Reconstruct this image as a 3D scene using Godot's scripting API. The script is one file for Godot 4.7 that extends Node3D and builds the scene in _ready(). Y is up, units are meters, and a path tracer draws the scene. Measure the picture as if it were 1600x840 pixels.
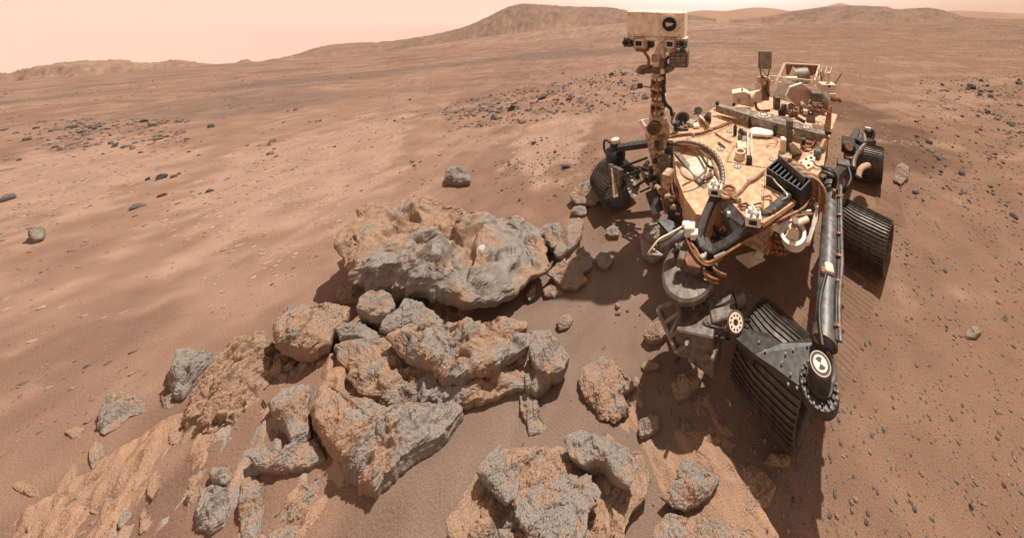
extends Node3D

var M := {}
var used := {}
var TXT := {}
var nA: FastNoiseLite
var nB: FastNoiseLite
var nC: FastNoiseLite
var nD: FastNoiseLite

func _ready() -> void:
	# camera: a shift lens, level, with the horizon near the top of the frame
	var cam := Camera3D.new()
	cam.name = "camera"
	cam.projection = Camera3D.PROJECTION_FRUSTUM
	cam.near = 0.1
	cam.far = 9000.0
	cam.size = 0.1 * 2.04878
	cam.frustum_offset = Vector2(0.1 * -0.78049, 0.1 * -0.92683)
	cam.position = Vector3(0, 2.14, 0)
	add_child(cam)
	cam.current = true
	# air: a pale dusty sky, brightest round the sun
	var sun_dir := Vector3(0.74, 3.6, -0.48).normalized()
	var env := Environment.new()
	env.background_mode = Environment.BG_SKY
	env.tonemap_mode = Environment.TONE_MAPPER_LINEAR
	env.tonemap_exposure = 1.18
	env.sdfgi_enabled = true
	env.ssao_enabled = true
	env.ssil_enabled = true
	env.fog_enabled = true
	env.fog_density = 0.00042
	env.fog_light_color = Color(1.0, 0.83, 0.72)
	var sky := Sky.new()
	var pan := PanoramaSkyMaterial.new()
	pan.panorama = sky_picture(sun_dir)
	sky.sky_material = pan
	env.sky = sky
	env.background_energy_multiplier = 1.0
	var we := WorldEnvironment.new()
	we.name = "environment"
	we.environment = env
	add_child(we)
	var sun := DirectionalLight3D.new()
	sun.name = "sun"
	sun.light_energy = 1.6
	sun.light_color = Color(1.0, 0.97, 0.93)
	sun.light_angular_distance = 0.6
	sun.shadow_enabled = true
	add_child(sun)
	sun.look_at_from_position(sun_dir * 50.0, Vector3.ZERO, Vector3.UP)

	nA = noise(11, 1.0, 4)
	nB = noise(23, 1.0, 3)
	nC = noise(37, 1.0, 2)
	nD = noise(53, 1.0, 5)
	make_materials()
	make_skirt()
	build_ground()
	build_hills()
	build_bedrock()
	build_rocks()
	build_rover()
	build_stones()

func sky_picture(s: Vector3) -> ImageTexture:
	var w := 512
	var h := 256
	var im := Image.create(w, h, false, Image.FORMAT_RGBF)
	for j in h:
		var el := PI * (0.5 - (j + 0.5) / h)
		for i in w:
			var az := TAU * (i + 0.5) / w
			var dir := Vector3(sin(az) * cos(el), sin(el), -cos(az) * cos(el))
			var ang := dir.angle_to(s)
			var up := clampf(sin(el), 0.0, 1.0)
			var c := Vector3(1.17, 0.86, 0.725).lerp(Vector3(0.15, 0.103, 0.08), pow(clampf((up - 0.10) / 0.90, 0.0, 1.0), 0.36))
			var hd := Vector2(dir.x, dir.z).normalized().dot(Vector2(0.0, -1.0))
			c += Vector3(1.0, 0.95, 0.85) * (0.75 * exp(-ang * ang / 0.30) + 0.05 * exp(-ang * 0.9))
			var daz := acos(clampf(hd, -1.0, 1.0))
			c += Vector3(0.7, 1.15, 1.3) * exp(-daz * daz / 0.40) * exp(-maxf(el, 0.0) / 0.22)
			if el < 0.0: c = Vector3(1.19, 0.875, 0.74)
			im.set_pixel(i, j, Color(c.x, c.y, c.z))
	return ImageTexture.create_from_image(im)

# ---------- small tools ----------
func noise(sd: int, freq: float, oct := 3, type := FastNoiseLite.TYPE_SIMPLEX_SMOOTH) -> FastNoiseLite:
	var n := FastNoiseLite.new()
	n.seed = sd
	n.frequency = freq
	n.noise_type = type
	n.fractal_octaves = oct
	if oct < 2:
		n.fractal_type = FastNoiseLite.FRACTAL_NONE
	return n

func sstep(a: float, b: float, x: float) -> float:
	return smoothstep(a, b, x)

func numbered(called: String) -> String:
	used[called] = used.get(called, -1) + 1
	return called if used[called] == 0 else "%s_%03d" % [called, used[called]]

func tag(o: Node, label: String, category := "", group := "", kind := "") -> void:
	if label: o.set_meta("label", label)
	if category: o.set_meta("category", category)
	if group: o.set_meta("group", group)
	if kind: o.set_meta("kind", kind)

func new_st() -> SurfaceTool:
	var st := SurfaceTool.new()
	st.begin(Mesh.PRIMITIVE_TRIANGLES)
	return st

func commit(st: SurfaceTool, called: String, m: Material, parent: Node3D = null) -> MeshInstance3D:
	st.generate_normals()
	var o := MeshInstance3D.new()
	o.mesh = st.commit()
	o.mesh.surface_set_material(0, m)
	o.name = called
	(parent if parent else self).add_child(o, true)
	return o

func quad(st: SurfaceTool, a: Vector3, b: Vector3, c: Vector3, d: Vector3) -> void:
	st.add_vertex(a); st.add_vertex(b); st.add_vertex(c)
	st.add_vertex(a); st.add_vertex(c); st.add_vertex(d)

func tri(st: SurfaceTool, a: Vector3, b: Vector3, c: Vector3) -> void:
	st.add_vertex(a); st.add_vertex(b); st.add_vertex(c)

# a box with chamfered edges
func cbox(st: SurfaceTool, xf: Transform3D, s: Vector3, ch := 0.006) -> void:
	st.set_smooth_group(-1)
	var h := s * 0.5
	ch = minf(ch, minf(h.x, minf(h.y, h.z)) * 0.6)
	var k := h - Vector3(ch, ch, ch)
	var v := func(sx, sy, sz, ax):
		return xf * Vector3(sx * (h.x if ax == 0 else k.x), sy * (h.y if ax == 1 else k.y), sz * (h.z if ax == 2 else k.z))
	for g in [-1, 1]:
		var fx = [v.call(g, -1, -1, 0), v.call(g, 1, -1, 0), v.call(g, 1, 1, 0), v.call(g, -1, 1, 0)]
		var fy = [v.call(-1, g, -1, 1), v.call(-1, g, 1, 1), v.call(1, g, 1, 1), v.call(1, g, -1, 1)]
		var fz = [v.call(-1, -1, g, 2), v.call(1, -1, g, 2), v.call(1, 1, g, 2), v.call(-1, 1, g, 2)]
		for f in [fx, fy, fz]:
			if g > 0: quad(st, f[3], f[2], f[1], f[0])
			else: quad(st, f[0], f[1], f[2], f[3])
		for q in [-1, 1]:
			quad(st, v.call(g, q, -1, 0), v.call(g, q, 1, 0), v.call(g, q, 1, 1), v.call(g, q, -1, 1))
			quad(st, v.call(g, -1, q, 0), v.call(g, 1, q, 0), v.call(g, 1, q, 2), v.call(g, -1, q, 2))
			quad(st, v.call(-1, g, q, 1), v.call(1, g, q, 1), v.call(1, g, q, 2), v.call(-1, g, q, 2))
			for e in [-1, 1]:
				tri(st, v.call(g, q, e, 0), v.call(g, q, e, 1), v.call(g, q, e, 2))

func along(a: Vector3, b: Vector3, hint := Vector3.UP) -> Basis:
	var y := (b - a).normalized()
	var x := y.cross(hint)
	if x.length() < 0.01: x = y.cross(Vector3.RIGHT)
	if x.length() < 0.01: x = y.cross(Vector3.BACK)
	x = x.normalized()
	return Basis(x, y, x.cross(y))

# a beam from a to b, w across, t deep (t lies along the hint direction)
func beam(st: SurfaceTool, a: Vector3, b: Vector3, w: float, t: float, ch := 0.004, hint := Vector3.UP) -> void:
	cbox(st, Transform3D(along(a, b, hint), (a + b) * 0.5), Vector3(w, a.distance_to(b), t), ch)

func tube(st: SurfaceTool, pts: Array, r, n := 10) -> void:
	var rings := []
	var fx := Vector3.ZERO
	for i in pts.size():
		var dir: Vector3 = (pts[mini(i + 1, pts.size() - 1)] - pts[maxi(i - 1, 0)]).normalized()
		if i == 0: fx = along(pts[0], pts[1]).x
		fx = (fx - dir * fx.dot(dir)).normalized()
		var fz := fx.cross(dir)
		var rr: float = r[i] if r is Array else r
		var ring := []
		for k in n:
			var a := TAU * k / n
			ring.append(pts[i] + (fx * cos(a) + fz * sin(a)) * rr)
		rings.append(ring)
	st.set_smooth_group(0)
	for i in rings.size() - 1:
		for k in n:
			quad(st, rings[i][k], rings[i][(k + 1) % n], rings[i + 1][(k + 1) % n], rings[i + 1][k])
	st.set_smooth_group(-1)
	for k in n:
		tri(st, pts[0], rings[0][(k + 1) % n], rings[0][k])
		tri(st, pts[-1], rings[-1][k], rings[-1][(k + 1) % n])

func smooth_path(p: Array, per := 5) -> Array:
	var out := []
	for i in p.size() - 1:
		for k in per:
			out.append(p[i].cubic_interpolate(p[i + 1], p[maxi(i - 1, 0)], p[mini(i + 2, p.size() - 1)], k / float(per)))
	out.append(p[-1])
	return out

# profile of (radius, height) turned round the y axis of xf
func lathe(st: SurfaceTool, xf: Transform3D, prof: Array, n := 28, smooth := false) -> void:
	for i in prof.size() - 1:
		st.set_smooth_group(i + 1 if not smooth else 0)
		for k in n:
			var a := TAU * k / n
			var b := TAU * (k + 1) / n
			var p: Vector2 = prof[i]
			var q: Vector2 = prof[i + 1]
			var v0 := xf * Vector3(p.x * cos(a), p.y, p.x * sin(a))
			var v1 := xf * Vector3(p.x * cos(b), p.y, p.x * sin(b))
			var v2 := xf * Vector3(q.x * cos(b), q.y, q.x * sin(b))
			var v3 := xf * Vector3(q.x * cos(a), q.y, q.x * sin(a))
			if p.x < 1e-5: tri(st, v0, v2, v3)
			elif q.x < 1e-5: tri(st, v0, v1, v2)
			else: quad(st, v0, v1, v2, v3)

func disc_at(st: SurfaceTool, c: Vector3, axis: Vector3, r: float, t: float, n := 28, ch := 0.003) -> void:
	var b := along(c, c + axis)
	lathe(st, Transform3D(b, c), [Vector2(0, t * 0.5), Vector2(r - ch, t * 0.5), Vector2(r, t * 0.5 - ch), Vector2(r, -t * 0.5 + ch), Vector2(r - ch, -t * 0.5), Vector2(0, -t * 0.5)], n)

func ring_at(st: SurfaceTool, c: Vector3, axis: Vector3, r0: float, r1: float, t: float, n := 32) -> void:
	var b := along(c, c + axis)
	lathe(st, Transform3D(b, c), [Vector2(r0, t * 0.5), Vector2(r1, t * 0.5), Vector2(r1, -t * 0.5), Vector2(r0, -t * 0.5), Vector2(r0, t * 0.5)], n)

# a polygon given by points in space, thickened along dir
func slab(st: SurfaceTool, pts: Array, dir: Vector3, ch := 0.0) -> void:
	st.set_smooth_group(-1)
	var n := pts.size()
	var nn := dir.normalized()
	var b := along(Vector3.ZERO, nn)
	var flat := PackedVector2Array()
	for p in pts: flat.append(Vector2(b.x.dot(p), b.z.dot(p)))
	var idx := Geometry2D.triangulate_polygon(flat)
	var top := pts
	if ch > 0.0:
		var c := Vector3.ZERO
		for p in pts: c += p / n
		top = []
		for p in pts: top.append(p + (c - p).normalized() * ch)
	for i in range(0, idx.size(), 3):
		tri(st, top[idx[i]] + dir, top[idx[i + 1]] + dir, top[idx[i + 2]] + dir)
		tri(st, pts[idx[i]], pts[idx[i + 2]], pts[idx[i + 1]])
	for i in n:
		var j := (i + 1) % n
		if ch > 0.0:
			var e := dir - nn * ch
			quad(st, pts[i], pts[j], pts[j] + e, pts[i] + e)
			quad(st, pts[i] + e, pts[j] + e, top[j] + dir, top[i] + dir)
		else:
			quad(st, pts[i], pts[j], pts[j] + dir, pts[i] + dir)

# ---------- materials ----------
func lin(r: float, g: float, b: float) -> Color:
	return Color(r, g, b).linear_to_srgb()

func noise_tex(sd: int, freq: float, oct: int, lo: Color, hi: Color, size := 512, p0 := 0.2, p1 := 0.8, type := FastNoiseLite.TYPE_SIMPLEX_SMOOTH) -> NoiseTexture2D:
	var t := NoiseTexture2D.new()
	t.width = size
	t.height = size
	t.seamless = true
	t.noise = noise(sd, freq, oct, type)
	var g := Gradient.new()
	g.offsets = PackedFloat32Array([p0, p1])
	g.colors = PackedColorArray([lo, hi])
	t.color_ramp = g
	return t

func bump_tex(sd: int, freq: float, oct: int, strength: float, size := 512, type := FastNoiseLite.TYPE_SIMPLEX_SMOOTH) -> NoiseTexture2D:
	var t := NoiseTexture2D.new()
	t.width = size
	t.height = size
	t.seamless = true
	t.as_normal_map = true
	t.bump_strength = strength
	t.noise = noise(sd, freq, oct, type)
	return t

func paint(col: Color, rough := 0.6, metal := 0.0, tex := "dust", scale := 3.0) -> StandardMaterial3D:
	var m := StandardMaterial3D.new()
	m.albedo_color = col
	m.roughness = rough
	m.metallic = metal
	if tex:
		m.albedo_texture = TXT[tex]
		m.uv1_triplanar = true
		m.uv1_scale = Vector3.ONE * scale
	return m

func make_materials() -> void:
	TXT.dust = noise_tex(5, 0.012, 5, Color(0.92, 0.89, 0.86), Color(1, 1, 1), 512, 0.25, 0.70)
	TXT.dirty = noise_tex(6, 0.012, 6, Color(0.76, 0.67, 0.58), Color(1, 1, 1), 512, 0.25, 0.70)
	TXT.deckdust = noise_tex(9, 0.02, 6, Color(0.87, 0.81, 0.75), Color(1, 1, 1), 512, 0.2, 0.8)
	TXT.grain = noise_tex(7, 0.16, 4, Color(0.74, 0.72, 0.70), Color(1, 1, 1), 512, 0.25, 0.65)
	TXT.speck = noise_tex(8, 0.05, 5, Color(0.72, 0.70, 0.68), Color(1, 1, 1), 512, 0.2, 0.6)
	TXT.sandgrain = noise_tex(12, 0.2, 3, Color(0.74, 0.72, 0.70), Color(1, 1, 1), 1024, 0.25, 0.7)
	TXT.sandpatch = noise_tex(13, 0.012, 6, Color(0.80, 0.78, 0.77), Color(1, 1, 1), 1024, 0.3, 0.65)
	TXT.sandbump = bump_tex(14, 0.09, 5, 5.0, 1024)
	TXT.rockbump = bump_tex(15, 0.045, 6, 10.0, 1024)
	TXT.metalbump = bump_tex(16, 0.05, 4, 1.0, 256)

	var g := StandardMaterial3D.new()
	g.vertex_color_use_as_albedo = true
	g.roughness = 0.95
	g.metallic_specular = 0.2
	g.albedo_texture = TXT.sandgrain
	g.uv1_triplanar = true
	g.uv1_world_triplanar = true
	g.uv1_scale = Vector3.ONE * 0.9
	g.normal_enabled = true
	g.normal_texture = TXT.sandbump
	g.normal_scale = 0.7
	M.ground = g
	var r := StandardMaterial3D.new()
	r.vertex_color_use_as_albedo = true
	r.roughness = 0.93
	r.metallic_specular = 0.25
	r.albedo_texture = TXT.grain
	r.uv1_triplanar = true
	r.uv1_scale = Vector3.ONE * 2.6
	r.normal_enabled = true
	r.normal_texture = TXT.rockbump
	r.normal_scale = 1.5
	M.rock = r
	var f := StandardMaterial3D.new()
	f.vertex_color_use_as_albedo = true
	f.roughness = 1.0
	f.metallic_specular = 0.1
	M.far = f
	var p := StandardMaterial3D.new()
	p.vertex_color_use_as_albedo = true
	p.roughness = 0.95
	p.metallic_specular = 0.2
	p.albedo_texture = TXT.speck
	p.uv1_triplanar = true
	p.uv1_scale = Vector3.ONE * 1.5
	M.stone = p
	rover_materials()

# ---------- ground ----------
func softplus(t: float) -> float:
	return t if t > 20.0 else log(1.0 + exp(t))

func plain(x: float, z: float) -> float:
	var d := maxf(-z, -2.0)
	var y := -0.4675 + 1.2 * (1.0 - exp(-d / 5.0))
	y -= 0.08 * softplus(-(x + 2.5))
	y += 0.02 * softplus(x - 4.0)
	y += 0.055 * exp(-(pow(x + 1.12, 2) + pow(z + 2.93, 2)) / 0.5)
	return y

# sand drifted up against the foot of each rock, on a grid of 4 cm cells
var skirt := PackedFloat32Array()
const SKX := 150
const SKZ := 100

func make_skirt() -> void:
	skirt.resize(SKX * SKZ)
	var rocks := [[-2.35, -2.24, 0.6], [-1.65, -1.63, 0.35], [-1.62, -1.64, 0.23], [-2.41, -1.85, 0.1], [-2.12, -1.82, 0.12], [-2.41, -1.75, 0.08], [-1.07, -1.68, 0.1], [-1.1, -1.62, 0.06], [-1.76, -1.39, 0.21], [-2.38, -1.46, 0.1], [-2.22, -1.35, 0.08], [-1.99, -1.28, 0.09], [-2.55, -1.29, 0.07], [-2.48, -1.31, 0.04], [-2.4, -1.25, 0.07], [-2.36, -1.27, 0.04], [-2.21, -1.25, 0.07], [-1.93, -1.19, 0.05], [-2.69, -1.74, 0.17], [-2.91, -1.62, 0.25], [-3.45, -1.72, 0.11], [-3.43, -1.64, 0.05], [-3.62, -1.6, 0.09], [-0.79, -1.26, 0.27], [-0.58, -1.31, 0.1], [-1.06, -1.27, 0.07], [-0.72, -1.18, 0.13], [-0.13, -1.3, 0.08], [0.16, -1.32, 0.1], [-0.06, -1.2, 0.1], [-0.68, -1.6, 0.14], [-1.07, -1.54, 0.07], [-1.57, -2.5, 0.12], [-1.39, -2.46, 0.13], [-1.25, -2.26, 0.15], [-1.33, -2.15, 0.06], [-1.51, -2.13, 0.04], [-1.13, -1.95, 0.05], [-1, -2.33, 0.07], [-2.96, -2.16, 0.11], [-0.54, -2.46, 0.18], [-0.43, -1.86, 0.06], [-0.39, -1.48, 0.05], [-0.18, -1.63, 0.07], [-1.51, -3.06, 0.17], [-3.48, -3.52, 0.15], [-7.95, -3.07, 0.08], [2.44, -3.47, 0.13], [1.85, -1.9, 0.04], [-3.3, -1.84, 0.04], [-3.22, -1.86, 0.03], [-2.92, -1.84, 0.04], [-2.82, -1.84, 0.03], [-2.6, -1.8, 0.03], [-3.12, -1.91, 0.03], [-2.47, -1.76, 0.03], [-2.75, -1.45, 0.03], [-2.55, -1.4, 0.02], [-1.47, -1.25, 0.02], [-0.52, -1.45, 0.02], [-0.44, -1.73, 0.04], [-0.04, -1.45, 0.03], [0.32, -1.4, 0.04], [-1.51, -2.87, 0.07], [-1.04, -2.62, 0.06]]
	for r in rocks:
		var rad: float = r[2]
		var top := minf(0.2 * rad, 0.055)
		for j in SKZ:
			var z := -4.7 + 0.04 * j
			if absf(z - r[1]) > rad * 1.9: continue
			for i in SKX:
				var x := -4.4 + 0.04 * i
				var d := Vector2(x - r[0], z - r[1]).length() / rad
				if d > 1.9: continue
				d += 0.35 * nB.get_noise_2d(x * 3.0, z * 3.0)
				skirt[j * SKX + i] = maxf(skirt[j * SKX + i], top * sstep(1.7, 0.85, d))

func skirt_y(x: float, z: float) -> float:
	var u := (x + 4.4) / 0.04
	var v := (z + 4.7) / 0.04
	if u < 0.0 or v < 0.0 or u >= SKX - 1 or v >= SKZ - 1: return 0.0
	var i := int(u)
	var j := int(v)
	var k := j * SKX + i
	return lerpf(lerpf(skirt[k], skirt[k + 1], u - i), lerpf(skirt[k + SKX], skirt[k + SKX + 1], u - i), v - j)

func ground_y(x: float, z: float) -> float:
	var y := plain(x, z)
	var far := Vector2(x, z).length()
	y += 0.022 * nB.get_noise_2d(x * 0.55, z * 0.55) * sstep(0.3, 1.5, far)
	y += 0.007 * nA.get_noise_2d(x * 2.2 + 40.0, z * 2.2)
	y += 0.35 * nB.get_noise_2d(x * 0.06 + 9.0, z * 0.06) * sstep(6.0, 40.0, far)
	y += 3.0 * nC.get_noise_2d(x * 0.008, z * 0.008 + 5.0) * sstep(60.0, 300.0, far)
	# wind ripples in the pocket of sand between the rocks
	y += skirt_y(x, z)
	y += 0.12 * exp(-(pow((x + 2.35) / 0.75, 2) + pow((z + 1.52) / 0.42, 2)))
	var pk := exp(-(pow((x + 1.0) / 0.9, 2) + pow((z + 1.55) / 0.7, 2)))
	y += 0.006 * pk * sin((x * 0.8 + z * 1.4) * 14.0 + 3.0 * nB.get_noise_2d(x * 0.8, z * 0.8))
	return y

func patch_at(x: float, z: float) -> float:
	var m := 0.0
	for q in [[Vector3(-6.87, -0.14, -4.21), 2.6, 0.75], [Vector3(-6.65, -0.06, -4.87), 2.4, 0.6], [Vector3(-11.57, -0.46, -4.79), 3.4, 0.7], [Vector3(-2.91, 0.18, -4.6), 1.1, 0.5]]:
		var c: Vector3 = q[0]
		var out := Vector2(c.x, c.z).normalized()
		var d := Vector2(x - c.x, z - c.z)
		m = maxf(m, exp(-pow(d.dot(Vector2(-out.y, out.x)) / q[2], 2) - pow(d.dot(out) / q[1], 2)))
	return m

func ground_color(x: float, z: float) -> Color:
	var far := Vector2(x, z).length()
	var dust := Vector3(0.315, 0.196, 0.146)
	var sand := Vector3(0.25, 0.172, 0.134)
	var pale := Vector3(0.41, 0.270, 0.205)
	var grit := Vector3(0.185, 0.134, 0.108)
	var n1 := nA.get_noise_2d(x * 0.16, z * 0.16)
	var n2 := nD.get_noise_2d(x * 0.9 + 7.0, z * 0.9)
	var n3 := nD.get_noise_2d(x * 0.045 + 3.0, z * 0.09)
	var c := dust.lerp(dust * 0.80, sstep(-0.2, 0.4, n1 + 0.5 * n2))
	# browner to the right: haze and brighter exposure at left put into the colour
	var right := sstep(-2.5, 2.5, x + 0.25 * z + 2.0 + n1 * 2.0)
	c = c.lerp(Vector3(0.258, 0.156, 0.106), right * 0.85)
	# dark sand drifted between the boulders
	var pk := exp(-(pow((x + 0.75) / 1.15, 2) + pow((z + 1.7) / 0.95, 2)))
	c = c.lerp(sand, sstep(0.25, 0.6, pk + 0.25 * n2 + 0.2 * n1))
	# pale flat bedrock showing through, in streaks
	var streak := nD.get_noise_2d(x * 0.25 + z * 0.1, z * 0.9 - x * 0.15)
	var fine := nD.get_noise_2d(x * 2.1, z * 2.1)
	var bp := sstep(0.08, 0.34, streak + 0.4 * fine) * sstep(3.5, 6.0, far)
	c = c.lerp(pale, bp * 0.4)
	# broad worn patches of pale bedrock on the left, dark soil churned up behind the rover
	var wear := patch_at(x, z)
	c = c.lerp(pale, sstep(0.25, 0.5, wear + 0.45 * fine + 0.3 * n2) * 0.8)
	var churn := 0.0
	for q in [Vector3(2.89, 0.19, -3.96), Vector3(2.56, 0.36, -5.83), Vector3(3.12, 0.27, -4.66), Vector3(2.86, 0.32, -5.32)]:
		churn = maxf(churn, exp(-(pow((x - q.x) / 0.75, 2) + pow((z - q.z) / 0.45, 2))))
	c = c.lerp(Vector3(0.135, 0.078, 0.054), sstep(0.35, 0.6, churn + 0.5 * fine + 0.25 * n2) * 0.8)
	# grey gravelly tracts farther out
	c = c.lerp(grit, sstep(0.02, 0.35, n3) * sstep(8.0, 22.0, far) * 0.75)
	c *= 1.0 + 0.22 * fine + 0.10 * nA.get_noise_2d(x * 7.0, z * 7.0)
	return Color(c.x, c.y, c.z)

func warped(s: float, a: float, b: float) -> float:
	return a * sinh(b * s)

func build_ground() -> void:
	var n := 600
	var st := new_st()
	var cx := -0.7
	var cz := -1.9
	st.set_smooth_group(0)
	for j in n + 1:
		var z := cz + warped(2.0 * j / n - 1.0, 0.9, 8.1)
		for i in n + 1:
			var x := cx + warped(2.0 * i / n - 1.0, 0.9, 8.1)
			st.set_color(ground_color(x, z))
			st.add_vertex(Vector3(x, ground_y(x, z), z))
	for j in n:
		for i in n:
			var a := j * (n + 1) + i
			st.add_index(a); st.add_index(a + 1); st.add_index(a + n + 2)
			st.add_index(a); st.add_index(a + n + 2); st.add_index(a + n + 1)
	var o := commit(st, "ground", M.ground)
	tag(o, "orange brown dusty plain with pale bedrock streaks", "ground", "", "structure")

# crest: x, z, top height for each column
func hill(called: String, label: String, crest: Array, front: float, back: float, sd: int, c0: Vector3, c1: Vector3, rough: float) -> void:
	var st := new_st()
	st.set_smooth_group(0)
	var per := 9
	var cols := []
	for i in crest.size() - 1:
		for k in per:
			var t := k / float(per)
			var p: Vector3 = crest[i].cubic_interpolate(crest[i + 1], crest[maxi(i - 1, 0)], crest[mini(i + 2, crest.size() - 1)], t)
			cols.append(p)
	cols.append(crest[-1])
	var rows := 54
	var nn := noise(sd, 1.0, 5)
	for p in cols:
		var dist := Vector2(p.x, p.z).length()
		var out := Vector3(p.x, 0, p.z).normalized()
		for j in rows + 1:
			var s := 2.0 * j / rows - 1.0
			var q: Vector3 = p + out * (s * front * dist if s < 0.0 else s * back * dist)
			var base := plain(q.x, q.z) - 0.012 * dist * absf(s)
			var f := pow(0.5 + 0.5 * cos(PI * s), 0.9)
			var k := 14.0 / dist
			var w := nn.get_noise_3d(q.x * k, 0.0, q.z * k)
			var gull := absf(nn.get_noise_2d(q.x * k * 2.6 + 5.0, q.z * k * 2.6))
			var y := lerpf(base, p.y, f) + rough * dist * (w * 0.6 - gull * 0.7) * (1.0 - 0.88 * pow(f, 3.0)) * sstep(0.0, 0.25, f)
			y += rough * dist * 0.05 * nn.get_noise_2d(q.x * k * 22.0, q.z * k * 22.0)
			y += rough * dist * 0.10 * nn.get_noise_2d(q.x * k * 9.0, q.z * k * 9.0)
			var c := c0.lerp(c1, sstep(-0.25, 0.35, w + 0.6 * nn.get_noise_2d(q.x * k * 4.0, q.z * k * 4.0)))
			c *= 1.0 + 0.32 * nn.get_noise_2d(q.x * k * 7.0 + 40.0, q.z * k * 7.0) + 0.35 * nn.get_noise_2d(q.x * k * 16.0, q.z * k * 12.0)
			var gc := ground_color(q.x, q.z)
			c = Vector3(gc.r, gc.g, gc.b).lerp(c, sstep(0.05, 0.5, f + 0.25 * w))
			st.set_color(Color(c.x, c.y, c.z))
			st.add_vertex(Vector3(q.x, y, q.z))
	for i in cols.size() - 1:
		for j in rows:
			var a := i * (rows + 1) + j
			st.add_index(a); st.add_index(a + 1); st.add_index(a + rows + 2)
			st.add_index(a); st.add_index(a + rows + 2); st.add_index(a + rows + 1)
	var o := commit(st, called, M.far)
	tag(o, label, "hill", "", "structure")

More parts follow.
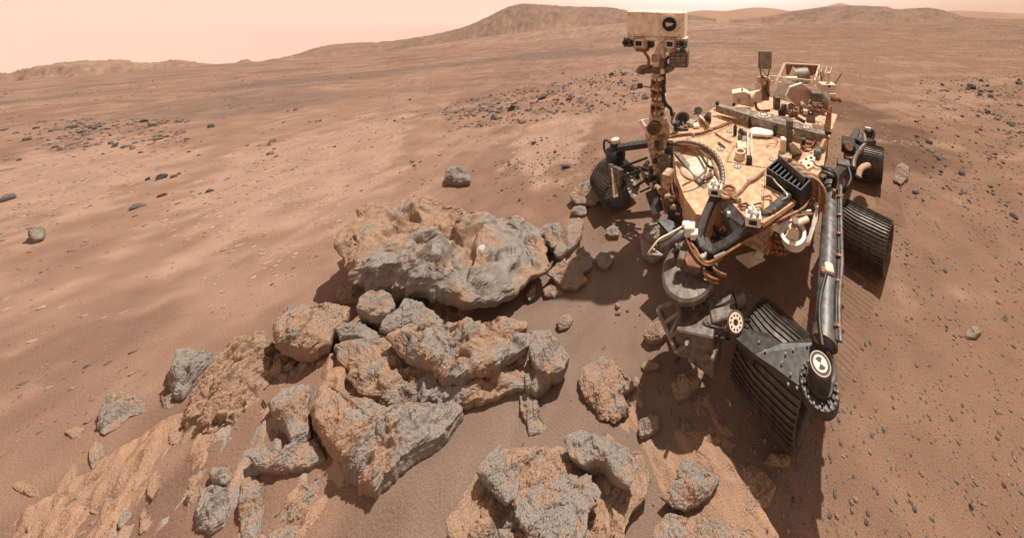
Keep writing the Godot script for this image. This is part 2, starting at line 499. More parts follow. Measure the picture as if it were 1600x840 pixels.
func build_hills() -> void:
	var brown := Vector3(0.215, 0.142, 0.106)
	var tan_ := Vector3(0.27, 0.175, 0.130)
	var dark := Vector3(0.150, 0.108, 0.086)
	hill("hill", "low eroded orange range along the left horizon", [Vector3(-735.6, -53.7, -260), Vector3(-710.2, -49.2, -260), Vector3(-697.6, -48, -260), Vector3(-681.7, -41, -260), Vector3(-662.7, -37.2, -260), Vector3(-640.5, -34.6, -260), Vector3(-615.1, -33.4, -260), Vector3(-592.9, -32.7, -260), Vector3(-573.9, -34.6, -260), Vector3(-558, -36.5, -260), Vector3(-542.2, -34, -260), Vector3(-526.3, -33.4, -260), Vector3(-507.3, -35.9, -260), Vector3(-491.5, -37.8, -260), Vector3(-478.8, -37.2, -260), Vector3(-466.7, -32.1, -260), Vector3(-455.3, -37.2, -260), Vector3(-437.6, -33.4, -260), Vector3(-412.2, -30.8, -260), Vector3(-380.5, -34.6, -260), Vector3(-348.8, -41, -260)], 0.42, 0.3, 101, tan_, brown, 0.034)
	hill("hill_001", "broad brown mountain rising behind the rover mast", [Vector3(-938.5, -81.6, -520), Vector3(-887.8, -70.2, -520), Vector3(-843.4, -58.7, -520), Vector3(-799, -43.5, -520), Vector3(-761, -35.9, -520), Vector3(-710.2, -32.1, -520), Vector3(-659.5, -30.8, -520), Vector3(-608.8, -23.2, -520), Vector3(-558, -14.3, -520), Vector3(-513.7, -4.2, -520), Vector3(-482, 7.2, -520), Vector3(-450.2, 21.2, -520), Vector3(-424.9, 33.8, -520), Vector3(-405.9, 41.5, -520), Vector3(-380.5, 45.3, -520), Vector3(-348.8, 42.7, -520), Vector3(-317.1, 41.5, -520), Vector3(-279, 38.9, -520), Vector3(-241, 38.9, -520), Vector3(-209.3, 37.7, -520), Vector3(-171.2, 31.3, -520), Vector3(-139.5, 31.3, -520), Vector3(-95.1, 26.2, -520), Vector3(-50.7, 22.4, -520), Vector3(0, 14.8, -520)], 0.5, 0.3, 103, brown, dark, 0.022)
	hill("hill_002", "long low rise in front of the broad mountain", [Vector3(-286.8, -24.5, -210), Vector3(-256.1, -18.3, -210), Vector3(-225.4, -13.2, -210), Vector3(-194.6, -8.1, -210), Vector3(-163.9, -4.5, -210), Vector3(-138.3, -1.4, -210), Vector3(-122.9, 0.1, -210), Vector3(-110.1, 1.1, -210), Vector3(-97.3, 2.1, -210), Vector3(-82, 3.7, -210), Vector3(-66.6, 4.7, -210), Vector3(-46.1, 6.2, -210), Vector3(-25.6, 6.7, -210), Vector3(-5.1, 5.7, -210), Vector3(15.4, 4.2, -210), Vector3(41, 3.2, -210)], 0.45, 0.3, 107, tan_, brown, 0.010)
	hill("hill_003", "pale hazy ridge between mast and antenna", [Vector3(-448.8, 103.1, -2300), Vector3(-224.4, 125.6, -2300), Vector3(-112.2, 136.8, -2300), Vector3(56.1, 131.2, -2300), Vector3(168.3, 142.4, -2300), Vector3(308.5, 159.2, -2300), Vector3(420.7, 159.2, -2300), Vector3(532.9, 148, -2300), Vector3(645.1, 131.2, -2300), Vector3(841.5, 114.3, -2300), Vector3(1178, 91.9, -2300)], 0.2, 0.15, 109, tan_, brown, 0.005)
	hill("hill_004", "dark flat topped hill on the right horizon", [Vector3(23.4, 12.7, -480), Vector3(70.2, 16.2, -480), Vector3(105.4, 20.9, -480), Vector3(140.5, 27.9, -480), Vector3(175.6, 32.6, -480), Vector3(210.7, 36.1, -480), Vector3(245.9, 38.4, -480), Vector3(281, 37.3, -480), Vector3(310.2, 36.1, -480), Vector3(327.8, 31.4, -480), Vector3(351.2, 32.6, -480), Vector3(386.3, 33.7, -480), Vector3(409.8, 31.4, -480), Vector3(433.2, 24.4, -480), Vector3(456.6, 17.4, -480), Vector3(503.4, 15, -480), Vector3(562, 11.5, -480)], 0.4, 0.25, 113, brown, dark, 0.018)
	hill("hill_005", "small pale peak behind the flat topped hill", [Vector3(697.6, 141.7, -2600), Vector3(951.2, 173.4, -2600), Vector3(1109.8, 198.7, -2600), Vector3(1217.6, 224.1, -2600), Vector3(1331.7, 205.1, -2600), Vector3(1522, 173.4, -2600), Vector3(1775.6, 141.7, -2600)], 0.2, 0.15, 127, tan_, brown, 0.004)
	hill("hill_006", "faint far ridge at the right end of the horizon", [Vector3(1639, 94.3, -2100), Vector3(1895.1, 119.9, -2100), Vector3(2100, 114.8, -2100), Vector3(2304.9, 104.6, -2100), Vector3(2509.8, 94.3, -2100), Vector3(2868.3, 79, -2100)], 0.25, 0.15, 131, tan_, brown, 0.004)

# ---------- rocks ----------
# local frame: x and z span the bedding plane, y leaves the visible face; outline is a flat list of x, z
# o: top, bottom (thickness each way), fl (flute depth), ang (run of the flutes, degrees), dust 0..1, du/dv (drift of the dust along x / z), sd, ledge, n (columns)
func rock_mesh(outline: Array, o: Dictionary) -> ArrayMesh:
	var poly := PackedVector2Array()
	for i in range(0, outline.size(), 2): poly.append(Vector2(outline[i], outline[i + 1]))
	var c := Vector2.ZERO
	var area := 0.0
	for i in poly.size():
		var p := poly[i]
		var q := poly[(i + 1) % poly.size()]
		var k := p.cross(q)
		area += k
		c += (p + q) * k
	c /= 3.0 * area
	var size := sqrt(absf(area) * 0.5 / PI)
	var na: int = o.get("n", 220)
	var nf: int = int(na * 0.34)
	var nb := int(na * 0.14)
	var top: float = o.get("top", 0.15)
	var bottom: float = o.get("bottom", 0.3)
	var fl: float = o.get("fl", 0.3)
	var ang: float = deg_to_rad(o.get("ang", 40.0))
	var ca := cos(ang)
	var sa := sin(ang)
	var sd: int = o.get("sd", 1)
	var ledge: float = o.get("ledge", 0.25)
	var dust: float = o.get("dust", 0.5)
	var sc: float = o.get("scale", 1.0) / size
	var n1 := noise(sd, 1.0, 3)
	var n2 := noise(sd + 1, 1.0, 4)
	var n3 := noise(sd + 2, 1.0, 1, FastNoiseLite.TYPE_CELLULAR)
	n3.cellular_return_type = FastNoiseLite.RETURN_DISTANCE2_SUB
	n3.domain_warp_enabled = true
	n3.domain_warp_amplitude = 0.35
	n3.domain_warp_frequency = 1.6
	var n4 := noise(sd + 3, 1.0, 4)
	var n5 := noise(sd + 4, 1.0, 1, FastNoiseLite.TYPE_CELLULAR)
	n5.cellular_return_type = FastNoiseLite.RETURN_CELL_VALUE
	n5.domain_warp_enabled = true
	n5.domain_warp_amplitude = 0.3
	n5.domain_warp_frequency = 1.3
	var rough: float = o.get("rough", 1.0)
	var facet: float = o.get("facet", 0.85)
	var planes := []
	var prng := RandomNumberGenerator.new()
	prng.seed = sd * 13 + 5
	for i in 9:
		var pa := TAU * (i + prng.randf_range(-0.4, 0.4)) / 9.0
		planes.append([Vector2(cos(pa), sin(pa)), prng.randf_range(0.35, 1.5) / maxf(float(o.get("scale", 1.0)), 0.3), prng.randf_range(0.75, 1.25)])
	# radius for each column
	var rad := PackedFloat32Array()
	for k in na:
		var a := TAU * k / na
		var dir := Vector2(cos(a), sin(a))
		var best := 0.0
		for i in poly.size():
			var p := poly[i] - c
			var e := poly[(i + 1) % poly.size()] - poly[i]
			var den := dir.cross(e)
			if absf(den) < 1e-9: continue
			var t := p.cross(e) / den
			var s := p.cross(dir) / den
			if t > 0.0 and s >= -1e-6 and s <= 1.000001: best = maxf(best, t)
		rad.append(best)
	var verts := PackedVector3Array()
	var cols := PackedColorArray()
	var grey := Vector3(0.325, 0.282, 0.248) * float(o.get("grey", 1.0))
	var orange := Vector3(0.410, 0.272, 0.190)
	var brown := Vector3(0.335, 0.230, 0.165)
	var du: float = o.get("du", 0.0)
	var dv: float = o.get("dv", 0.0)
	var lift: float = o.get("lift", 0.0)
	for j in nf + nb + 1:
		var front := j <= nf
		var t := 0.0
		if front:
			t = 1.0 - pow(1.0 - j / float(nf), 1.25)
		else:
			t = 1.0 - (j - nf) / float(nb)
		for k in na:
			var a := TAU * k / na
			var dir := Vector2(cos(a), sin(a))
			var jag := 1.0 + 0.07 * n4.get_noise_2d(dir.x * 2.6 + 11.0, dir.y * 2.6) + 0.035 * n4.get_noise_2d(dir.x * 8.0, dir.y * 8.0 + 4.0)
			var r := rad[k] * t * jag
			var q := dir * r + c
			var p := q * sc
			var y := 0.0
			var dome := pow(maxf(1.0 - pow(t, 9.0), 0.0), 0.55)
			var al := p.x * ca + p.y * sa
			var ac := -p.x * sa + p.y * ca
			var wv := n1.get_noise_2d(p.x * 1.1, p.y * 1.1)
			var rec := 0.0
			if front:
				var hh := 1.0
				for pl in planes: hh = minf(hh, pl[2] - pl[1] * (p.x * pl[0].x + p.y * pl[0].y))
				y = top * dome * lerpf(1.0, maxf(hh, 0.22), facet)
				# flutes cut by wind along the bedding: gentle on one side, steep on the other
				var f1 := n2.get_noise_2d(al * 0.5 + wv * 0.5, ac * 1.4 + wv * 0.6)
				var f2 := n2.get_noise_2d(al * 1.1 + 20.0, ac * 4.2 + wv * 1.2)
				var ph := ac * 1.45 + f1 * 0.5 + wv * 0.4 + n2.get_noise_2d(al * 0.9, 7.0) * 0.25
				ph -= floorf(ph)
				var saw := ph / 0.74 if ph < 0.74 else (1.0 - ph) / 0.26
				var strong := 0.25 + 0.75 * sstep(-0.25, 0.2, n1.get_noise_2d(p.x * 0.8 + 77.0, p.y * 0.8))
				rec = (0.5 - saw) * strong * 0.9 - 0.5 * f2 - 0.4 * f1
				# beds broken off at different levels, their edges running with the flutes
				var lv := ac * 1.25 + n1.get_noise_2d(p.x * 0.7 + 31.0, p.y * 0.7) * 0.9 + f1 * 0.15 + 20.0
				var li := floorf(lv)
				var st := lerpf(bed(li, sd), bed(li + 1.0, sd), sstep(0.84, 0.98, lv - li))
				var blk := n5.get_noise_2d(p.x * 0.9 + wv * 0.25, p.y * 0.9)
				var lean := n5.get_noise_2d(p.x * 0.9 + wv * 0.25 + 0.0, p.y * 0.9) * 7.0
				var crack := n3.get_noise_2d(al * 0.7, ac * 1.2)
				var cut := 1.0 - sstep(-0.97, -0.88, crack)
				var near := 1.0 - pow(t, 9.0)
				y += size * near * (fl * (0.32 * (saw - 0.4) * strong + 0.09 * f1 + 0.06 * f2 * rough) + ledge * (0.34 * st + 0.09 * blk + 0.05 * (cos(lean) * p.x + sin(lean) * p.y)) - 0.065 * cut)
				rec += 0.9 * cut - 0.45 * st
				y += rough * size * 0.024 * n4.get_noise_2d(p.x * 4.0, p.y * 4.0) + rough * size * 0.016 * n4.get_noise_2d(p.x * 12.0, p.y * 12.0) + 0.006 * n4.get_noise_2d(q.x * 60.0, q.y * 60.0)
				y += lift * (q.x - c.x)
			else:
				y = -bottom * pow(1.0 - pow(t, 1.7), 0.7) + lift * (q.x - c.x) * t
				var sh := 1.0 - 0.28 * sstep(0.0, 1.0, (1.0 - t) * 2.0) * 0.5
				q = c + (q - c) * sh
			var pos := Vector3(q.x, y, q.y)
			# rough sides: push in and out in the plane
			var rim := sstep(0.55, 1.0, t)
			if rim > 0.0 and j > 0:
				var s3 := Vector3(p.x, y * sc * 1.6, p.y)
				var m := n4.get_noise_3d(s3.x * 1.7, s3.y * 2.4, s3.z * 1.7) * 0.10 + n2.get_noise_3d(s3.x * 5.0, s3.y * 7.0, s3.z * 5.0) * 0.055
				pos += Vector3(dir.x, 0.0, dir.y) * (m * size * rim * (0.45 if front and t > 0.98 else 0.8))
				pos += Vector3(dir.x, 0.0, dir.y) * (bed(floorf(s3.y * 5.0 + wv), sd + 7) * 0.035 * size * rim)
				pos.y += n4.get_noise_3d(s3.z * 2.0, s3.x * 2.0, s3.y * 2.0) * size * 0.05 * rim
			verts.append(pos)
			var dn := n1.get_noise_2d(p.x * 1.0 + 50.0, p.y * 1.0) * 1.0 + n4.get_noise_2d(al * 1.4, ac * 3.8 + 9.0) * 0.7 + n4.get_noise_2d(p.x * 7.0, p.y * 7.0 + 3.0) * 0.14
			var amount := sstep(-0.26, 0.26, dn + rec * 0.34 + (dust - 0.5) * 1.7 + du * (q.x - c.x) * sc + dv * (q.y - c.y) * sc)
			if not front: amount *= t
			var col := grey.lerp(orange.lerp(brown, sstep(0.1, 0.6, n2.get_noise_2d(p.x * 3.0, p.y * 3.0 + 30.0))), amount)
			col *= 1.0 + 0.30 * n4.get_noise_2d(p.x * 11.0 + 5.0, p.y * 11.0)
			cols.append(Color(col.x, col.y, col.z))
	var idx := PackedInt32Array()
	for j in nf + nb:
		for k in na:
			var a := j * na + k
			var b := j * na + (k + 1) % na
			idx.append_array(PackedInt32Array([a, b, b + na, a, b + na, a + na]))
	var arr := []
	arr.resize(Mesh.ARRAY_MAX)
	arr[Mesh.ARRAY_VERTEX] = verts
	arr[Mesh.ARRAY_COLOR] = cols
	arr[Mesh.ARRAY_INDEX] = idx
	var raw := ArrayMesh.new()
	raw.add_surface_from_arrays(Mesh.PRIMITIVE_TRIANGLES, arr)
	var st := SurfaceTool.new()
	st.create_from(raw, 0)
	st.generate_normals()
	return st.commit()

func bed(i: float, sd: int) -> float:
	var h := sin(i * 12.9898 + sd * 0.731) * 43758.5453
	return (h - floorf(h)) * 2.0 - 1.0

# fractured bedrock that runs down from the crest and shows through the dust in patches
func build_bedrock() -> void:
	bedrock("bedrock_slope", "slope of fractured tan orange bedrock running down from the crest at bottom left", -3.95, -2.2, 2.45, 1.25, 330, 170, true)
	bedrock("bedrock_flat", "flat broken bedrock showing through sand in front of the near wheel", -0.95, -1.95, 1.75, 0.95, 240, 140, false)

func bedrock(called: String, label: String, x0: float, z0: float, wx: float, wz: float, nx: int, nz: int, slope: bool) -> void:
	var st := new_st()
	st.set_smooth_group(0)
	var n2 := noise(611, 1.0, 4)
	var n3 := noise(613, 1.0, 3)
	var dir := Vector2(0.86, 0.51)
	for j in nz + 1:
		for i in nx + 1:
			var x := x0 + wx * i / nx
			var z := z0 + wz * j / nz
			var al := x * dir.x + z * dir.y
			var ac := -x * dir.y + z * dir.x
			# distance on the camera side of the crest line
			var crest := (Vector2(x, z) - Vector2(-3.6, -1.28)).dot(Vector2(0.62, 0.78))
			var w := n3.get_noise_2d(x * 1.3, z * 1.3)
			var m := sstep(-0.04, 0.10, crest + 0.12 * w) * sstep(-1.55, -1.9, x + 0.4 * w) * sstep(0.0, 0.12, x - x0) * sstep(0.0, 0.1, x0 + wx - x) * sstep(0.0, 0.1, z - z0)
			if not slope: m = sstep(0.0, 0.3, x - x0) * sstep(0.0, 0.3, x0 + wx - x) * sstep(0.0, 0.25, z - z0) * sstep(0.0, 0.1, z0 + wz - z)
			var f := n2.get_noise_2d(al * 2.2 + w * 0.6, ac * 8.5 + w * 0.8)
			var f2 := n2.get_noise_2d(al * 6.0, ac * 17.0 + 4.0)
			var lv := al * 3.1 + ac * 1.2 + n3.get_noise_2d(x * 2.6, z * 2.6) * 1.6 + f * 0.8 + 40.0
			var li := floorf(lv)
			var s := lerpf(bed(li, 3), bed(li + 1.0, 3), sstep(0.86, 1.0, lv - li))
			var y := 0.040 * f + 0.013 * f2 + 0.022 * s + 0.05 * w + 0.002
			if not slope: y = 0.018 * f + 0.006 * f2 + 0.014 * s + 0.05 * w - 0.016
			st.set_color(Color(1, 1, 1))
			var g := ground_y(x, z)
			var d := sstep(-0.25, 0.3, w + f * 0.8 + n3.get_noise_2d(x * 6.0, z * 6.0) * 0.6 + 0.30)
			var c := Vector3(0.35, 0.305, 0.268).lerp(Vector3(0.42, 0.262, 0.178), d)
			c *= 1.0 + 0.25 * f2
			st.set_color(Color(c.x, c.y, c.z))
			st.add_vertex(Vector3(x, g + lerpf(-0.09, y, m), z))
	for j in nz:
		for i in nx:
			var a := j * (nx + 1) + i
			st.add_index(a); st.add_index(a + 1); st.add_index(a + nx + 2)
			st.add_index(a); st.add_index(a + nx + 2); st.add_index(a + nx + 1)
	var o := commit(st, called, M.rock)
	tag(o, label, "bedrock", "", "structure")

func rock(called: String, label: String, category: String, xf: Transform3D, outline: Array, o: Dictionary, group := "") -> MeshInstance3D:
	var m := MeshInstance3D.new()
	m.mesh = rock_mesh(outline, o)
	m.mesh.surface_set_material(0, M.rock)
	m.name = numbered(called)
	add_child(m)
	m.transform = xf
	tag(m, label, category, group)
	return m

func build_rocks() -> void:
	var big := rock("boulder", "largest grey boulder with a small white abraded spot on its face", "boulder", Transform3D(Vector3(0.9193, 0, -0.3937), Vector3(0.0684, 0.9848, 0.1596), Vector3(0.3877, -0.1736, 0.9053), Vector3(-2.348, 0.213, -2.238)), [-0.899, -0.48, -0.896, -0.584, -0.851, -0.625, -0.91, -0.726, -0.863, -0.756, -0.766, -0.7, -0.657, -0.663, -0.64, -0.753, -0.463, -0.753, -0.324, -0.698, -0.2, -0.555, -0.105, -0.514, 0.094, -0.352, 0.316, -0.2, 0.476, -0.213, 0.613, -0.068, 0.727, 0.09, 0.819, 0.332, 0.815, 0.418, 0.729, 0.449, 0.702, 0.503, 0.66, 0.565, 0.594, 0.593, 0.486, 0.582, 0.332, 0.505, 0.195, 0.421, 0.03, 0.326, -0.138, 0.265, -0.28, 0.186, -0.444, 0.063, -0.584, -0.065, -0.757, -0.275],
		{"top": 0.13, "bottom": 0.36, "fl": 0.8, "ang": 50.0, "dust": 0.53, "du": -0.4, "sd": 71, "ledge": 0.25, "n": 420, "facet": 0.7, "rough": 0.7})
	rock("rock_slab", "long wide grey slab with a dust filled trough below the largest boulder", "rock", Transform3D(Vector3(0.9228, 0, -0.3852), Vector3(0.0735, 0.9816, 0.1761), Vector3(0.3781, -0.1908, 0.9059), Vector3(-1.647, -0.023, -1.629)), [-0.755, -0.407, -0.638, -0.384, -0.531, -0.372, -0.355, -0.333, -0.041, -0.22, 0.238, -0.119, 0.41, -0.054, 0.501, -0.031, 0.576, 0.052, 0.667, 0.171, 0.637, 0.22, 0.569, 0.236, 0.479, 0.219, 0.312, 0.217, 0.179, 0.192, 0.089, 0.174, 0.006, 0.167, -0.086, 0.139, -0.162, 0.088, -0.255, 0.038, -0.362, -0.033, -0.471, -0.091, -0.554, -0.172, -0.568, -0.221, -0.671, -0.317],
		{"top": 0.101, "bottom": 0.34, "fl": 0.5, "ang": 40.0, "dust": 0.50, "du": -0.1, "sd": 83, "ledge": 0.35, "n": 360})
	rock("rock_slab", "upper tier of the long slab, deeply fluted from upper left to lower right", "rock", Transform3D(Vector3(0.9253, 0, -0.3793), Vector3(0.0789, 0.9781, 0.1924), Vector3(0.371, -0.2079, 0.9051), Vector3(-1.62, 0.111, -1.644)), [-0.455, -0.226, -0.414, -0.247, -0.369, -0.255, -0.206, -0.188, -0.051, -0.144, 0.131, -0.098, 0.241, -0.074, 0.364, -0.017, 0.384, 0.022, 0.303, 0.024, 0.407, 0.074, 0.397, 0.121, 0.315, 0.141, 0.265, 0.17, 0.171, 0.164, 0.06, 0.156, -0.026, 0.12, -0.184, -0.007, -0.322, -0.096],
		{"top": 0.101, "bottom": 0.30, "fl": 0.95, "ang": 42.0, "dust": 0.50, "sd": 95, "ledge": 0.3, "n": 300})
	rock("rock", "angular lump capping the upper left of the long slab", "rock", Transform3D(Vector3(0.8971, 0, -0.4418), Vector3(0.0767, 0.9848, 0.1558), Vector3(0.435, -0.1736, 0.8835), Vector3(-2.409, 0.169, -1.853)), [-0.103, -0.02, -0.131, -0.096, -0.087, -0.121, 0.011, -0.062, 0.094, 0.007, 0.129, 0.071, 0.11, 0.11, 0.04, 0.095, -0.035, 0.056],
		{"top": 0.101, "bottom": 0.28, "fl": 0.4, "ang": 10.0, "dust": 0.34, "sd": 111, "n": 170})
	rock("rock", "dark elongated rock in front of the big boulder shadow", "rock", Transform3D(Vector3(0.9086, 0, -0.4177), Vector3(0.0725, 0.9848, 0.1578), Vector3(0.4114, -0.1736, 0.8948), Vector3(-2.122, 0.127, -1.82)), [-0.147, -0.034, -0.104, -0.086, -0.099, -0.145, 0.005, -0.083, 0.118, 0.018, 0.21, 0.116, 0.219, 0.156, 0.102, 0.102, 0.034, 0.089, -0.058, 0.073, -0.144, 0.018],
		{"top": 0.0709, "bottom": 0.28, "fl": 0.6, "ang": 30.0, "dust": 0.12, "sd": 123, "n": 170})
	rock("rock", "dark knobbly rock at the left shoulder of the long slab", "rock", Transform3D(Vector3(0.8914, 0, -0.4533), Vector3(0.0865, 0.9816, 0.1701), Vector3(0.445, -0.1908, 0.875), Vector3(-2.405, 0.083, -1.753)), [-0.166, -0.112, -0.161, -0.139, -0.072, -0.078, 0.033, -0.018, 0.116, 0.047, 0.162, 0.109, 0.121, 0.118, 0.015, 0.037, -0.066, 0.009],
		{"top": 0.0709, "bottom": 0.25, "fl": 0.5, "ang": 20.0, "dust": 0.16, "sd": 127, "n": 150})
	rock("rock", "rounded blunt block at the right end of the long slab", "rock", Transform3D(Vector3(0.9599, 0, -0.2805), Vector3(0.0487, 0.9848, 0.1667), Vector3(0.2762, -0.1736, 0.9453), Vector3(-1.071, 0.049, -1.676)), [-0.131, -0.054, -0.111, -0.122, -0.034, -0.12, 0.034, -0.049, 0.129, 0.053, 0.111, 0.111, 0.031, 0.106, -0.061, 0.052],
		{"top": 0.101, "bottom": 0.28, "fl": 0.35, "ang": 60.0, "dust": 0.26, "sd": 131, "n": 150})
	rock("rock", "angular block tucked under the right end of the long slab", "rock", Transform3D(Vector3(0.9561, 0, -0.2931), Vector3(0.0459, 0.9877, 0.1496), Vector3(0.2895, -0.1564, 0.9443), Vector3(-1.096, -0.052, -1.619)), [-0.093, -0.04, -0.037, -0.07, 0.074, -0.028, 0.074, 0.023, -0.005, 0.055, -0.065, 0.012],
		{"top": 0.081, "bottom": 0.22, "fl": 0.3, "ang": 40.0, "dust": 0.35, "sd": 137, "n": 110})
	rock("boulder", "wedge shaped boulder pointing down beneath the long slab", "boulder", Transform3D(Vector3(0.9005, 0, -0.4349), Vector3(0.0904, 0.9781, 0.1872), Vector3(0.4254, -0.2079, 0.8808), Vector3(-1.756, -0.068, -1.394)), [-0.435, -0.293, -0.463, -0.371, -0.456, -0.407, -0.327, -0.296, -0.222, -0.236, -0.077, -0.145, 0.056, -0.074, 0.204, -0.036, 0.317, 0.023, 0.325, 0.071, 0.279, 0.121, 0.18, 0.144, 0.095, 0.162, 0.055, 0.193, -0.013, 0.15, -0.136, 0.032, -0.209, -0.04, -0.306, -0.135, -0.391, -0.223],
		{"top": 0.203, "bottom": 0.30, "fl": 0.6, "ang": 48.0, "dust": 0.52, "du": -0.4, "dv": 0.1, "sd": 149, "ledge": 0.35, "n": 320})
	rock("rock", "upright grey rock with a dusty hollow left of the wedge shaped boulder", "rock", Transform3D(Vector3(0.8728, 0, -0.488), Vector3(0.0931, 0.9816, 0.1665), Vector3(0.4791, -0.1908, 0.8568), Vector3(-2.379, -0.043, -1.462)), [-0.141, -0.117, -0.122, -0.168, -0.041, -0.145, 0.012, -0.125, 0.071, 0.005, 0.155, 0.152, 0.094, 0.16, 0.023, 0.068, -0.073, -0.036],
		{"top": 0.121, "bottom": 0.25, "fl": 0.5, "ang": 70.0, "dust": 0.42, "sd": 151, "n": 190})
	rock("rock", "long grey rock ledge below the upright rock", "rock", Transform3D(Vector3(0.8722, 0, -0.4892), Vector3(0.1017, 0.9781, 0.1813), Vector3(0.4785, -0.2079, 0.8531), Vector3(-2.217, -0.087, -1.355)), [-0.168, -0.088, -0.119, -0.076, -0.002, -0.022, 0.085, -0.013, 0.175, 0.1, 0.121, 0.097, 0, 0.051, -0.109, -0.021],
		{"top": 0.0911, "bottom": 0.2, "fl": 0.4, "ang": 10.0, "dust": 0.38, "sd": 157, "n": 180})
	rock("rock_slab", "flat dusty slab left of the wedge boulder tip", "rock", Transform3D(Vector3(0.8777, 0, -0.4793), Vector3(0.0667, 0.9903, 0.1221), Vector3(0.4746, -0.1392, 0.8691), Vector3(-1.994, -0.178, -1.282)), [-0.069, 0.036, -0.067, -0.019, -0.024, -0.045, -0.13, -0.129, -0.068, -0.118, 0.048, -0.05, 0.138, 0.085, 0.139, 0.129, 0.061, 0.107],
		{"top": 0.0607, "bottom": 0.12, "fl": 0.4, "ang": 70.0, "dust": 0.62, "sd": 163, "n": 190})
	rock("rock", "pale orange fin leaning against grey blocks near the bottom left", "rock", Transform3D(Vector3(0.8519, 0, -0.5236), Vector3(0.0729, 0.9903, 0.1186), Vector3(0.5185, -0.1392, 0.8437), Vector3(-2.551, -0.192, -1.291)), [-0.034, -0.002, -0.098, -0.116, -0.101, -0.155, -0.049, -0.128, 0.015, -0.031, 0.064, 0.072, 0.078, 0.133, 0.032, 0.09],
		{"top": 0.0709, "bottom": 0.2, "fl": 0.5, "ang": 80.0, "dust": 0.9, "sd": 167, "n": 120})
	rock("rock", "grey cap block with layered edge near the bottom left", "rock", Transform3D(Vector3(0.8566, 0, -0.5159), Vector3(0.0807, 0.9877, 0.134), Vector3(0.5096, -0.1564, 0.8461), Vector3(-2.478, -0.116, -1.311)), [-0.056, -0.038, -0.06, -0.062, 0.024, -0.01, 0.054, 0.034, 0.043, 0.052, -0.015, 0.012],
		{"top": 0.0607, "bottom": 0.25, "fl": 0.4, "ang": 10.0, "dust": 0.3, "sd": 173, "n": 110})
	rock("rock", "large grey block below the layered cap block", "rock", Transform3D(Vector3(0.8551, 0, -0.5185), Vector3(0.0811, 0.9877, 0.1338), Vector3(0.5121, -0.1564, 0.8445), Vector3(-2.4, -0.164, -1.251)), [-0.062, -0.026, -0.093, -0.105, -0.049, -0.1, 0.013, -0.043, 0.078, 0.053, 0.087, 0.095, 0.052, 0.095, -0.013, 0.046],
		{"top": 0.0911, "bottom": 0.24, "fl": 0.4, "ang": 60.0, "dust": 0.2, "sd": 179, "n": 160})
	rock("rock", "thin dark plate standing right of the large grey block", "rock", Transform3D(Vector3(0.8583, 0, -0.5132), Vector3(0.0803, 0.9877, 0.1343), Vector3(0.5068, -0.1564, 0.8477), Vector3(-2.36, -0.202, -1.268)), [-0.083, -0.107, -0.06, -0.098, 0.017, -0.003, 0.065, 0.08, 0.05, 0.088, 0.003, 0.024],
		{"top": 0.0506, "bottom": 0.2, "fl": 0.3, "ang": 80.0, "dust": 0.15, "sd": 181, "n": 90})
	rock("rock", "narrow upright grey fin beside a dark gap near the bottom edge", "rock", Transform3D(Vector3(0.8635, 0, -0.5044), Vector3(0.0789, 0.9877, 0.1351), Vector3(0.4982, -0.1564, 0.8529), Vector3(-2.212, -0.16, -1.248)), [-0.062, -0.044, -0.116, -0.148, -0.082, -0.145, -0.029, -0.097, 0.044, 0.013, 0.089, 0.106, 0.082, 0.134, 0.029, 0.099],
		{"top": 0.0709, "bottom": 0.22, "fl": 0.5, "ang": 80.0, "dust": 0.45, "sd": 191, "n": 150})
	rock("rock", "low grey slab cut by the bottom edge below the flat dusty slab", "rock", Transform3D(Vector3(0.8732, 0, -0.4874), Vector3(0.0678, 0.9903, 0.1215), Vector3(0.4827, -0.1392, 0.8647), Vector3(-1.926, -0.18, -1.187)), [-0.097, -0.058, -0.059, -0.058, 0.004, -0.029, 0.08, 0.034, 0.11, 0.084, -0.061, -0.002],
		{"top": 0.0506, "bottom": 0.15, "fl": 0.4, "ang": 20.0, "dust": 0.35, "sd": 193, "n": 110})
	rock("rock_slab", "dusty overhanging ledge with grey knobs at the upper left of the outcrop", "rock", Transform3D(Vector3(0.8784, 0, -0.478), Vector3(0.0912, 0.9816, 0.1676), Vector3(0.4692, -0.1908, 0.8622), Vector3(-2.695, 0.121, -1.743)), [-0.181, -0.043, -0.23, -0.143, -0.216, -0.209, -0.109, -0.183, 0.001, -0.158, 0.137, -0.07, 0.174, 0.026, 0.136, 0.067, 0.154, 0.144, 0.119, 0.158, 0.091, 0.179, -0.033, 0.096, -0.113, 0.033],
		{"top": 0.101, "bottom": 0.30, "fl": 0.6, "ang": 75.0, "dust": 0.66, "sd": 197, "ledge": 0.4, "n": 230})
	rock("bedrock_bank", "orange bank carved into vertical flutes left of the boulders", "bedrock", Transform3D(Vector3(0.8623, 0, -0.5064), Vector3(0.1139, 0.9744, 0.194), Vector3(0.4934, -0.225, 0.8402), Vector3(-2.912, -0.162, -1.624)), [-0.203, -0.386, -0.12, -0.367, 0.002, -0.2, 0.121, -0.12, 0.224, -0.029, 0.243, 0.031, 0.183, 0.049, 0.151, 0.112, 0.206, 0.199, 0.304, 0.332, 0.26, 0.36, 0.175, 0.302, 0.092, 0.255, 0.036, 0.252, -0.087, 0.14, -0.191, 0.025, -0.223, -0.062, -0.273, -0.18, -0.284, -0.271, -0.284, -0.356, -0.255, -0.397],
		{"top": 0.162, "bottom": 0.30, "fl": 1.15, "ang": 82.0, "dust": 1.1, "sd": 199, "ledge": 0.15, "n": 360, "scale": 1.5, "facet": 0.3, "rough": 0.35})
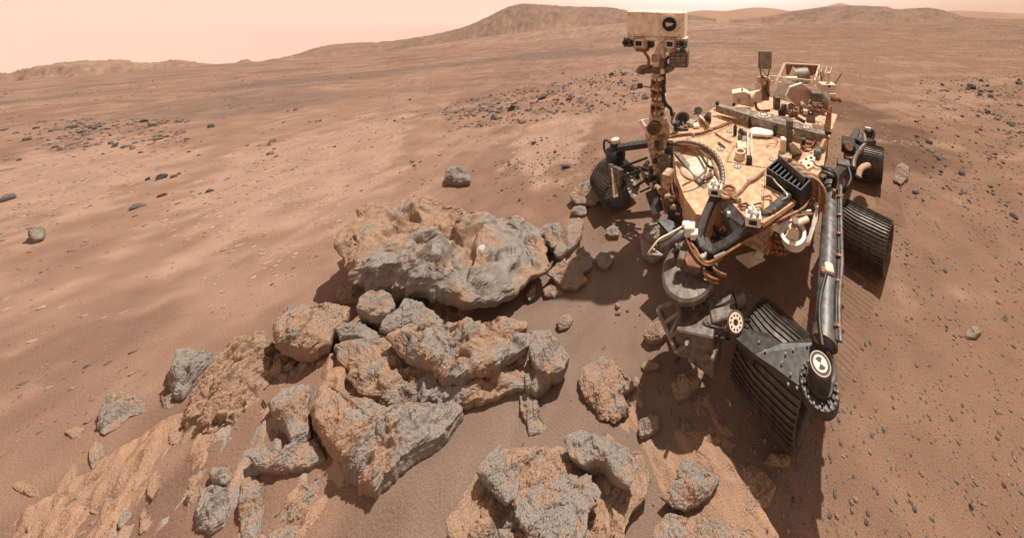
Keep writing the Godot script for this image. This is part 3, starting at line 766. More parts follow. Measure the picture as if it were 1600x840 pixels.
	rock("rock", "jagged light grey crag on the crest at the upper left of the fluted bank", "rock", Transform3D(Vector3(0.8507, 0, -0.5257), Vector3(0.1003, 0.9816, 0.1623), Vector3(0.5161, -0.1908, 0.835), Vector3(-3.449, -0.152, -1.724)), [-0.072, 0.008, -0.136, -0.102, -0.186, -0.212, -0.121, -0.191, -0.039, -0.133, 0.035, -0.079, 0.072, 0.022, 0.06, 0.092, 0.059, 0.145, 0.004, 0.104],
		{"top": 0.121, "bottom": 0.25, "fl": 0.7, "ang": 70.0, "dust": 0.16, "sd": 211, "ledge": 0.6, "n": 200})
	rock("rock", "small grey spur beside the jagged crag", "rock", Transform3D(Vector3(0.8463, 0, -0.5327), Vector3(0.0925, 0.9848, 0.147), Vector3(0.5246, -0.1736, 0.8334), Vector3(-3.428, -0.213, -1.644)), [-0.061, -0.049, -0.071, -0.09, -0.02, -0.056, 0.05, 0.031, 0.062, 0.083, 0.008, 0.042],
		{"top": 0.0607, "bottom": 0.12, "fl": 0.5, "ang": 60.0, "dust": 0.35, "sd": 223, "n": 90})
	rock("rock", "cauliflower like light grey rock farthest left along the crest", "rock", Transform3D(Vector3(0.8377, 0, -0.5462), Vector3(0.0948, 0.9848, 0.1455), Vector3(0.5379, -0.1736, 0.8249), Vector3(-3.624, -0.223, -1.598)), [-0.05, 0.029, -0.127, -0.103, -0.146, -0.161, -0.119, -0.173, -0.054, -0.114, -0.004, -0.076, 0.062, -0.011, 0.113, 0.064, 0.051, 0.045, 0.042, 0.083, 0.017, 0.104],
		{"top": 0.0911, "bottom": 0.15, "fl": 0.5, "ang": 70.0, "dust": 0.3, "sd": 227, "ledge": 0.6, "n": 180})
	rock("rock_slab", "broad pale layered slab at the bottom centre with a mast shadow on it", "rock", Transform3D(Vector3(0.9607, 0, -0.2776), Vector3(0.0338, 0.9925, 0.1171), Vector3(0.2755, -0.1219, 0.9535), Vector3(-0.795, -0.129, -1.261)), [-0.424, -0.061, -0.412, -0.092, -0.38, -0.173, -0.309, -0.234, -0.164, -0.189, -0.085, -0.176, 0.028, -0.137, 0.116, -0.135, 0.235, -0.102, 0.369, -0.037, 0.428, -0.013, 0.469, 0.053, 0.448, 0.123, 0.386, 0.143, 0.356, 0.173, 0.334, 0.219, -0.042, 0.121, -0.322, 0.042, -0.393, -0.014],
		{"top": 0.101, "bottom": 0.2, "fl": 0.4, "ang": 25.0, "dust": 0.62, "sd": 229, "ledge": 0.5, "n": 400})
	rock("rock_slab", "grey curved plate on top of the broad bottom slab", "rock", Transform3D(Vector3(0.9784, 0, -0.2069), Vector3(0.0252, 0.9925, 0.1192), Vector3(0.2053, -0.1219, 0.9711), Vector3(-0.579, -0.018, -1.307)), [-0.201, -0.103, -0.158, -0.113, -0.099, -0.104, 0.017, -0.058, 0.145, 0.002, 0.181, 0.06, 0.15, 0.105, 0.082, 0.071, 0.039, 0.024, -0.024, 0.004, -0.063, 0.011, -0.145, -0.031, -0.172, -0.062],
		{"top": 0.0506, "bottom": 0.14, "fl": 0.35, "ang": 25.0, "dust": 0.16, "sd": 233, "n": 220})
	rock("rock_slab", "speckled grey plate at the left end of the broad bottom slab", "rock", Transform3D(Vector3(0.9402, 0, -0.3407), Vector3(0.0415, 0.9925, 0.1146), Vector3(0.3381, -0.1219, 0.9332), Vector3(-1.063, -0.041, -1.274)), [-0.102, -0.042, -0.071, -0.081, -0.024, -0.097, 0.022, -0.041, 0.037, 0.018, 0.106, 0.059, 0.107, 0.095, 0.065, 0.1, -0.012, 0.034],
		{"top": 0.0405, "bottom": 0.12, "fl": 0.3, "ang": 40.0, "dust": 0.24, "sd": 239, "n": 180})
	rock("rock_slab", "speckled grey plate at the middle of the broad bottom slab", "rock", Transform3D(Vector3(0.9625, 0, -0.2712), Vector3(0.0331, 0.9925, 0.1173), Vector3(0.2692, -0.1219, 0.9553), Vector3(-0.724, -0.057, -1.182)), [-0.207, -0.08, -0.171, -0.104, -0.08, -0.102, 0.015, -0.094, 0.129, -0.059, 0.189, 0, 0.182, 0.023, 0.134, 0.026, 0.148, 0.075, 0.126, 0.116, -0.023, 0.079, -0.118, 0.01],
		{"top": 0.0506, "bottom": 0.12, "fl": 0.4, "ang": 20.0, "dust": 0.30, "sd": 241, "n": 240})
	rock("rock", "bluish grey rock with a pale skirt right of the mast shadow", "rock", Transform3D(Vector3(0.9988, 0, -0.0492), Vector3(0.006, 0.9925, 0.1217), Vector3(0.0488, -0.1219, 0.9913), Vector3(-0.129, -0.143, -1.301)), [-0.143, 0.021, -0.106, -0.004, -0.063, -0.011, -0.072, -0.045, -0.042, -0.069, 0.018, -0.066, 0.065, -0.04, 0.149, -0.013, 0.096, 0.03, 0.019, 0.054, -0.041, 0.059, -0.094, 0.042],
		{"top": 0.0709, "bottom": 0.12, "fl": 0.4, "ang": 30.0, "dust": 0.45, "dv": 0.5, "sd": 251, "n": 170})
	rock("rock_slab", "flat pale orange slab left of the near wheel shadow", "rock", Transform3D(Vector3(0.9982, 0, 0.06), Vector3(-0.0063, 0.9945, 0.1043), Vector3(-0.0597, -0.1045, 0.9927), Vector3(0.159, -0.175, -1.317)), [-0.151, 0.034, -0.127, -0.012, -0.149, -0.051, -0.089, -0.082, -0.042, -0.061, 0.026, -0.069, 0.09, -0.046, 0.152, -0.01, 0.097, 0.043, 0.015, 0.076, -0.063, 0.07, -0.137, 0.066],
		{"top": 0.0405, "bottom": 0.1, "fl": 0.3, "ang": 60.0, "dust": 0.72, "sd": 257, "n": 180})
	rock("rock", "low grey and orange rock cut by the bottom edge right of the mast shadow", "rock", Transform3D(Vector3(0.9997, 0, -0.0244), Vector3(0.0025, 0.9945, 0.1045), Vector3(0.0242, -0.1045, 0.9942), Vector3(-0.058, -0.179, -1.198)), [-0.236, -0.016, -0.182, -0.047, -0.115, -0.041, -0.043, -0.031, 0.029, -0.025, 0.124, -0.02, 0.211, 0.003, 0.228, 0.04, -0.225, 0.034],
		{"top": 0.0607, "bottom": 0.1, "fl": 0.35, "ang": 20.0, "dust": 0.6, "sd": 263, "n": 180})
	rock("rock", "broken orange rock cluster half in the shadow of the rover arm", "rock", Transform3D(Vector3(0.9799, 0, -0.1993), Vector3(0.0312, 0.9877, 0.1533), Vector3(0.1969, -0.1564, 0.9679), Vector3(-0.679, -0.08, -1.6)), [-0.179, -0.073, -0.183, -0.124, -0.113, -0.135, -0.063, -0.156, 0.014, -0.13, 0.086, -0.075, 0.155, -0.017, 0.167, 0.023, 0.111, 0.049, 0.154, 0.106, 0.096, 0.141, -0.005, 0.113, -0.083, 0.042, -0.142, -0.018],
		{"top": 0.0709, "bottom": 0.14, "fl": 0.5, "ang": 50.0, "dust": 0.62, "sd": 269, "ledge": 0.6, "n": 200})
	rock("rock", "lumpy stem of rock standing in the sand below the slab end", "rock", Transform3D(Vector3(0.954, 0, -0.2999), Vector3(0.0417, 0.9903, 0.1328), Vector3(0.2969, -0.1392, 0.9447), Vector3(-1.072, -0.124, -1.537)), [-0.116, -0.121, -0.07, -0.116, -0.019, -0.082, 0.029, -0.002, 0.024, 0.036, 0.099, 0.09, 0.09, 0.112, 0.003, 0.087, -0.028, 0.03, -0.076, -0.027],
		{"top": 0.0506, "bottom": 0.1, "fl": 0.3, "ang": 75.0, "dust": 0.42, "sd": 271, "n": 130})
	rock("rock", "angular grey rock touching the right end of the largest boulder", "rock", Transform3D(Vector3(0.9608, 0, -0.2772), Vector3(0.0481, 0.9848, 0.1668), Vector3(0.2729, -0.1736, 0.9462), Vector3(-1.571, 0.13, -2.497)), [-0.138, -0.099, -0.097, -0.146, 0.019, -0.133, 0.101, -0.029, 0.109, 0.09, 0.06, 0.139, -0.044, 0.065],
		{"top": 0.101, "bottom": 0.2, "fl": 0.4, "ang": 50.0, "dust": 0.3, "sd": 277, "n": 110})
	rock("rock", "tall orange and grey rock behind the right end of the largest boulder", "rock", Transform3D(Vector3(0.9672, 0, -0.2542), Vector3(0.0485, 0.9816, 0.1845), Vector3(0.2495, -0.1908, 0.9494), Vector3(-1.389, 0.148, -2.46)), [-0.09, 0.133, -0.071, -0.015, -0.046, -0.169, 0.053, -0.191, 0.105, -0.137, 0.109, 0.011, 0.068, 0.111, -0.019, 0.171],
		{"top": 0.101, "bottom": 0.22, "fl": 0.5, "ang": -50.0, "dust": 0.5, "sd": 281, "n": 120})
	rock("rock", "stepped tan rock in the sand right of the largest boulder", "rock", Transform3D(Vector3(0.968, 0, -0.251), Vector3(0.0436, 0.9848, 0.1681), Vector3(0.2472, -0.1736, 0.9533), Vector3(-1.254, 0.053, -2.255)), [-0.174, 0.005, -0.121, -0.077, -0.019, -0.157, 0.067, -0.156, 0.161, -0.06, 0.187, 0.023, 0.103, 0.056, 0.162, 0.129, 0.09, 0.169, -0.019, 0.145, -0.093, 0.082],
		{"top": 0.0911, "bottom": 0.16, "fl": 0.4, "ang": 20.0, "dust": 0.45, "sd": 283, "ledge": 0.6, "n": 170})
	rock("rock", "low orange stone below the stepped tan rock", "rock", Transform3D(Vector3(0.9616, 0, -0.2746), Vector3(0.0382, 0.9903, 0.1338), Vector3(0.272, -0.1392, 0.9522), Vector3(-1.335, -0.03, -2.146)), [-0.089, -0.034, -0.031, -0.059, 0.064, -0.025, 0.089, 0.039, 0.02, 0.054, -0.053, 0.022],
		{"top": 0.0506, "bottom": 0.08, "fl": 0.3, "dust": 0.6, "sd": 293, "n": 80})
	rock("rock", "slim tan stone leaning left of the low orange stone", "rock", Transform3D(Vector3(0.953, 0, -0.303), Vector3(0.0422, 0.9903, 0.1326), Vector3(0.3, -0.1392, 0.9437), Vector3(-1.509, -0.03, -2.134)), [-0.031, 0.015, -0.022, -0.069, 0.022, -0.047, 0.037, 0.034, 0.002, 0.06],
		{"top": 0.0405, "bottom": 0.08, "fl": 0.3, "dust": 0.5, "sd": 295, "n": 70})
	rock("rock", "oval tan stone lying alone on the dark sand", "rock", Transform3D(Vector3(0.9656, 0, -0.26), Vector3(0.0362, 0.9903, 0.1344), Vector3(0.2574, -0.1392, 0.9562), Vector3(-1.13, -0.064, -1.947)), [-0.059, 0.001, -0.037, -0.04, 0.023, -0.046, 0.06, -0.001, 0.036, 0.039, -0.021, 0.044],
		{"top": 0.0506, "bottom": 0.07, "fl": 0.25, "dust": 0.55, "sd": 307, "n": 80})
	rock("rock", "dark grey stone in the sand nearest the far front wheel", "rock", Transform3D(Vector3(0.9795, 0, -0.2014), Vector3(0.035, 0.9848, 0.1701), Vector3(0.1983, -0.1736, 0.9646), Vector3(-1.002, 0.045, -2.334)), [-0.083, -0.036, -0.05, -0.082, 0.031, -0.062, 0.08, 0.025, 0.036, 0.075, -0.045, 0.035],
		{"top": 0.081, "bottom": 0.1, "fl": 0.3, "dust": 0.2, "sd": 311, "n": 80})
	rock("rock", "smooth brown rock half buried under the left end of the largest boulder", "rock", Transform3D(Vector3(0.8913, 0, -0.4535), Vector3(0.0787, 0.9848, 0.1548), Vector3(0.4466, -0.1736, 0.8777), Vector3(-2.961, -0.053, -2.156)), [-0.129, -0.031, -0.139, -0.115, -0.085, -0.134, 0.029, -0.064, 0.132, 0.032, 0.161, 0.123, 0.071, 0.121, -0.038, 0.064],
		{"top": 0.111, "bottom": 0.15, "fl": 0.15, "ledge": 0.1, "dust": 0.72, "sd": 313, "n": 110})
	rock("rock", "dark angular rock in shade beside the grey arm cylinder", "rock", Transform3D(Vector3(0.9942, 0, -0.1078), Vector3(0.0224, 0.9781, 0.2067), Vector3(0.1055, -0.2079, 0.9724), Vector3(-0.541, 0.121, -2.464)), [-0.183, -0.04, -0.145, -0.178, -0.035, -0.21, 0.11, -0.143, 0.178, -0.021, 0.113, 0.102, -0.025, 0.176, -0.132, 0.124],
		{"top": 0.121, "bottom": 0.2, "fl": 0.3, "dust": 0.25, "sd": 317, "n": 130})
	rock("rock", "orange shaded rock behind the left corner of the tool turret", "rock", Transform3D(Vector3(0.9935, 0, -0.1136), Vector3(0.0178, 0.9877, 0.1554), Vector3(0.1122, -0.1564, 0.9813), Vector3(-0.431, -0.03, -1.861)), [-0.091, 0.011, -0.055, -0.041, 0.035, -0.054, 0.095, 0.01, 0.044, 0.046, -0.033, 0.051],
		{"top": 0.0709, "bottom": 0.12, "fl": 0.3, "dust": 0.7, "sd": 319, "n": 100})
	rock("rock", "pair of grey lumps fused together deep in the rover shadow", "rock", Transform3D(Vector3(0.9919, 0, -0.1273), Vector3(0.0177, 0.9903, 0.138), Vector3(0.1261, -0.1392, 0.9822), Vector3(-0.386, -0.127, -1.48)), [-0.06, -0.003, -0.051, -0.033, 0.006, -0.04, 0.058, -0.029, 0.061, 0.007, 0, 0.03, -0.04, 0.034],
		{"top": 0.0607, "bottom": 0.1, "fl": 0.3, "dust": 0.3, "sd": 323, "n": 100})
	rock("rock", "thin bright tipped rock between two rover shadows", "rock", Transform3D(Vector3(0.9985, 0, -0.0546), Vector3(0.0076, 0.9903, 0.139), Vector3(0.0541, -0.1392, 0.9888), Vector3(-0.179, -0.092, -1.634)), [-0.107, -0.005, -0.047, -0.041, 0.058, -0.07, 0.108, -0.05, 0.076, 0.004, -0.008, 0.056, -0.069, 0.063],
		{"top": 0.0506, "bottom": 0.1, "fl": 0.3, "dust": 0.6, "sd": 327, "n": 100})
	rock("rock", "yellowish grey rock wedged against the far front wheel", "rock", Transform3D(Vector3(0.9737, 0, -0.2278), Vector3(0.0474, 0.9781, 0.2024), Vector3(0.2229, -0.2079, 0.9524), Vector3(-1.514, 0.194, -3.057)), [-0.179, 0.013, -0.145, -0.11, -0.016, -0.167, 0.131, -0.081, 0.205, 0.1, 0.124, 0.171, -0.067, 0.136],
		{"top": 0.121, "bottom": 0.2, "fl": 0.4, "dust": 0.4, "sd": 331, "n": 120})
	rock("rock", "dark craggy rock alone on the open sand behind the largest boulder", "rock", Transform3D(Vector3(0.925, 0, -0.3798), Vector3(0.0854, 0.9744, 0.2081), Vector3(0.3701, -0.225, 0.9013), Vector3(-3.477, 0.135, -3.52)), [-0.098, 0.089, -0.165, -0.113, -0.144, -0.205, -0.013, -0.117, 0.17, 0.079, 0.207, 0.18, 0.076, 0.173],
		{"top": 0.142, "bottom": 0.2, "fl": 0.5, "dust": 0.25, "sd": 337, "ledge": 0.6, "n": 130})
	rock("rock", "lone grey stone far left below the stone field", "rock", Transform3D(Vector3(0.8246, 0, -0.5657), Vector3(0.0982, 0.9848, 0.1432), Vector3(0.5572, -0.1736, 0.8121), Vector3(-7.95, -0.283, -3.066)), [-0.008, 0.05, -0.096, -0.108, -0.105, -0.171, 0.028, -0.022, 0.134, 0.146, 0.1, 0.162],
		{"top": 0.101, "bottom": 0.2, "fl": 0.4, "dust": 0.3, "sd": 347, "n": 80})
	rock("rock", "brown knobbly rock just behind the rear wheel", "rock", Transform3D(Vector3(0.9534, 0, 0.3018), Vector3(-0.0524, 0.9848, 0.1656), Vector3(-0.2972, -0.1736, 0.9389), Vector3(2.444, 0.183, -3.473)), [-0.138, 0.162, -0.031, -0.104, 0.085, -0.237, 0.138, -0.145, 0.053, 0.07, -0.069, 0.211],
		{"top": 0.081, "bottom": 0.12, "fl": 0.4, "dust": 0.55, "sd": 349, "n": 90})
	rock("rock", "isolated grey stone on the ground right of the near front wheel", "rock", Transform3D(Vector3(0.926, 0, 0.3776), Vector3(-0.046, 0.9925, 0.1128), Vector3(-0.3747, -0.1219, 0.9191), Vector3(1.854, -0.074, -1.895)), [-0.06, 0.034, -0.017, -0.021, 0.047, -0.053, 0.053, -0.016, 0.004, 0.033, -0.053, 0.054],
		{"top": 0.0405, "bottom": 0.05, "fl": 0.3, "dust": 0.3, "sd": 353, "n": 70})
	rock("rock", "grey knob on the crest of the fluted bank", "rock", Transform3D(Vector3(0.8626, 0, -0.5059), Vector3(0.1052, 0.9781, 0.1793), Vector3(0.4948, -0.2079, 0.8438), Vector3(-3.298, -0.094, -1.845)), [0.055, 0.029, 0.061, 0.054, 0.032, 0.043, -0.003, 0.026, -0.043, -0.009, -0.064, -0.045, -0.037, -0.043, -0.011, -0.033, 0.019, -0.007],
		{"top": 0.043, "bottom": 0.14, "fl": 0.4, "ang": 20, "dust": 0.2, "sd": 1088, "n": 80})
	rock("rock", "grey knob where the bank meets the overhanging ledge", "rock", Transform3D(Vector3(0.8657, 0, -0.5005), Vector3(0.1041, 0.9781, 0.18), Vector3(0.4896, -0.2079, 0.8468), Vector3(-3.223, -0.067, -1.856)), [0.041, 0.022, 0.052, 0.046, 0.039, 0.05, 0.004, 0.026, -0.032, -0.007, -0.043, -0.031, -0.027, -0.034, -0.01, -0.037, 0.023, -0.006],
		{"top": 0.04, "bottom": 0.14, "fl": 0.4, "ang": 29, "dust": 0.25, "sd": 1110, "n": 80})
	rock("rock", "grey knob in the middle of the overhanging ledge", "rock", Transform3D(Vector3(0.8753, 0, -0.4836), Vector3(0.1005, 0.9781, 0.182), Vector3(0.473, -0.2079, 0.8562), Vector3(-2.925, 0.085, -1.839)), [0.053, 0.032, 0.065, 0.061, 0.039, 0.052, 0.007, 0.037, -0.029, 0.005, -0.053, -0.032, -0.029, -0.033, -0.011, -0.04, 0.034, -0.004],
		{"top": 0.043, "bottom": 0.14, "fl": 0.4, "ang": 28, "dust": 0.15, "sd": 1170, "n": 80})
	rock("rock", "small grey knob right of the ledge knob", "rock", Transform3D(Vector3(0.8796, 0, -0.4758), Vector3(0.0989, 0.9781, 0.1829), Vector3(0.4654, -0.2079, 0.8603), Vector3(-2.821, 0.09, -1.845)), [0.031, 0.016, 0.038, 0.034, 0.027, 0.041, 0, 0.021, -0.023, -0.001, -0.036, -0.026, -0.036, -0.042, -0.013, -0.035, 0.013, -0.008],
		{"top": 0.037, "bottom": 0.14, "fl": 0.4, "ang": 85, "dust": 0.15, "sd": 1194, "n": 80})
	rock("rock", "round grey knob beside the angular capping lump", "rock", Transform3D(Vector3(0.8861, 0, -0.4635), Vector3(0.0964, 0.9781, 0.1842), Vector3(0.4534, -0.2079, 0.8667), Vector3(-2.598, 0.134, -1.804)), [0.045, 0.023, 0.049, 0.044, 0.029, 0.042, 0.005, 0.028, -0.025, 0.004, -0.05, -0.033, -0.037, -0.047, -0.008, -0.03, 0.019, -0.011],
		{"top": 0.043, "bottom": 0.14, "fl": 0.4, "ang": 13, "dust": 0.12, "sd": 1231, "n": 80})
	rock("rock", "dark knob at the back edge of the overhanging ledge", "rock", Transform3D(Vector3(0.8725, 0, -0.4886), Vector3(0.1016, 0.9781, 0.1814), Vector3(0.4779, -0.2079, 0.8534), Vector3(-3.116, 0.067, -1.91)), [0.037, 0.021, 0.038, 0.034, 0.028, 0.042, 0.004, 0.022, -0.025, 0.001, -0.036, -0.025, -0.037, -0.042, -0.014, -0.036, 0.022, -0.006],
		{"top": 0.037, "bottom": 0.14, "fl": 0.4, "ang": 54, "dust": 0.1, "sd": 1152, "n": 80})
	rock("rock", "flat grey chip on the shoulder of the long slab", "rock", Transform3D(Vector3(0.8892, 0, -0.4576), Vector3(0.0951, 0.9781, 0.1849), Vector3(0.4476, -0.2079, 0.8697), Vector3(-2.469, 0.112, -1.764)), [0.044, 0.021, 0.053, 0.039, 0.027, 0.031, -0.005, 0.017, -0.037, -0.007, -0.042, -0.027, -0.021, -0.025, -0.002, -0.021, 0.033, -0.002],
		{"top": 0.033, "bottom": 0.14, "fl": 0.4, "ang": 55, "dust": 0.2, "sd": 1248, "n": 80})
	rock("rock", "grey and tan nub at the foot of the fluted bank", "rock", Transform3D(Vector3(0.8565, 0, -0.5162), Vector3(0.1073, 0.9781, 0.1781), Vector3(0.5049, -0.2079, 0.8378), Vector3(-2.751, -0.204, -1.454)), [0.035, 0.016, 0.045, 0.038, 0.026, 0.034, -0.004, 0.016, -0.03, -0.011, -0.047, -0.036, -0.03, -0.034, -0.012, -0.027, 0.015, -0.008],
		{"top": 0.047, "bottom": 0.14, "fl": 0.4, "ang": 45, "dust": 0.5, "sd": 1045, "n": 80})
	rock("rock", "small grey nub above the narrow upright fin", "rock", Transform3D(Vector3(0.8605, 0, -0.5095), Vector3(0.1059, 0.9781, 0.1789), Vector3(0.4983, -0.2079, 0.8417), Vector3(-2.549, -0.186, -1.398)), [0.029, 0.015, 0.025, 0.022, 0.014, 0.022, -0.005, 0.006, -0.019, -0.008, -0.034, -0.024, -0.026, -0.026, -0.011, -0.021, 0.006, -0.007],
		{"top": 0.037, "bottom": 0.14, "fl": 0.4, "ang": 32, "dust": 0.2, "sd": 1072, "n": 80})
	rock("rock", "slim pale stone in the sand below the wedge boulder", "rock", Transform3D(Vector3(0.9082, 0, -0.4186), Vector3(0.087, 0.9781, 0.1888), Vector3(0.4095, -0.2079, 0.8883), Vector3(-1.467, -0.217, -1.253)), [0.025, 0.012, 0.028, 0.028, 0.015, 0.029, -0.001, 0.017, -0.02, 0, -0.028, -0.018, -0.024, -0.028, -0.01, -0.027, 0.009, -0.009],
		{"top": 0.04, "bottom": 0.14, "fl": 0.4, "ang": 60, "dust": 0.7, "sd": 1340, "n": 80})
	rock("rock", "small tan stone behind the curved grey plate", "rock", Transform3D(Vector3(0.9855, 0, -0.1697), Vector3(0.0353, 0.9781, 0.2049), Vector3(0.166, -0.2079, 0.964), Vector3(-0.516, -0.166, -1.454)), [0.04, 0.005, 0.027, 0.011, 0.011, 0.017, -0.014, 0.007, -0.029, -0.001, -0.041, -0.014, -0.022, -0.019, 0.003, -0.013, 0.024, -0.008],
		{"top": 0.037, "bottom": 0.14, "fl": 0.4, "ang": 26, "dust": 0.6, "sd": 1675, "n": 80})
	rock("rock", "shaded tan ledge right of the broken orange cluster", "rock", Transform3D(Vector3(0.9924, 0, -0.1233), Vector3(0.0256, 0.9781, 0.2063), Vector3(0.1206, -0.2079, 0.9707), Vector3(-0.436, -0.099, -1.727)), [0.061, 0.008, 0.053, 0.019, 0.017, 0.02, -0.032, 0.021, -0.059, 0.001, -0.062, -0.014, -0.03, -0.022, 0.012, -0.023, 0.043, -0.008],
		{"top": 0.04, "bottom": 0.14, "fl": 0.4, "ang": 85, "dust": 0.6, "sd": 1718, "n": 80})
	rock("rock", "flat tan plate in the sand left of the near wheel", "rock", Transform3D(Vector3(0.9999, 0, -0.0128), Vector3(0.0027, 0.9781, 0.2079), Vector3(0.0125, -0.2079, 0.9781), Vector3(-0.037, -0.161, -1.454)), [0.066, 0.003, 0.058, 0.013, 0.016, 0.014, -0.023, 0.014, -0.065, 0.007, -0.066, -0.007, -0.027, -0.015, 0.02, -0.014, 0.066, -0.011],
		{"top": 0.043, "bottom": 0.14, "fl": 0.4, "ang": 13, "dust": 0.75, "sd": 1812, "n": 80})
	rock("rock", "flat orange plate just below the near wheel", "rock", Transform3D(Vector3(0.9937, 0, 0.1119), Vector3(-0.0233, 0.9781, 0.2066), Vector3(-0.1094, -0.2079, 0.972), Vector3(0.318, -0.175, -1.396)), [0.075, -0.004, 0.064, 0.008, 0.016, 0.019, -0.024, 0.019, -0.077, 0.019, -0.052, 0.003, -0.034, -0.014, 0.025, -0.023, 0.078, -0.021],
		{"top": 0.047, "bottom": 0.14, "fl": 0.4, "ang": 11, "dust": 0.8, "sd": 1916, "n": 80})
	rock("rock", "grey stone between the far wheel and the tall rock", "rock", Transform3D(Vector3(0.9709, 0, -0.2396), Vector3(0.0498, 0.9781, 0.2019), Vector3(0.2344, -0.2079, 0.9497), Vector3(-1.511, 0.11, -2.875)), [0.092, 0.022, 0.089, 0.068, 0.025, 0.063, -0.019, 0.04, -0.083, 0.012, -0.076, -0.035, -0.06, -0.073, -0.003, -0.053, 0.06, -0.033],
		{"top": 0.04, "bottom": 0.14, "fl": 0.4, "ang": 45, "dust": 0.3, "sd": 1605, "n": 80})
	rock("rock", "dark stone left of the shaded angular rock", "rock", Transform3D(Vector3(0.9823, 0, -0.1876), Vector3(0.039, 0.9781, 0.2042), Vector3(0.1835, -0.2079, 0.9608), Vector3(-1.037, 0.098, -2.616)), [0.068, 0.024, 0.068, 0.063, 0.02, 0.062, -0.016, 0.056, -0.052, 0.025, -0.068, -0.024, -0.036, -0.046, 0.004, -0.061, 0.042, -0.021],
		{"top": 0.043, "bottom": 0.14, "fl": 0.4, "ang": 44, "dust": 0.2, "sd": 1658, "n": 80})
	# low weathered plates of bedrock in the dust at the bottom left
	var rng := RandomNumberGenerator.new()
	rng.seed = 77
	var spots := [[-3.76, -1.54, 0.115, 0.016, -1.96, "pale orange fluted plate standing alone below the farthest left crest rock", 0.8], [-3.42, -1.45, 0.198, 0.018, -1.97, "grey topped tall fluted plate below the farthest left crest rock", 0.45], [-3.13, -1.37, 0.053, 0.015, -1.98, "small grey plate low on the dusty slope", 0.15], [-3.02, -1.47, 0.099, 0.024, -2.02, "orange split plate right of the dusty slope", 0.95], [-2.83, -1.32, 0.093, 0.015, -2.01, "slim orange plate on the gravelly slope", 0.9], [-3.6, -1.37, 0.163, 0.013, -1.93, "faint orange flute patch near the left edge", 0.95], [-3.36, -1.35, 0.179, 0.019, -1.95, "wide orange flute patch low on the slope", 0.9], [-3.12, -1.31, 0.163, 0.019, -1.97, "grey streaked flute patch low on the slope", 0.5], [-2.92, -1.26, 0.135, 0.021, -1.98, "orange flute patch at the bottom edge, left", 0.95], [-2.72, -1.25, 0.095, 0.017, -2, "orange flute patch at the bottom edge beside gravel", 0.9], [-2.84, -1.26, 0.055, 0.019, -1.99, "small grey patch of rock at the bottom edge", 0.15], [-3.26, -1.26, 0.112, 0.017, -1.94, "low orange flute patch in the bottom left corner", 0.95], [-3.24, -1.28, 0.048, 0.012, -1.95, "small orange fluted bedrock plate low in the dust at bottom left", 0.85], [-2.95, -1.29, 0.06, 0.009, -1.98, "small orange fluted bedrock plate low in the dust at bottom left", 0.76], [-3.45, -1.31, 0.065, 0.008, -1.93, "small orange fluted bedrock plate low in the dust at bottom left", 0.96], [-3.47, -1.39, 0.061, 0.012, -1.95, "small orange fluted bedrock plate low in the dust at bottom left", 0.87], [-3.25, -1.41, 0.059, 0.01, -1.98, "small orange fluted bedrock plate low in the dust at bottom left", 0.8], [-3.78, -1.46, 0.114, 0.014, -1.94, "small orange fluted bedrock plate low in the dust at bottom left", 0.76], [-3.87, -1.45, 0.098, 0.013, -1.93, "small orange fluted bedrock plate low in the dust at bottom left", 0.71], [-3.44, -1.49, 0.081, 0.014, -1.98, "small orange fluted bedrock plate low in the dust at bottom left", 1], [-3.25, -1.29, 0.082, 0.013, -1.95, "small orange fluted bedrock plate low in the dust at bottom left", 0.7], [-2.97, -1.25, 0.052, 0.012, -1.97, "small orange fluted bedrock plate low in the dust at bottom left", 0.86], [-2.96, -1.35, 0.039, 0.009, -2, "small orange fluted bedrock plate low in the dust at bottom left", 0.73], [-3.16, -1.26, 0.066, 0.012, -1.95, "small orange fluted bedrock plate low in the dust at bottom left", 0.87], [-2.91, -1.28, 0.077, 0.014, -1.99, "small orange fluted bedrock plate low in the dust at bottom left", 0.95], [-3.68, -1.4, 0.049, 0.011, -1.94, "small orange fluted bedrock plate low in the dust at bottom left", 0.94], [-3.85, -1.45, 0.075, 0.009, -1.93, "small orange fluted bedrock plate low in the dust at bottom left", 0.94], [-3.26, -1.33, 0.065, 0.011, -1.96, "small orange fluted bedrock plate low in the dust at bottom left", 0.98], [-3, -1.45, 0.088, 0.012, -2.02, "small orange fluted bedrock plate low in the dust at bottom left", 0.73], [-3.3, -1.36, 0.094, 0.01, -1.96, "small orange fluted bedrock plate low in the dust at bottom left", 0.7], [-3.09, -1.45, 0.07, 0.016, -2.01, "small orange fluted bedrock plate low in the dust at bottom left", 0.85], [-3.08, -1.29, 0.037, 0.011, -1.97, "small orange fluted bedrock plate low in the dust at bottom left", 0.82], [-2.61, -1.28, 0.034, 0.009, -2.03, "small orange fluted bedrock plate low in the dust at bottom left", 0.84], [-3.11, -1.39, 0.06, 0.015, -1.99, "small orange fluted bedrock plate low in the dust at bottom left", 0.99]].slice(0, 12)
	for i in spots.size():
		var s: Array = spots[i]
		var out := []
		var ln: float = s[2]
		var wd: float = s[3]
		for k in 12:
			var a := TAU * k / 12.0
			var rr := rng.randf_range(0.7, 1.2)
			out.append_array([cos(a) * wd * rr, sin(a) * ln * rr])
		var at := Vector3(s[0], ground_y(s[0], s[1]) + 0.004, s[1])
		var b := Basis(Vector3.UP, s[4] + rng.randf_range(-0.2, 0.2)) * Basis(Vector3.RIGHT, rng.randf_range(-0.12, -0.02))
		rock("bedrock_plate", s[5], "bedrock", Transform3D(b, at), out, {"top": minf(wd, ln) * 0.22, "bottom": 0.06, "fl": 0.7, "ang": 90.0, "dust": s[6] + 0.1, "facet": 0.3, "sd": 400 + i * 7, "n": 56}, "bedrock plates in the dust")
	# the white spot ground into the boulder
	var spot := MeshInstance3D.new()
	spot.name = "abraded_spot"
	big.add_child(spot)
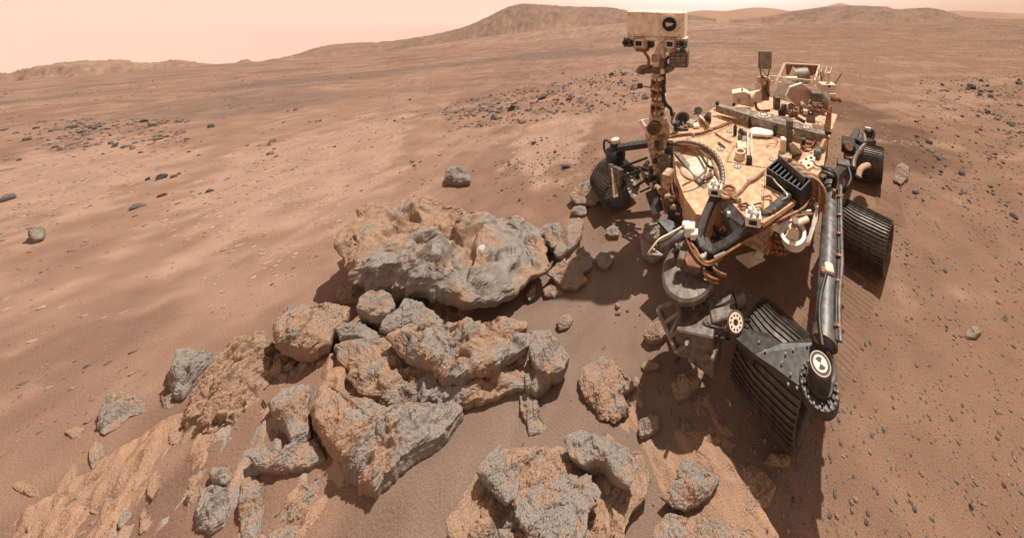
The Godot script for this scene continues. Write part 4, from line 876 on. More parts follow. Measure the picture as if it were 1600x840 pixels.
	spot_on(big, spot)

func spot_on(big: MeshInstance3D, spot: MeshInstance3D) -> void:
	var eye := big.global_transform.affine_inverse() * Vector3(0, 2.14, 0)
	var far := big.global_transform.affine_inverse() * (Vector3(0, 2.14, 0) + Vector3(-0.89756, -0.84878, -1.0) * 6.0)
	var tm := big.mesh.generate_triangle_mesh()
	var hit := tm.intersect_segment(eye, far)
	if hit.is_empty(): return
	var n: Vector3 = hit.normal
	if n.dot(eye - far) < 0.0: n = -n
	n = (n * 0.3 + Vector3(0, 0.3, 0) + (eye - far).normalized()).normalized()
	var st := new_st()
	disc_at(st, Vector3.ZERO, Vector3.UP, 0.026, 0.06, 24, 0.004)
	st.generate_normals()
	spot.mesh = st.commit()
	var m := StandardMaterial3D.new()
	m.albedo_color = lin(0.43, 0.41, 0.395)
	m.roughness = 1.0
	spot.mesh.surface_set_material(0, m)
	spot.transform = Transform3D(along(Vector3.ZERO, n), hit.position - n * 0.026)
	spot.set_meta("label", "small round pale spot ground into the rock")

# ---------- rover ----------
func rover_materials() -> void:
	M.gold = paint(lin(0.80, 0.545, 0.365), 0.27, 0.30, "deckdust", 1.2)
	M.cream = paint(lin(0.70, 0.58, 0.45), 0.5, 0.0, "dust", 2.0)
	M.white = paint(lin(0.74, 0.70, 0.63), 0.45, 0.0, "dust", 4.0)
	M.beige = paint(lin(0.50, 0.37, 0.26), 0.6, 0.0, "dirty", 3.0)
	M.headpaint = paint(lin(0.82, 0.70, 0.57), 0.55, 0.0, "dust", 2.0)
	M.grey = paint(lin(0.17, 0.15, 0.135), 0.5, 0.3, "dirty", 3.0)
	M.bar = paint(lin(0.27, 0.235, 0.20), 0.55, 0.1, "dirty", 2.0)
	M.dark = paint(lin(0.058, 0.055, 0.055), 0.52, 0.3, "dirty", 4.0)
	M.steel = paint(lin(0.16, 0.165, 0.18), 0.5, 0.35, "dirty", 3.0)
	M.turret = paint(lin(0.165, 0.140, 0.124), 0.45, 0.35, "dirty", 3.0)
	M.wheel = paint(lin(0.115, 0.102, 0.092), 0.5, 0.5, "dirty", 3.0)
	M.black = paint(lin(0.018, 0.018, 0.019), 0.5, 0.1, "dust", 4.0)
	M.copper = paint(lin(0.33, 0.165, 0.085), 0.5, 0.1, "dirty", 5.0)
	M.rust = paint(lin(0.26, 0.12, 0.06), 0.7, 0.0, "dirty", 4.0)
	M.silver = paint(lin(0.62, 0.60, 0.57), 0.3, 0.7, "dust", 5.0)
	M.mirror = paint(lin(0.40, 0.255, 0.19), 0.28, 0.2, "", 1.0)
	M.glass = paint(lin(0.012, 0.016, 0.02), 0.05, 0.0, "", 1.0)
	var f := StandardMaterial3D.new()
	f.albedo_texture = ImageTexture.create_from_image(target_print())
	f.roughness = 0.6
	M.target = f

func target_print() -> Image:
	var n := 128
	var im := Image.create(n, n, false, Image.FORMAT_RGB8)
	for j in n:
		for i in n:
			var x := (i + 0.5) / n * 2.0 - 1.0
			var y := (j + 0.5) / n * 2.0 - 1.0
			var r := sqrt(x * x + y * y)
			var c := Color(0.80, 0.74, 0.66)
			if r > 0.68: c = Color(0.17, 0.16, 0.16)
			elif r > 0.5: c = Color(0.80, 0.74, 0.66)
			elif x * y > 0.0: c = Color(0.17, 0.16, 0.16)
			if r > 0.90: c = Color(0.66, 0.58, 0.50)
			im.set_pixel(i, j, c)
	return im

func pbox(par: Node3D, called: String, m: String, c: Vector3, s: Vector3, yaw := 0.0, ch := 0.006) -> MeshInstance3D:
	var st := new_st()
	cbox(st, Transform3D(Basis(Vector3.UP, yaw), c), s, ch)
	return commit(st, called, M[m], par)

func ptube(par: Node3D, called: String, m: String, pts: Array, r, n := 10) -> MeshInstance3D:
	var st := new_st()
	tube(st, pts, r, n)
	return commit(st, called, M[m], par)

func pcable(par: Node3D, called: String, m: String, pts: Array, r := 0.008) -> MeshInstance3D:
	return ptube(par, called, m, smooth_path(pts, 6), r, 7)

func pdisc(par: Node3D, called: String, m: String, c: Vector3, axis: Vector3, r: float, t: float, n := 28) -> MeshInstance3D:
	var st := new_st()
	disc_at(st, c, axis, r, t, n)
	return commit(st, called, M[m], par)

func pring(par: Node3D, called: String, m: String, c: Vector3, axis: Vector3, r0: float, r1: float, t: float) -> MeshInstance3D:
	var st := new_st()
	ring_at(st, c, axis, r0, r1, t)
	return commit(st, called, M[m], par)

func pbeam(par: Node3D, called: String, m: String, a: Vector3, b: Vector3, w: float, t: float, hint := Vector3.UP) -> MeshInstance3D:
	var st := new_st()
	beam(st, a, b, w, t, 0.004, hint)
	return commit(st, called, M[m], par)

func pslab(par: Node3D, called: String, m: String, pts: Array, dir: Vector3, ch := 0.004) -> MeshInstance3D:
	var st := new_st()
	slab(st, pts, dir, ch)
	return commit(st, called, M[m], par)

# a round printed marker: a thin disc with the print on its face
func marker(par: Node3D, c: Vector3, axis: Vector3, r: float) -> void:
	var st := new_st()
	st.set_smooth_group(-1)
	var b := along(Vector3.ZERO, axis)
	var n := 32
	for k in n:
		var a := TAU * k / n
		var e := TAU * (k + 1) / n
		var p := b.x * cos(a) + b.z * sin(a)
		var q := b.x * cos(e) + b.z * sin(e)
		var t := axis.normalized() * 0.004
		for v in [[Vector3.ZERO + t, Vector2(0.5, 0.5)], [p * r + t, Vector2(0.5 + 0.5 * cos(a), 0.5 + 0.5 * sin(a))], [q * r + t, Vector2(0.5 + 0.5 * cos(e), 0.5 + 0.5 * sin(e))]]:
			st.set_uv(v[1]); st.add_vertex(v[0] + c)
		for v in [p * r, q * r, q * r + t, p * r, q * r + t, p * r + t]:
			st.set_uv(Vector2(0.98, 0.5)); st.add_vertex(v + c)
	commit(st, "marker", M.target, par)

func part(par: Node3D, called: String, at := Vector3.ZERO, yaw := 0.0) -> Node3D:
	var o := Node3D.new()
	o.name = called
	par.add_child(o, true)
	o.position = at
	o.rotation.y = yaw
	return o

# wheel axle lies along local z
func make_wheel(rover: Node3D) -> Node3D:
	var w := part(rover, "wheel")
	var R := 0.214
	var hw := 0.195
	var st := new_st()
	var turn := Transform3D(Basis(Vector3.RIGHT, PI / 2), Vector3.ZERO)
	lathe(st, turn, [Vector2(R - 0.022, -hw), Vector2(R - 0.008, -hw), Vector2(R - 0.002, -hw * 0.9), Vector2(R + 0.003, 0), Vector2(R - 0.002, hw * 0.9), Vector2(R - 0.008, hw), Vector2(R - 0.022, hw), Vector2(R - 0.016, hw * 0.8), Vector2(R - 0.012, 0), Vector2(R - 0.016, -hw * 0.8), Vector2(R - 0.022, -hw)], 72, true)
	commit(st, "rim", M.wheel, w)
	var g := new_st()
	g.set_smooth_group(-1)
	var seg := 8
	var prev := []
	for i in seg + 1:
		var s := 2.0 * i / seg - 1.0
		var a := 0.085 * (1.0 - s * s) - 0.04 + 0.012 * sin(s * 5.0)
		var z := s * hw * 0.985
		var r0 := R - 0.004 - 0.004 * s * s
		var r1 := r0 + 0.017
		var ring := []
		for e in [[-0.014, r0], [-0.007, r1], [0.007, r1], [0.014, r0]]:
			ring.append(Vector3(sin(a + e[0]) * e[1], cos(a + e[0]) * e[1], z))
		if i > 0:
			for k in 3: quad(g, prev[k], prev[k + 1], ring[k + 1], ring[k])
		if i == 0 or i == seg: quad(g, ring[0], ring[1], ring[2], ring[3])
		prev = ring
	g.generate_normals()
	var gm := g.commit()
	gm.surface_set_material(0, M.wheel)
	for k in 48:
		var o := MeshInstance3D.new()
		o.mesh = gm
		o.name = "grouser"
		w.add_child(o, true)
		o.rotation.z = TAU * k / 48.0
	for k in 6:
		var s := new_st()
		var a := TAU * k / 6.0
		var pts := []
		for i in 7:
			var t := i / 6.0
			pts.append(Vector3(cos(a + t * 0.9), sin(a + t * 0.9), 0) * lerpf(0.06, R - 0.018, t) + Vector3(0, 0, 0.03 - 0.03 * t))
		tube(s, pts, 0.010, 6)
		commit(s, "spoke", M.silver, w)
	var h := new_st()
	lathe(h, turn, [Vector2(0, -0.12), Vector2(0.062, -0.12), Vector2(0.07, -0.10), Vector2(0.07, 0.08), Vector2(0.05, 0.11), Vector2(0, 0.11)], 24)
	commit(h, "hub", M.dark, w)
	return w

func build_rover() -> void:
	var rv := Node3D.new()
	rv.name = "rover"
	add_child(rv)
	rv.transform = Transform3D(Basis(Vector3(-0.6052, -0.0523, 0.7944), Vector3(0.0239, 0.9962, 0.0838), Vector3(-0.7957, 0.0697, -0.6016)), Vector3(0.41, 0, -3.06))
	tag(rv, "six wheeled dust coated rover with camera mast and folded arm", "rover")
	var UP := Vector3.UP
	var CD := Vector3(0.794, 0.05, -0.602)
	var rng := RandomNumberGenerator.new()
	rng.seed = 9
	# wheels
	var w0 := make_wheel(rv)
	w0.position = Vector3(1.188, 0.21, -0.849)
	w0.rotation = Vector3(0, -0.07, 0.02)
	var wheel_at := [[Vector3(-0.087, 0.28, -1.129), -0.1], [Vector3(-1.26, 0.37, -0.97), 0.1], [Vector3(0.964, 0.32, 1.256), -0.15], [Vector3(-0.05, 0.30, 1.14), 0.0], [Vector3(-1.2, 0.34, 1.05), 0.0]]
	for i in wheel_at.size():
		var c: Node3D = w0.duplicate()
		c.name = "wheel"
		rv.add_child(c, true)
		c.position = wheel_at[i][0]
		c.rotation = Vector3(0, wheel_at[i][1], 0.04 + 0.03 * i)
	build_body(rv, UP, CD)
	build_deck(rv, UP, CD, rng)
	build_mast(rv)
	build_rear(rv, UP, CD, rng)
	build_suspension(rv, UP, CD)
	build_arm(rv, UP, CD)

func build_body(rv: Node3D, UP: Vector3, CD: Vector3) -> void:
	var deck_edge := [Vector3(0.775, 0.96, 0.598), Vector3(-0.206, 0.96, 0.744), Vector3(-0.22, 0.96, 0.62), Vector3(-0.40, 0.96, -0.68), Vector3(-0.33, 0.96, -0.707), Vector3(0.226, 0.96, -0.811), Vector3(0.784, 0.96, -0.762), Vector3(1.086, 0.96, -0.671), Vector3(1.122, 0.96, -0.552), Vector3(1.036, 0.96, -0.298), Vector3(0.928, 0.96, -0.227), Vector3(0.827, 0.96, -0.147), Vector3(0.727, 0.96, -0.038), Vector3(0.655, 0.96, 0.084), Vector3(0.627, 0.96, 0.228), Vector3(0.655, 0.96, 0.375), Vector3(0.73, 0.96, 0.484)]
	var deck := pslab(rv, "deck", "gold", deck_edge, Vector3(0, -0.03, 0), 0.0)
	# chassis below it
	var lower := [Vector3(0.62, 0.5, 0.56), Vector3(-0.75, 0.5, 0.56), Vector3(-0.75, 0.5, -0.62), Vector3(0.22, 0.5, -0.70), Vector3(0.86, 0.5, -0.60), Vector3(0.92, 0.5, -0.20), Vector3(0.68, 0.5, 0.10)]
	pslab(rv, "chassis", "beige", lower, Vector3(0, 0.43, 0), 0.01)
	pslab(rv, "rear_deck", "gold", [Vector3(-0.36, 0.935, 0.60), Vector3(-1.15, 0.935, 0.52), Vector3(-1.15, 0.935, -0.62), Vector3(-0.42, 0.935, -0.70)], Vector3(0, -0.03, 0), 0.0)
	pslab(rv, "rear_chassis", "beige", [Vector3(-0.76, 0.55, 0.45), Vector3(-1.10, 0.6, 0.42), Vector3(-1.10, 0.6, -0.5), Vector3(-0.76, 0.55, -0.55)], Vector3(0, 0.34, 0), 0.01)
	# bowl shaped well in the front right corner of the deck, with its curved rail
	var well := part(rv, "front_well")
	var c := Vector3(0.889, 0.9, 0.142)
	pslab(well, "step", "gold", [Vector3(0.707, 0.86, 0.582), Vector3(0.532, 0.86, 0.43), Vector3(0.551, 0.86, 0.187), Vector3(0.678, 0.86, -0.019), Vector3(0.925, 0.86, -0.215), Vector3(1.161, 0.84, -0.273), Vector3(1.202, 0.84, -0.185), Vector3(1.145, 0.85, -0.013), Vector3(1.021, 0.86, 0.201)], Vector3(0, -0.28, 0), 0.0)
	var st := new_st()
	lathe(st, Transform3D(Basis(), Vector3(0.811, 0.865, 0.132)), [Vector2(0, 0.05), Vector2(0.10, 0.045), Vector2(0.16, 0.02), Vector2(0.17, 0.0)], 36, true)
	commit(st, "shallow_dome", M.cream, well)
	var rail := [Vector3(0.801, 0.97, 0.484), Vector3(0.734, 0.97, 0.461), Vector3(0.669, 0.97, 0.363), Vector3(0.641, 0.97, 0.216), Vector3(0.673, 0.97, 0.063), Vector3(0.744, 0.97, -0.058), Vector3(0.843, 0.97, -0.164), Vector3(0.946, 0.97, -0.239), Vector3(1.039, 0.97, -0.283)]
	var rp := smooth_path(rail, 6)
	var s2 := new_st()
	for i in rp.size() - 1: beam(s2, rp[i], rp[i + 1] + (rp[i + 1] - rp[i]) * 0.08, 0.030, 0.022, 0.002)
	commit(s2, "rail", M.grey, well)
	for i in range(1, rp.size() - 1, 2): pdisc(well, "rivet", "white", rp[i] + Vector3(0, 0.013, 0), UP, 0.0065, 0.008, 8)
	pbeam(well, "strut", "grey", Vector3(0.856, 0.93, 0.372), Vector3(0.954, 0.86, -0.036), 0.05, 0.03)
	pbeam(well, "strut", "silver", Vector3(0.932, 0.92, -0.044), Vector3(0.799, 0.94, -0.035), 0.025, 0.02)
	pbeam(well, "strut", "grey", Vector3(0.948, 0.86, -0.044), Vector3(1.008, 0.78, -0.151), 0.045, 0.03)
	pcable(well, "cable", "copper", [Vector3(1.113, 0.9, 0.048), Vector3(1.061, 0.92, 0.013), Vector3(0.989, 0.94, -0.021), Vector3(0.902, 0.95, -0.018), Vector3(0.773, 0.95, 0.059), Vector3(0.708, 0.95, 0.175), Vector3(0.693, 0.96, 0.271)], 0.009)
	pcable(well, "cable", "dark", [Vector3(0.699, 0.97, 0.25), Vector3(0.785, 0.96, 0.11), Vector3(0.845, 0.96, 0.001), Vector3(0.857, 0.97, -0.066)], 0.012)
	# open front with white frame, shaded boxes and lettering
	var front := part(rv, "front_bay")
	pslab(front, "panel", "white", [Vector3(0.883, 0.44, -0.502), Vector3(0.815, 0.72, -0.596), Vector3(0.802, 0.72, -0.632), Vector3(0.865, 0.44, -0.558)], Vector3(-0.03, 0, 0))
	pslab(front, "panel", "cream", [Vector3(0.977, 0.46, -0.399), Vector3(0.952, 0.42, -0.498), Vector3(0.819, 0.42, -0.568), Vector3(0.848, 0.46, -0.493)], Vector3(0, -0.02, 0))
	var bay := pslab(front, "panel", "rust", [Vector3(0.827, 0.46, -0.571), Vector3(0.785, 0.7, -0.636), Vector3(0.672, 0.64, -0.834), Vector3(0.754, 0.46, -0.695)], Vector3(-0.03, 0, 0))
	for i in 5:
		var t := i / 4.0
		pbeam(front, "rib", "beige", Vector3(0.823, 0.5, -0.589).lerp(Vector3(0.8, 0.7, -0.653), t), Vector3(0.757, 0.5, -0.705).lerp(Vector3(0.695, 0.66, -0.822), t), 0.012, 0.016)
	for i in 4:
		var t := (i + 0.5) / 4.0
		pbeam(front, "rib", "rust", Vector3(0.832, 0.5, -0.593).lerp(Vector3(0.766, 0.5, -0.709), t), Vector3(0.806, 0.71, -0.655).lerp(Vector3(0.7, 0.67, -0.823), t), 0.010, 0.014)
	var tm := TextMesh.new()
	var sf := SystemFont.new()
	sf.font_names = PackedStringArray(["Droid Sans"])
	tm.font = sf
	tm.text = "JPL"
	tm.font_size = 20
	tm.pixel_size = 0.0042
	tm.depth = 0.004
	var letters := MeshInstance3D.new()
	letters.mesh = tm
	tm.material = paint(lin(0.42, 0.07, 0.04), 0.6, 0.0, "", 1.0)
	letters.name = "lettering"
	front.add_child(letters, true)
	var ex: Vector3 = (Vector3(0.803, 0.56, -0.691) - Vector3(0.831, 0.58, -0.589)).normalized()
	var ey: Vector3 = (Vector3(0.796, 0.66, -0.643) - Vector3(0.81, 0.52, -0.603)).normalized()
	var ez := ex.cross(ey).normalized()
	letters.transform = Transform3D(Basis(ex, ez.cross(ex), ez), Vector3(0.836, 0.6, -0.648) + ez * 0.03)
	# lower right side of the front: dark brackets and copper harness running down from the mast foot
	var side := part(rv, "front_corner")
	pslab(side, "plate", "dark", [Vector3(1.208, 0.72, 0.401), Vector3(1.129, 0.72, 0.379), Vector3(1.154, 0.6, 0.247), Vector3(1.228, 0.6, 0.273)], Vector3(-0.03, 0.0, 0.0))
	pslab(side, "plate", "dark", [Vector3(1.25, 0.62, 0.182), Vector3(1.161, 0.62, 0.175), Vector3(1.154, 0.58, 0.016), Vector3(1.246, 0.58, 0.036)], Vector3(0, -0.03, 0))
	pbox(side, "bracket", "beige", Vector3(1.056, 0.75, 0.276), Vector3(0.10, 0.30, 0.07), 0.3)
	pbox(side, "bracket", "grey", Vector3(0.977, 0.85, 0.4), Vector3(0.08, 0.2, 0.08), 0.2)
	pbox(side, "bracket", "rust", Vector3(1.061, 0.66, 0.221), Vector3(0.10, 0.16, 0.12), 0.4)
	pbox(side, "bracket", "dark", Vector3(1.094, 0.62, 0.092), Vector3(0.08, 0.14, 0.16), 0.5)
	for i in 9:
		var x := 1026.0 + 3.2 * i
		var a0: Vector3 = Vector3(1.051, 0.84, 0.367).lerp(Vector3(1.049, 0.82, 0.219), i / 8.0)
		var b0: Vector3 = Vector3(1.133, 0.6, 0.221).lerp(Vector3(1.073, 0.58, 0.023), i / 8.0)
		pcable(side, "cable", ["copper", "rust", "dark"][i % 3], [a0, a0.lerp(b0, 0.35) + Vector3(0.02 * sin(i * 2.0), 0.02, 0.02 * cos(i * 1.7)), a0.lerp(b0, 0.7) + Vector3(0.02 * cos(i * 1.3), 0.0, 0.02 * sin(i * 2.9)), b0], 0.009)
	for i in 6:
		pbox(side, "connector", ["copper", "beige", "dark"][i % 3], Vector3(1.079, 0.72, 0.267).lerp(Vector3(1.089, 0.6, 0.038), i / 5.0) + Vector3(0.03, 0.03, 0.0), Vector3(0.035, 0.03, 0.05), 0.5)

func build_deck(rv: Node3D, UP: Vector3, CD: Vector3, rng: RandomNumberGenerator) -> void:
	# balance beam across the deck
	var bar := part(rv, "balance_beam")
	var e0 := Vector3(-0.04, 1.1, 0.568)
	var e1 := Vector3(-0.151, 1.1, -0.745)
	var mid := Vector3(-0.116, 1.1, -0.051)
	var ax: Vector3 = (e1 - e0).normalized()
	var sd := ax.cross(UP).normalized()
	var outline := []
	for k in [[e0, 0.035], [mid - ax * 0.12, 0.085], [mid, 0.105], [mid + ax * 0.14, 0.095], [e1, 0.04]]:
		outline.append(k[0] + sd * k[1])
	for k in [[e1, 0.04], [mid + ax * 0.14, 0.095], [mid, 0.105], [mid - ax * 0.12, 0.085], [e0, 0.035]]:
		outline.append(k[0] - sd * k[1])
	pslab(bar, "beam", "bar", outline, Vector3(0, -0.085, 0), 0.0)
	pdisc(bar, "pivot_cover", "cream", mid + Vector3(0, 0.008, 0), UP, 0.078, 0.016)
	pring(bar, "pivot_ring", "grey", mid + Vector3(0, 0.018, 0), UP, 0.04, 0.052, 0.006)
	for k in 10:
		pdisc(bar, "bolt", "grey", mid + Vector3(cos(TAU * k / 10.0) * 0.066, 0.019, sin(TAU * k / 10.0) * 0.066), UP, 0.006, 0.008, 8)
	marker(bar, Vector3(-0.139, 1.104, -0.53), UP, 0.045)
	for k in 2: pbox(bar, "end_bolt", "dark", [e0, e1][k] + Vector3(0, 0.02, 0), Vector3(0.05, 0.04, 0.05), 0.6)
	# printed markers on the deck
	for q in [Vector3(0.693, 0.961, -0.215), Vector3(0.398, 0.961, -0.41), Vector3(0.213, 0.961, 0.202), Vector3(0.569, 0.961, 0.064)]: marker(rv, q, UP, 0.034)
	var cal := part(rv, "test_patches")
	for i in 3: pbox(cal, "patch", "dark", Vector3(0.507, 0.963, 0.094) + Vector3(-0.01, 0.004, 0.035) * (1 - i), Vector3(0.05, 0.008, 0.03), 0.9, 0.001)
	# instrument cluster in the middle of the deck
	var cl := part(rv, "deck_instrument")
	pring(cl, "cup", "cream", Vector3(0.576, 1, -0.167), UP, 0.034, 0.048, 0.07)
	pdisc(cl, "cup_floor", "beige", Vector3(0.549, 0.975, -0.151), UP, 0.036, 0.02)
	pbox(cl, "base", "cream", Vector3(0.42, 0.985, -0.092), Vector3(0.14, 0.05, 0.10), 0.62)
	for q in [[Vector3(0.335, 1.06, -0.021), 0.028], [Vector3(0.305, 1.03, -0.05), 0.024], [Vector3(0.366, 1.02, -0.027), 0.02]]: 
		var s := new_st()
		lathe(s, Transform3D(Basis(), q[0]), [Vector2(0, 0.05), Vector2(0.7 * q[1], 0.045), Vector2(q[1], 0.02), Vector2(q[1], -0.03), Vector2(0.7 * q[1], -0.09)], 18, true)
		commit(s, "sensor", M.dark if q[1] > 0.026 else M.grey, cl)
	pbox(cl, "bracket", "silver", Vector3(0.344, 1, -0.075), Vector3(0.05, 0.09, 0.06), 0.62)
	var ta := Vector3(0.534, 0.98, -0.245)
	var tb := Vector3(0.287, 1.1, -0.097)
	for s in [-1, 1]: pbeam(cl, "truss_rail", "white", ta + Vector3(0.012, 0, 0.016) * s, tb + Vector3(0.012, 0, 0.016) * s, 0.008, 0.008)
	for i in 8:
		var t := i / 8.0
		pbeam(cl, "truss_lace", "white", ta.lerp(tb, t) + Vector3(0.012, 0, 0.016) * (1 if i % 2 else -1), ta.lerp(tb, t + 0.125) + Vector3(0.012, 0, 0.016) * (-1 if i % 2 else 1), 0.006, 0.006)
	pbox(cl, "foot", "black", Vector3(0.587, 0.99, -0.269), Vector3(0.05, 0.07, 0.05), 0.6)
	for q in [Vector3(-0.027, 1, 0.08), Vector3(-0.016, 1, -0.237), Vector3(0.25, 1, 0.103)]: ptube(rv, "deck_post", "black", [q - Vector3(0, 0.03, 0), q + Vector3(0, 0.06, 0), q + Vector3(0, 0.061, 0), q + Vector3(0, 0.08, 0)], [0.02, 0.02, 0.012, 0.012], 12)
	# white oblong lid
	var lid := new_st()
	var lc := Vector3(0.064, 0.985, -0.117)
	var ring := []
	for k in 26:
		var a := TAU * k / 26.0
		ring.append(lc + Vector3(cos(a) * 0.085, 0, sin(a) * 0.085) + Vector3(-0.05, 0, -0.06) * (0.6 if sin(a) < 0 else -0.6))
	slab(lid, ring, Vector3(0, 0.03, 0), 0.008)
	commit(lid, "oblong_lid", M.white, rv)
	# tall bracket and triangular fin near the left edge
	var fin := part(rv, "deck_bracket")
	pbox(fin, "post", "grey", Vector3(0.172, 0.96, -0.466) + Vector3(0, 0.16, 0), Vector3(0.07, 0.32, 0.06), 0.5)
	pslab(fin, "fin", "grey", [Vector3(0.252, 0.96, -0.536), Vector3(0.127, 0.96, -0.589), Vector3(0.601, 1.28, -0.661), Vector3(0.618, 1.28, -0.642)], Vector3(-0.03, 0, 0.01))
	pdisc(fin, "boss", "cream", Vector3(0.163, 1.16, -0.492), CD, 0.022, 0.03, 16)
	pbox(fin, "base", "beige", Vector3(0.303, 0.975, -0.481), Vector3(0.12, 0.05, 0.10), 0.5)
	pbox(fin, "cap", "cream", Vector3(0.271, 1.05, -0.451), Vector3(0.07, 0.16, 0.05), 0.5)
	# second dark fin at the rear right of the deck
	var f2 := part(rv, "antenna_fin")
	pslab(f2, "fin", "grey", [Vector3(0.207, 0.96, 0.621), Vector3(0.126, 0.96, 0.526), Vector3(0.319, 1.16, 0.38), Vector3(0.337, 1.16, 0.402)], Vector3(-0.02, 0, 0.03))
	pslab(f2, "plate", "cream", [Vector3(0.186, 1, 0.682), Vector3(0.323, 1.06, 0.525), Vector3(0.307, 0.97, 0.402), Vector3(0.336, 0.96, 0.397)], Vector3(-0.02, 0, -0.02))
	# wheel like tool holder and cases beside the mast foot
	var hold := part(rv, "tool_holder")
	pdisc(hold, "disc", "black", Vector3(0.392, 1.02, 0.744), Vector3(0.5, 0.2, -0.8), 0.07, 0.05)
	pring(hold, "ring", "grey", Vector3(0.414, 1.02, 0.743), Vector3(0.5, 0.2, -0.8), 0.06, 0.08, 0.03)
	pdisc(hold, "disc", "steel", Vector3(0.11, 1.02, 0.76), Vector3(0.5, 0.2, -0.8), 0.05, 0.04)
	pbox(hold, "case", "silver", Vector3(0.384, 0.99, 0.626), Vector3(0.10, 0.05, 0.08), 0.2)
	pbox(hold, "case", "dark", Vector3(0.549, 1, 0.69), Vector3(0.08, 0.09, 0.05), 0.4)
	pbox(hold, "case", "cream", Vector3(0.378, 0.98, 0.552), Vector3(0.09, 0.03, 0.07), 0.9)
	pcable(hold, "cable", "black", [Vector3(0.489, 1.1, 0.795), Vector3(0.564, 1.03, 0.757), Vector3(0.568, 0.99, 0.65), Vector3(0.487, 0.97, 0.57)], 0.014)
	# harness runs along the deck
	var har := part(rv, "deck_harness")
	pcable(har, "cable", "copper", [Vector3(0.746, 0.975, 0.601), Vector3(0.639, 0.975, 0.557), Vector3(0.506, 0.975, 0.42), Vector3(0.329, 0.975, 0.366), Vector3(0.171, 0.975, 0.322), Vector3(-0.008, 0.975, 0.317), Vector3(-0.015, 0.975, 0.476)], 0.011)
	pcable(har, "cable", "rust", [Vector3(0.723, 0.985, 0.586), Vector3(0.608, 0.985, 0.512), Vector3(0.473, 0.985, 0.394), Vector3(0.312, 0.985, 0.361), Vector3(0.082, 0.985, 0.311)], 0.008)
	pcable(har, "cable", "copper", [Vector3(0.36, 0.975, 0.289), Vector3(0.391, 0.975, 0.196), Vector3(0.414, 0.975, 0.081), Vector3(0.409, 0.975, 0.037)], 0.008)
	for i in 3:
		var dy := i * 0.016
		pcable(har, "cable", ["copper", "beige", "rust"][i], [Vector3(0.621, 0.985, -0.444) + Vector3(dy, 0, 0), Vector3(0.729, 0.98, -0.43) + Vector3(dy, 0, 0), Vector3(0.81, 0.98, -0.405) + Vector3(dy, 0, 0), Vector3(0.935, 0.98, -0.41) + Vector3(dy, 0, 0), Vector3(1.017, 0.98, -0.395) + Vector3(dy, 0, 0), Vector3(1.063, 0.98, -0.358) + Vector3(dy, 0, 0), Vector3(1.055, 0.98, -0.306) + Vector3(dy, 0, 0)], 0.009)
	pring(har, "cable_loop", "copper", Vector3(1.011, 0.985, -0.339), UP, 0.040, 0.056, 0.02)
	pcable(har, "cable", "beige", [Vector3(0.248, 0.975, -0.27), Vector3(0.188, 0.98, -0.283), Vector3(0.171, 0.99, -0.33), Vector3(0.041, 0.98, -0.3), Vector3(0.06, 0.975, -0.221)], 0.005)
	for q in [Vector3(0.823, 0.985, -0.4), Vector3(0.334, 0.985, 0.363), Vector3(0.547, 0.985, 0.438)]: pbox(har, "clamp", "silver", q, Vector3(0.03, 0.03, 0.03), 0.5)
	for sm in [[Vector3(0.815, 0.962, 0.525), Vector3(0.309, 0.962, 0.291)], [Vector3(0.309, 0.962, 0.291), Vector3(-0.044, 0.962, 0.266)], [Vector3(0.693, 0.962, -0.099), Vector3(0.556, 0.962, -0.412)], [Vector3(0.556, 0.962, -0.412), Vector3(1.074, 0.962, -0.655)], [Vector3(0.075, 0.962, -0.287), Vector3(0.055, 0.962, -0.747)], [Vector3(0.404, 0.962, -0.008), Vector3(0.693, 0.962, -0.099)]]:
		pbeam(rv, "panel_seam", "dark", sm[0], sm[1], 0.004, 0.003)
		for i in 9: pdisc(rv, "seam_bolt", "bar", sm[0].lerp(sm[1], (i + 0.5) / 9.0) + Vector3(0.012, 0.002, 0.012), UP, 0.0055, 0.006, 8)
	for i in 26:
		var f := rng.randf()
		var q: Vector3 = Vector3(1.098, 0.963, -0.562).lerp(Vector3(1.025, 0.963, -0.308), f) if i < 9 else Vector3(0.752, 0.963, -0.769).lerp(Vector3(0.246, 0.963, -0.822), f) if i < 18 else Vector3(-0.099, 0.963, 0.598).lerp(Vector3(-0.26, 0.963, -0.673), f)
		pdisc(rv, "deck_bolt", "dark", q + Vector3(-0.03, 0.002, 0), UP, 0.006, 0.008, 8)
	# black finned heat sink with a bundle of copper cables on its far side
	var hs := part(rv, "heat_sink")
	var h0 := Vector3(0.825, 0.96, -0.548)
	var fa := Vector3(0.746, 1.1, -0.513)
	var fb := Vector3(0.766, 1.06, -0.788)
	var back: Vector3 = Vector3(0.597, 1.12, -0.542) - fa
	for i in 9:
		var t := i / 8.0
		var p := fa.lerp(fb, t)
		pslab(hs, "fin", "black", [p, p + back * 0.9, p + back * 0.9 - Vector3(0, 0.22, 0), p - Vector3(0, 0.22 - 0.04 * t, 0)], (fb - fa).normalized() * 0.012)
	pbeam(hs, "top_plate", "grey", Vector3(0.606, 1.12, -0.546), Vector3(0.692, 1.08, -0.794), 0.02, 0.09)
	pslab(hs, "back_plate", "black", [fa + back, fb + back, fb + back - Vector3(0, 0.22, 0), fa + back - Vector3(0, 0.22, 0)], -back.normalized() * 0.015)
	pslab(hs, "face_plate", "black", [fa, fb, fb - Vector3(0, 0.25, 0), fa - Vector3(0, 0.20, 0)], back.normalized() * 0.012)
	pcable(hs, "edge_wire", "silver", [Vector3(0.762, 1.05, -0.501), Vector3(0.752, 1.05, -0.562), Vector3(0.782, 1.04, -0.618), Vector3(0.803, 1.03, -0.679), Vector3(0.832, 1.02, -0.725), Vector3(0.868, 1, -0.699)], 0.006)
